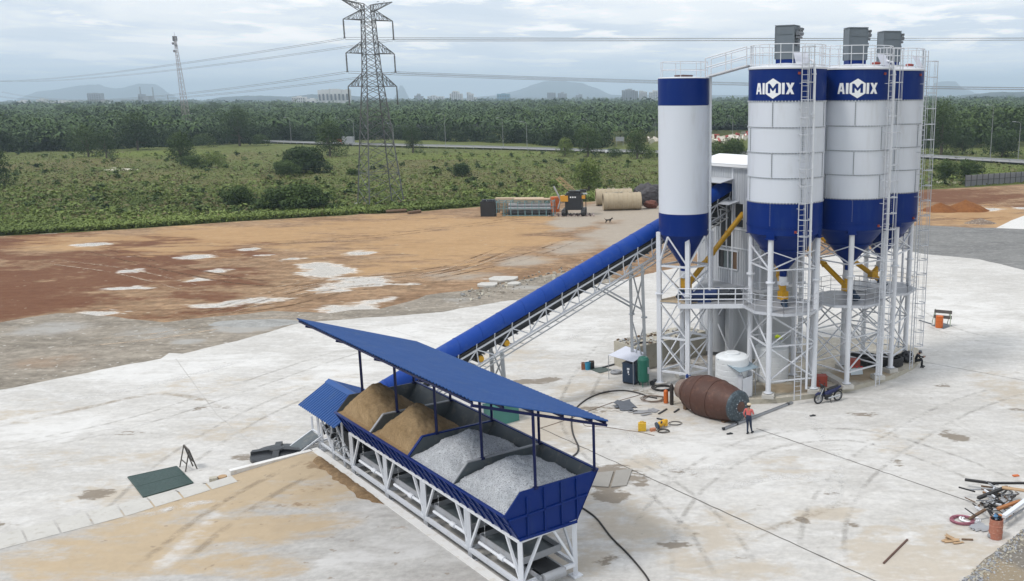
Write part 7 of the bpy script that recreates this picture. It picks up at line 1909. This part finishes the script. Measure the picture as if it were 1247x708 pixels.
# conductors: sagging spans to supports off both sides
WIRE = mat('conductor', (.20, .21, .23), .5)
for (zl, s_), q in tips.items():
    if zl > 33 or zl < 21: continue
    for side, far, sag in (('left', pc+V((-300, 330, 0)), 2.2 if zl > 30 else 4.6), ('right', pc+V((330, 25, 0)), .5 if zl > 30 else 3.4)):
        dl = (far-pc).to_2d().normalized(); e = far+V((-dl.y, dl.x, 0))*(-s_*5.5 if side == 'right' else s_*5.5)*1.0; e = V((e.x, e.y, q.z))
        if side == 'left': e = far+V((dl.y, -dl.x, 0))*(s_*5.5); e.z = q.z
        else: e = far+V((dl.y, -dl.x, 0))*(s_*5.5)*1; e.z = q.z+(1.2 if zl > 30 else -.4)
        mb = MB()
        for o_ in (-.2, .2):
            pts = []
            for i in range(41):
                f = i/40; p = q.lerp(e, f); p.z -= 4*sag*f*(1-f); pts.append(p+V((0, 0, o_*.8))+V((dl.y, -dl.x, 0))*o_)
            mb.path(pts, .03, 4)
        lev = {20.1: 'lowest', 25.5: 'middle', 30.9: 'top'}[zl]
        one(mb, 'power_line', WIRE, f'{lev} level twin power line running {side} from the pylon, from its {"right" if s_ > 0 else "left"} arm', 'power line', 'power lines of the pylon')

# telecom mast
mc = G(222, 141, 0); mc = V((mc.x, mc.y, 0)); s_ = 520/mc.y; mc = V((mc.x*s_, 520, 0)); topz = CAM_H+(121.5-44)/F_PX*520*1.02
mt = AT(212.5, 44, 520); mb_ = AT(224.5, 128, 520); sl = (mt-mb_)/(mt.z-mb_.z); mbase = mb_-sl*mb_.z; mtop = mt
t = thing('telecom_mast', 'slender red-white lattice telecom mast rising behind the wood at the left', 'mast', tuple(mbase))
mb = MB(); n_ = 22
def mc_(f, k_): h = 1.9*(1-f)+.55; th = k_*2.094; return mbase.lerp(mtop, f)+V((h*math.cos(th), h*math.sin(th), 0))
for k_ in range(3):
    for i in range(n_): mb.beam(mc_(i/n_, k_), mc_((i+1)/n_, k_), .15); mb.beam(mc_(i/n_, k_), mc_((i+1)/n_, (k_+1) % 3), .07); mb.beam(mc_(i/n_, (k_+1) % 3), mc_((i+1)/n_, k_), .07)
mb.build('lattice', mat('mast_paint', (.34, .27, .27), .6, .3, .1), t)
mb = MB()
for k_ in range(6): th = k_*1.05; mb.box(mtop+V((1.0*math.cos(th), 1.0*math.sin(th), -1.4)), (.45, .45, 2.6)); 
for k_, z_ in ((0, 5), (1, 8), (2, 4)): mb.tube(mtop+V((math.cos(k_*2)*.9, -1.0, -z_)), mtop+V((math.cos(k_*2)*.9, -1.4, -z_)), .7, 12)
mb.tube(mtop, mtop+V((0, 0, 2.0)), .08, 5); mb.build('antennas', mat('antenna_grey', (.22, .22, .24), .6), t)

# street lamps along the road
lamps = [(241, 163, 20), (355, 174, 26), (432, 176, 26), (480, 178, 24), (543, 179.5, 36), (613, 181.5, 34), (642, 182, 30), (716, 172, 24), (798, 171, 24), (892, 170, 26), (1205.7, 194.5, 58), (1239.5, 197.5, 42), (415, 167, 20)]
for i, (u, v, h) in enumerate(lamps):
    b_ = G(u, v, .2); D = math.hypot(b_.x, b_.y); H_ = h*D/F_PX*1.02
    lab = ['street lamp beyond the field, leftmost of the row', 'street lamp left of the loose tree by the road', 'street lamp just left of the pylon body', 'street lamp just right of the pylon body', 'street lamp at the road right of the upright grey-green tree', 'street lamp in the middle of the visible road', 'street lamp close right of the middle one', 'street lamp rising behind the tall dark roadside tree', 'street lamp beside the top of the slim silo shell', 'street lamp seen in the gap between the silos', 'taller right-hand lamp post, nearer the rightmost silo', 'right-hand lamp post nearest the picture edge', 'street lamp above the loose tree left of the pylon'][i]
    t = thing('street_lamp', lab, 'street lamp', tuple(b_), group='street lamps along the road')
    mb = MB(); mb.tube(b_, b_+V((0, 0, H_)), .12, 7, r2=.07); mb.path([b_+V((0, 0, H_)), b_+V((-.5, 0, H_+.35)), b_+V((-1.5, 0, H_+.5))], .06, 5); mb.build('pole', mat('lamp_pole_grey', (.22, .23, .23), .6), t)
    mb = MB(); mb.box(b_+V((-1.8, 0, H_+.48)), (.9, .35, .16)); mb.build('lamp_head', GALV, t)

# road things
c = G(745, 187, .45); t = thing('car', 'small white car on the distant road left of the slim silo', 'car', tuple(c))
mb = MB(); mb.slab3([c+V((x, -.85, z)) for x, z in ((-2.1, .3), (2.1, .3), (2.15, .75), (1.3, .9), (-2.0, .95))], (0, 1.7, 0)); mb.build('body', WHITEP, t)
mb = MB(); mb.slab3([c+V((x, -.75, z)) for x, z in ((-1.5, .93), (1.2, .9), (.6, 1.45), (-1.1, 1.48))], (0, 1.5, 0)); mb.build('cabin', GLASS, t)
for x in (-1.3, 1.35): mb = MB(); mb.tube(c+V((x, -.9, .32)), c+V((x, .9, .32)), .32, 12); mb.build('wheel', DARK, t)
c = G(755, 178, 0); t = thing('roadside_board', 'small pale rectangular board in the clearing left of the slim silo', 'sign', tuple(c)); mb = MB(); mb.box(c+V((0, 0, 2.6)), (3.2, .1, 1.6)); mb.build('board', STEEL, t); mb = MB(); mb.beam(c+V((-1.2, 0, 0)), c+V((-1.2, 0, 2)), .12); mb.beam(c+V((1.2, 0, 0)), c+V((1.2, 0, 2)), .12); mb.build('post', STEEL, t)
c = G(421, 177, 0); t = thing('truck', 'small red and white truck by the road left of the pylon', 'truck', tuple(c))
mb = MB(); mb.box(c+V((1.2, 0, 2.1)), (4.2, 2.2, 2.4)); mb.build('cargo_box', STEEL, t); mb = MB(); mb.box(c+V((-2.0, 0, 1.5)), (1.8, 2.1, 1.9)); mb.build('cab', RED, t)
for x in (-2.0, 2.2): mb = MB(); mb.tube(c+V((x, -1.1, .5)), c+V((x, 1.1, .5)), .5, 10); mb.build('wheel', DARK, t)
# red and white plastic barriers stacked in the clearing between the silos
random.seed(44); RW = [mat('barrier_red', (.42, .06, .05), .5), mat('barrier_white', (.72, .66, .58), .5)]
k_ = 0; src = None
spots = [(864+3.0*i+random.uniform(-.6, .6), 171.5+random.uniform(-3.2, 1.6) + (0 if i < 11 else -2)) for i in range(17)]+[(868, 174), (872, 175), (877, 174), (881, 175), (906, 165), (910, 168), (912, 164), (791, 172), (795, 174), (797, 172)]
mb = MB()
mb.slab3([V((-1.0, -.3, 0)), V((1.0, -.3, 0)), V((.9, -.12, 1.1)), V((-.9, -.12, 1.1))], (0, .5, 0))
for i, (u, v) in enumerate(spots):
    m = RW[0] if (i == 0 or i % 4 == 3) else RW[1]
    o = mb.build('road_barrier', m) if i < 2 or src is None else None
    if o is None: o = src[0 if m is RW[0] else 1].copy(); COL.objects.link(o)
    if i == 0: s0_ = o
    if i == 1: src = (s0_, o) if s0_.data.materials[0] is RW[0] else (o, s0_)
    o.location = G(u, v, random.choice([0, 0, .9])); o.rotation_euler = (random.uniform(-.4, .4), random.uniform(-.5, .5), random.uniform(0, 3)); o.scale = (1.3, 1.3, 1.5)
    tag(o, ('red' if o.data.materials[0] is RW[0] else 'white')+' plastic road barrier in the jumbled pile seen far off beside the slim silo', 'barrier', 'red and white barriers piled beyond the field')

# ================================================================== HORIZON
def hill(px, y, depth, name='hills', seed=0):
    """ridge with real depth: profile along the picture, falling away front and back"""
    us = [p[0] for p in px]; k = 90; vs = []; nd = 10
    for i in range(k+1):
        u = us[0]+(us[-1]-us[0])*i/k; v = np.interp(u, us, [p[1] for p in px]); q = AT(u, v, y)
        h = max(0, q.z)*(1+.03*noise.noise(V((u*.15, seed, 0))))
        for j in range(nd+1):
            s_ = -1+2*j/nd; zz = h*(1-s_*s_)**.8 if abs(s_) < 1 else -30; zz *= (1+.10*noise.noise(V((u*.09+seed, s_*2.5, 2)))*(abs(s_) > .05)); vs.append((q.x*(1+s_*depth/y), y+s_*depth, zz if abs(s_) < 1 else -30))
    mb = MB(); mb.add(vs, [(i*(nd+1)+j, i*(nd+1)+j+1, (i+1)*(nd+1)+j+1, (i+1)*(nd+1)+j) for i in range(k) for j in range(nd)], 0, True)
    o = mb.build(name, HILLM); o['kind'] = 'structure'
HILLM = mat('forested_hill', (.035, .055, .06), .9, .3, .002)
hill([(20, 121), (44, 112), (70, 109), (92, 105), (100, 104.6), (109, 103), (122, 104), (138, 108), (150, 107), (168, 102), (180, 102.2), (190, 102.6), (197, 107), (203, 112), (215, 119), (222, 122)], 9000, 900, seed=1)
hill([(479, 120), (484, 112), (487, 104.5), (490, 104), (493, 109), (498, 119)], 9500, 300, seed=2)
hill([(596, 120), (612, 114), (632, 110), (648, 103.5), (662, 99.5), (672, 98.6), (690, 99.6), (707, 101), (727, 108), (738, 113), (752, 118)], 9200, 900, seed=3)
hill([(1128, 116), (1134, 108), (1138, 101.5), (1148, 100), (1163.5, 99), (1171, 107), (1180, 110), (1190, 114.5)], 9300, 500, seed=4)
hill([(250, 122), (270, 118.5), (300, 116.8), (330, 117), (350, 118), (380, 115), (430, 117), (470, 120)], 4200, 300, seed=5)
hill([(560, 120), (600, 116.5), (720, 116), (800, 115.5), (900, 116), (1000, 117)], 7600, 500, seed=6)
hill([(1170, 116.5), (1195, 114), (1220, 112), (1235, 112.6), (1260, 111), (1300, 112)], 3000, 200, seed=8)
BW = mat('far_block_white', (.60, .60, .60), .7, .05, .02); BG = mat('far_block_grey', (.28, .30, .33), .7, .08, .02); BWIN = mat('far_window', (.08, .09, .11), .5)
def block_(label, u0, u1, vt, y, cols, rows, m=BW, vb=123, depth=18, name='apartment_block', cat='building', grp='buildings on the horizon', steps=None):
    a, b = AT(u0, vt, y), AT(u1, vt, y); t = thing(name, label, cat, (a.lerp(b, .5).x, y, 0), group=grp)
    W_ = b.x-a.x; mb = MB(); H_ = a.z
    if steps:
        for k_, s_ in enumerate(steps): x0 = a.x+W_*k_/len(steps); x1 = a.x+W_*(k_+1)/len(steps); mb.box(V(((x0+x1)/2, y+depth/2, H_*s_/2)), ((x1-x0)*.96, depth*(.8+.05*(k_ % 3)), H_*s_))
    else: mb.box(V((a.x+W_/2, y+depth/2, H_/2)), (W_, depth, H_))
    mb.build('wall', m, t)
    mb = MB()
    for c_ in range(cols):
        x = a.x+W_*(c_+.5)/cols
        hh = H_*(steps[min(len(steps)-1, int(len(steps)*(c_+.5)/cols))] if steps else 1)
        for r_ in range(rows):
            z0_ = hh*(.35+.6*r_/rows); mb.box(V((x, y-.15, z0_+hh*.25/rows)), (W_/cols*.5, .3, hh*.34/rows))
    mb.build('window_rows', BWIN, t)
    mb = MB(); mb.box(V((a.x+W_/2, y+depth/2, H_*(steps[len(steps)//2] if steps else 1)+.6)), (W_*.3, depth*.5, 1.4)); mb.build('roof_box', m, t)
    return t
block_('long white ribbed apartment slab on the horizon just left of the pylon', 386, 424.5, 109.2, 1750, 8, 1, BW, depth=14, steps=[.97, 1, 1, .98, 1, 1, .98, 1])
block_('low pale block left of the long ribbed slab', 355, 371, 118.2, 1700, 6, 3, BW, depth=12)
block_('low white shed right beside that pale block', 372, 384, 120.5, 1700, 2, 1, BW, name='shed')
block_('white tower with attached grey open block on the left horizon', 105, 122, 113.5, 2600, 6, 4, BG, steps=[1, .98, .98, .95, .98])
block_('long flat white shed on the left horizon, widest of the sheds', 61, 89, 123.2, 1900, 3, 1, BW, name='shed')
block_('small white peaked shed on the far left horizon', 20, 31, 122.5, 2000, 1, 1, BW, name='shed', steps=[.96, 1, .98])
block_('pair of white sheds left of the long flat one', 43, 53, 120.8, 2000, 2, 1, BW, name='shed', steps=[.96, 1])
block_('white flat shed right of the white tower block', 116, 128, 124.0, 1800, 2, 1, BW, name='shed')
block_('pale twin apartment towers right of the pylon, left cluster', 547, 562, 111, 2600, 6, 6, BW, steps=[.82, 1, .96, .8])
block_('stepped apartment tower right of that cluster', 568, 579, 112.5, 2600, 4, 6, BW, steps=[1, .85, .6])
block_('flat blue-grey hall on the horizon left of the broad hill', 605, 620, 114.5, 2600, 5, 2, mat('far_blue', (.12, .26, .36), .6), name='hall')
block_('grey low blocks on the horizon behind the pylon arms', 504, 514, 114.8, 3000, 4, 4, BG, steps=[.85, 1, .8])
block_('pale low block on the horizon between pylon and twin towers', 520, 540, 116.4, 3300, 6, 3, BW, steps=[.9, 1, .85, .9])
block_('apartment cluster in front of the broad hill, left one', 666, 676, 113.0, 3000, 5, 6, BG, steps=[1, .96, 1])
block_('apartment cluster in front of the broad hill, right one', 679, 690, 112.8, 3000, 5, 5, BG, steps=[.95, 1, .9])
block_('small far tower right of the broad hill', 701, 709, 115.0, 3400, 3, 5, BG, steps=[.9, 1])
block_('dark grey apartment row left of the slim silo top', 757, 777, 109, 2300, 9, 8, BG, steps=[.95, 1, 1.0, .96, .9])
block_('pale apartment row touching the slim silo on the horizon', 778, 788, 110.5, 2300, 4, 7, BW, steps=[1, .93])
block_('pale stepped building half hidden by the slim silo', 790, 803, 110.5, 2400, 5, 5, BW, steps=[.9, 1, 1])
# power plant with two chimneys
y = 2700; a = AT(168, 117, y); b = AT(181, 117, y); t = thing('power_station', 'power station with two tall chimneys on the left horizon', 'power station', (a.x, y, 0), group='buildings on the horizon')
mb = MB(); mb.box(V(((a.x+b.x)/2, y+10, a.z/2)), (b.x-a.x, 20, a.z)); mb.box(V((a.x+6, y+10, a.z*.5+3)), (12, 20, a.z+4)); mb.build('hall', BG, t)
for u_, vt in ((170, 106), (185.5, 106.5)): q = AT(u_, vt, y); mb = MB(); mb.tube(V((q.x, y, 0)), q, 2.6, 10, r2=1.7); mb.build('chimney', BG, t)
q = AT(204, 116, 2700); mb = MB(); mb.tube(V((q.x, 2700, 0)), q, 1.6, 8); one(mb, 'chimney', BG, 'lone thin chimney right of the two-chimney power station', 'chimney')
# ================================================================== AIR, SKY, SUN
mb = MB(); mb.box((0, 5000, 200), (26000, 14000, 404))
haze = mb.build('haze', None) if False else None
me = bpy.data.meshes.new('haze'); 
me.from_pydata([(x, y, z) for z in (-2.0, 196) for y in (-800, 10600) for x in (-11000, 9000)], [], [(0, 2, 3, 1), (4, 5, 7, 6), (0, 1, 5, 4), (2, 6, 7, 3), (0, 4, 6, 2), (1, 3, 7, 5)]); me.update()
hz = bpy.data.objects.new('haze', me); COL.objects.link(hz); hz['kind'] = 'stuff'
hm = bpy.data.materials.new('haze_air'); hm.use_nodes = True; tt_ = hm.node_tree; tt_.nodes.clear()
out = tt_.nodes.new('ShaderNodeOutputMaterial'); pv = tt_.nodes.new('ShaderNodeVolumePrincipled')
pv.inputs['Color'].default_value = (.70, .87, 1.0, 1); pv.inputs['Density'].default_value = 1.9e-4; pv.inputs['Anisotropy'].default_value = 0.0
tt_.links.new(pv.outputs[0], out.inputs['Volume']); me.materials.append(hm)

SUN_EL, SUN_AZ = rad(56), rad(238)      # azimuth from +Y towards +X: light from the right, a little behind the camera
w = bpy.data.worlds.new('World'); SC.world = w; w.use_nodes = True; t = w.node_tree; t.nodes.clear()
out = t.nodes.new('ShaderNodeOutputWorld'); bg = t.nodes.new('ShaderNodeBackground'); L_(t, bg.outputs[0], out.inputs[0])
sky = t.nodes.new('ShaderNodeTexSky'); sky.sky_type = 'NISHITA'; sky.sun_disc = False; sky.sun_elevation = SUN_EL; sky.sun_rotation = SUN_AZ; sky.altitude = 20; sky.air_density = 1.0; sky.dust_density = 1.5
tc = t.nodes.new('ShaderNodeTexCoord')
sep = t.nodes.new('ShaderNodeSeparateXYZ'); L_(t, tc.outputs['Generated'], sep.inputs[0])
# flat cloud deck coordinates: direction / (z + small)
zc = math_(t, 'ADD', math_(t, 'MAXIMUM', sep.outputs[2], 0.0), .055)
cx = math_(t, 'DIVIDE', sep.outputs[0], zc); cy = math_(t, 'DIVIDE', sep.outputs[1], zc)
cmb = t.nodes.new('ShaderNodeCombineXYZ'); L_(t, cx, cmb.inputs[0]); L_(t, cy, cmb.inputs[1])
def wn_(scale, det, rough, dist=0, off=(0, 0, 0), sc3=(1, 1, 1)):
    mp = t.nodes.new('ShaderNodeMapping'); mp.inputs['Location'].default_value = off; mp.inputs['Scale'].default_value = sc3; L_(t, cmb.outputs[0], mp.inputs[0]); return noise_(t, mp.outputs[0], scale, det, rough, dist)
n1 = wn_(.38, 7, .58, .35, (3.1, 1.7, 0)); n2 = wn_(1.1, 7, .62, .2, (7, 2, 1), (1, .8, 1)); n3 = wn_(.16, 4, .5, 0, (1, 9, 0))
BAL = 1.0
cl_lit = (12.6, 13.1, 13.6); cl_dim = (9.6, 10.7, 12.0); cl_white = (15.5, 15.3, 15.2)
c = mix(t, ramp(t, n1, .40, .58), cl_dim, cl_lit)
c = mix(t, math_(t, 'MULTIPLY', ramp(t, n2, .50, .62), .85), c, cl_white)
c = mix(t, math_(t, 'MULTIPLY', ramp(t, n3, .5, .62), .5), c, (9.4, 10.5, 11.8))
# towards the horizon the deck greys to pale blue; higher up it brightens
hor = ramp(t, sep.outputs[2], .0, .065); c = mix(t, hor, (9.2, 11.0, 13.0), c)
zen = ramp(t, sep.outputs[2], .15, .95); c = mix(t, math_(t, 'MULTIPLY', zen, .9), c, (14.2, 14.7, 15.4))
cover = .93
skyc = mix(t, cover, sky.outputs[0], c)
L_(t, skyc, bg.inputs['Color']); bg.inputs['Strength'].default_value = .085

sd = bpy.data.lights.new('sun', 'SUN'); sd.energy = 1.9; sd.angle = rad(11); sd.color = (1, .965, .92)
so = bpy.data.objects.new('sun', sd); COL.objects.link(so)
dirv = V((math.sin(SUN_AZ)*math.cos(SUN_EL), math.cos(SUN_AZ)*math.cos(SUN_EL), math.sin(SUN_EL)))
so.rotation_euler = dirv.to_track_quat('Z', 'Y').to_euler()
SC.view_settings.view_transform = 'Standard'; SC.view_settings.look = 'None'; SC.view_settings.gamma = 1; SC.view_settings.exposure = EXPO if 'EXPO' in globals() else 0.0
SC.view_settings.use_curve_mapping = False
SC.render.engine = 'CYCLES'
SC.cycles.use_denoising = True
SC.cycles.max_bounces = 6; SC.cycles.diffuse_bounces = 3; SC.cycles.glossy_bounces = 2; SC.cycles.volume_bounces = 0; SC.cycles.transparent_max_bounces = 6
SC.cycles.caustics_reflective = False; SC.cycles.caustics_refractive = False
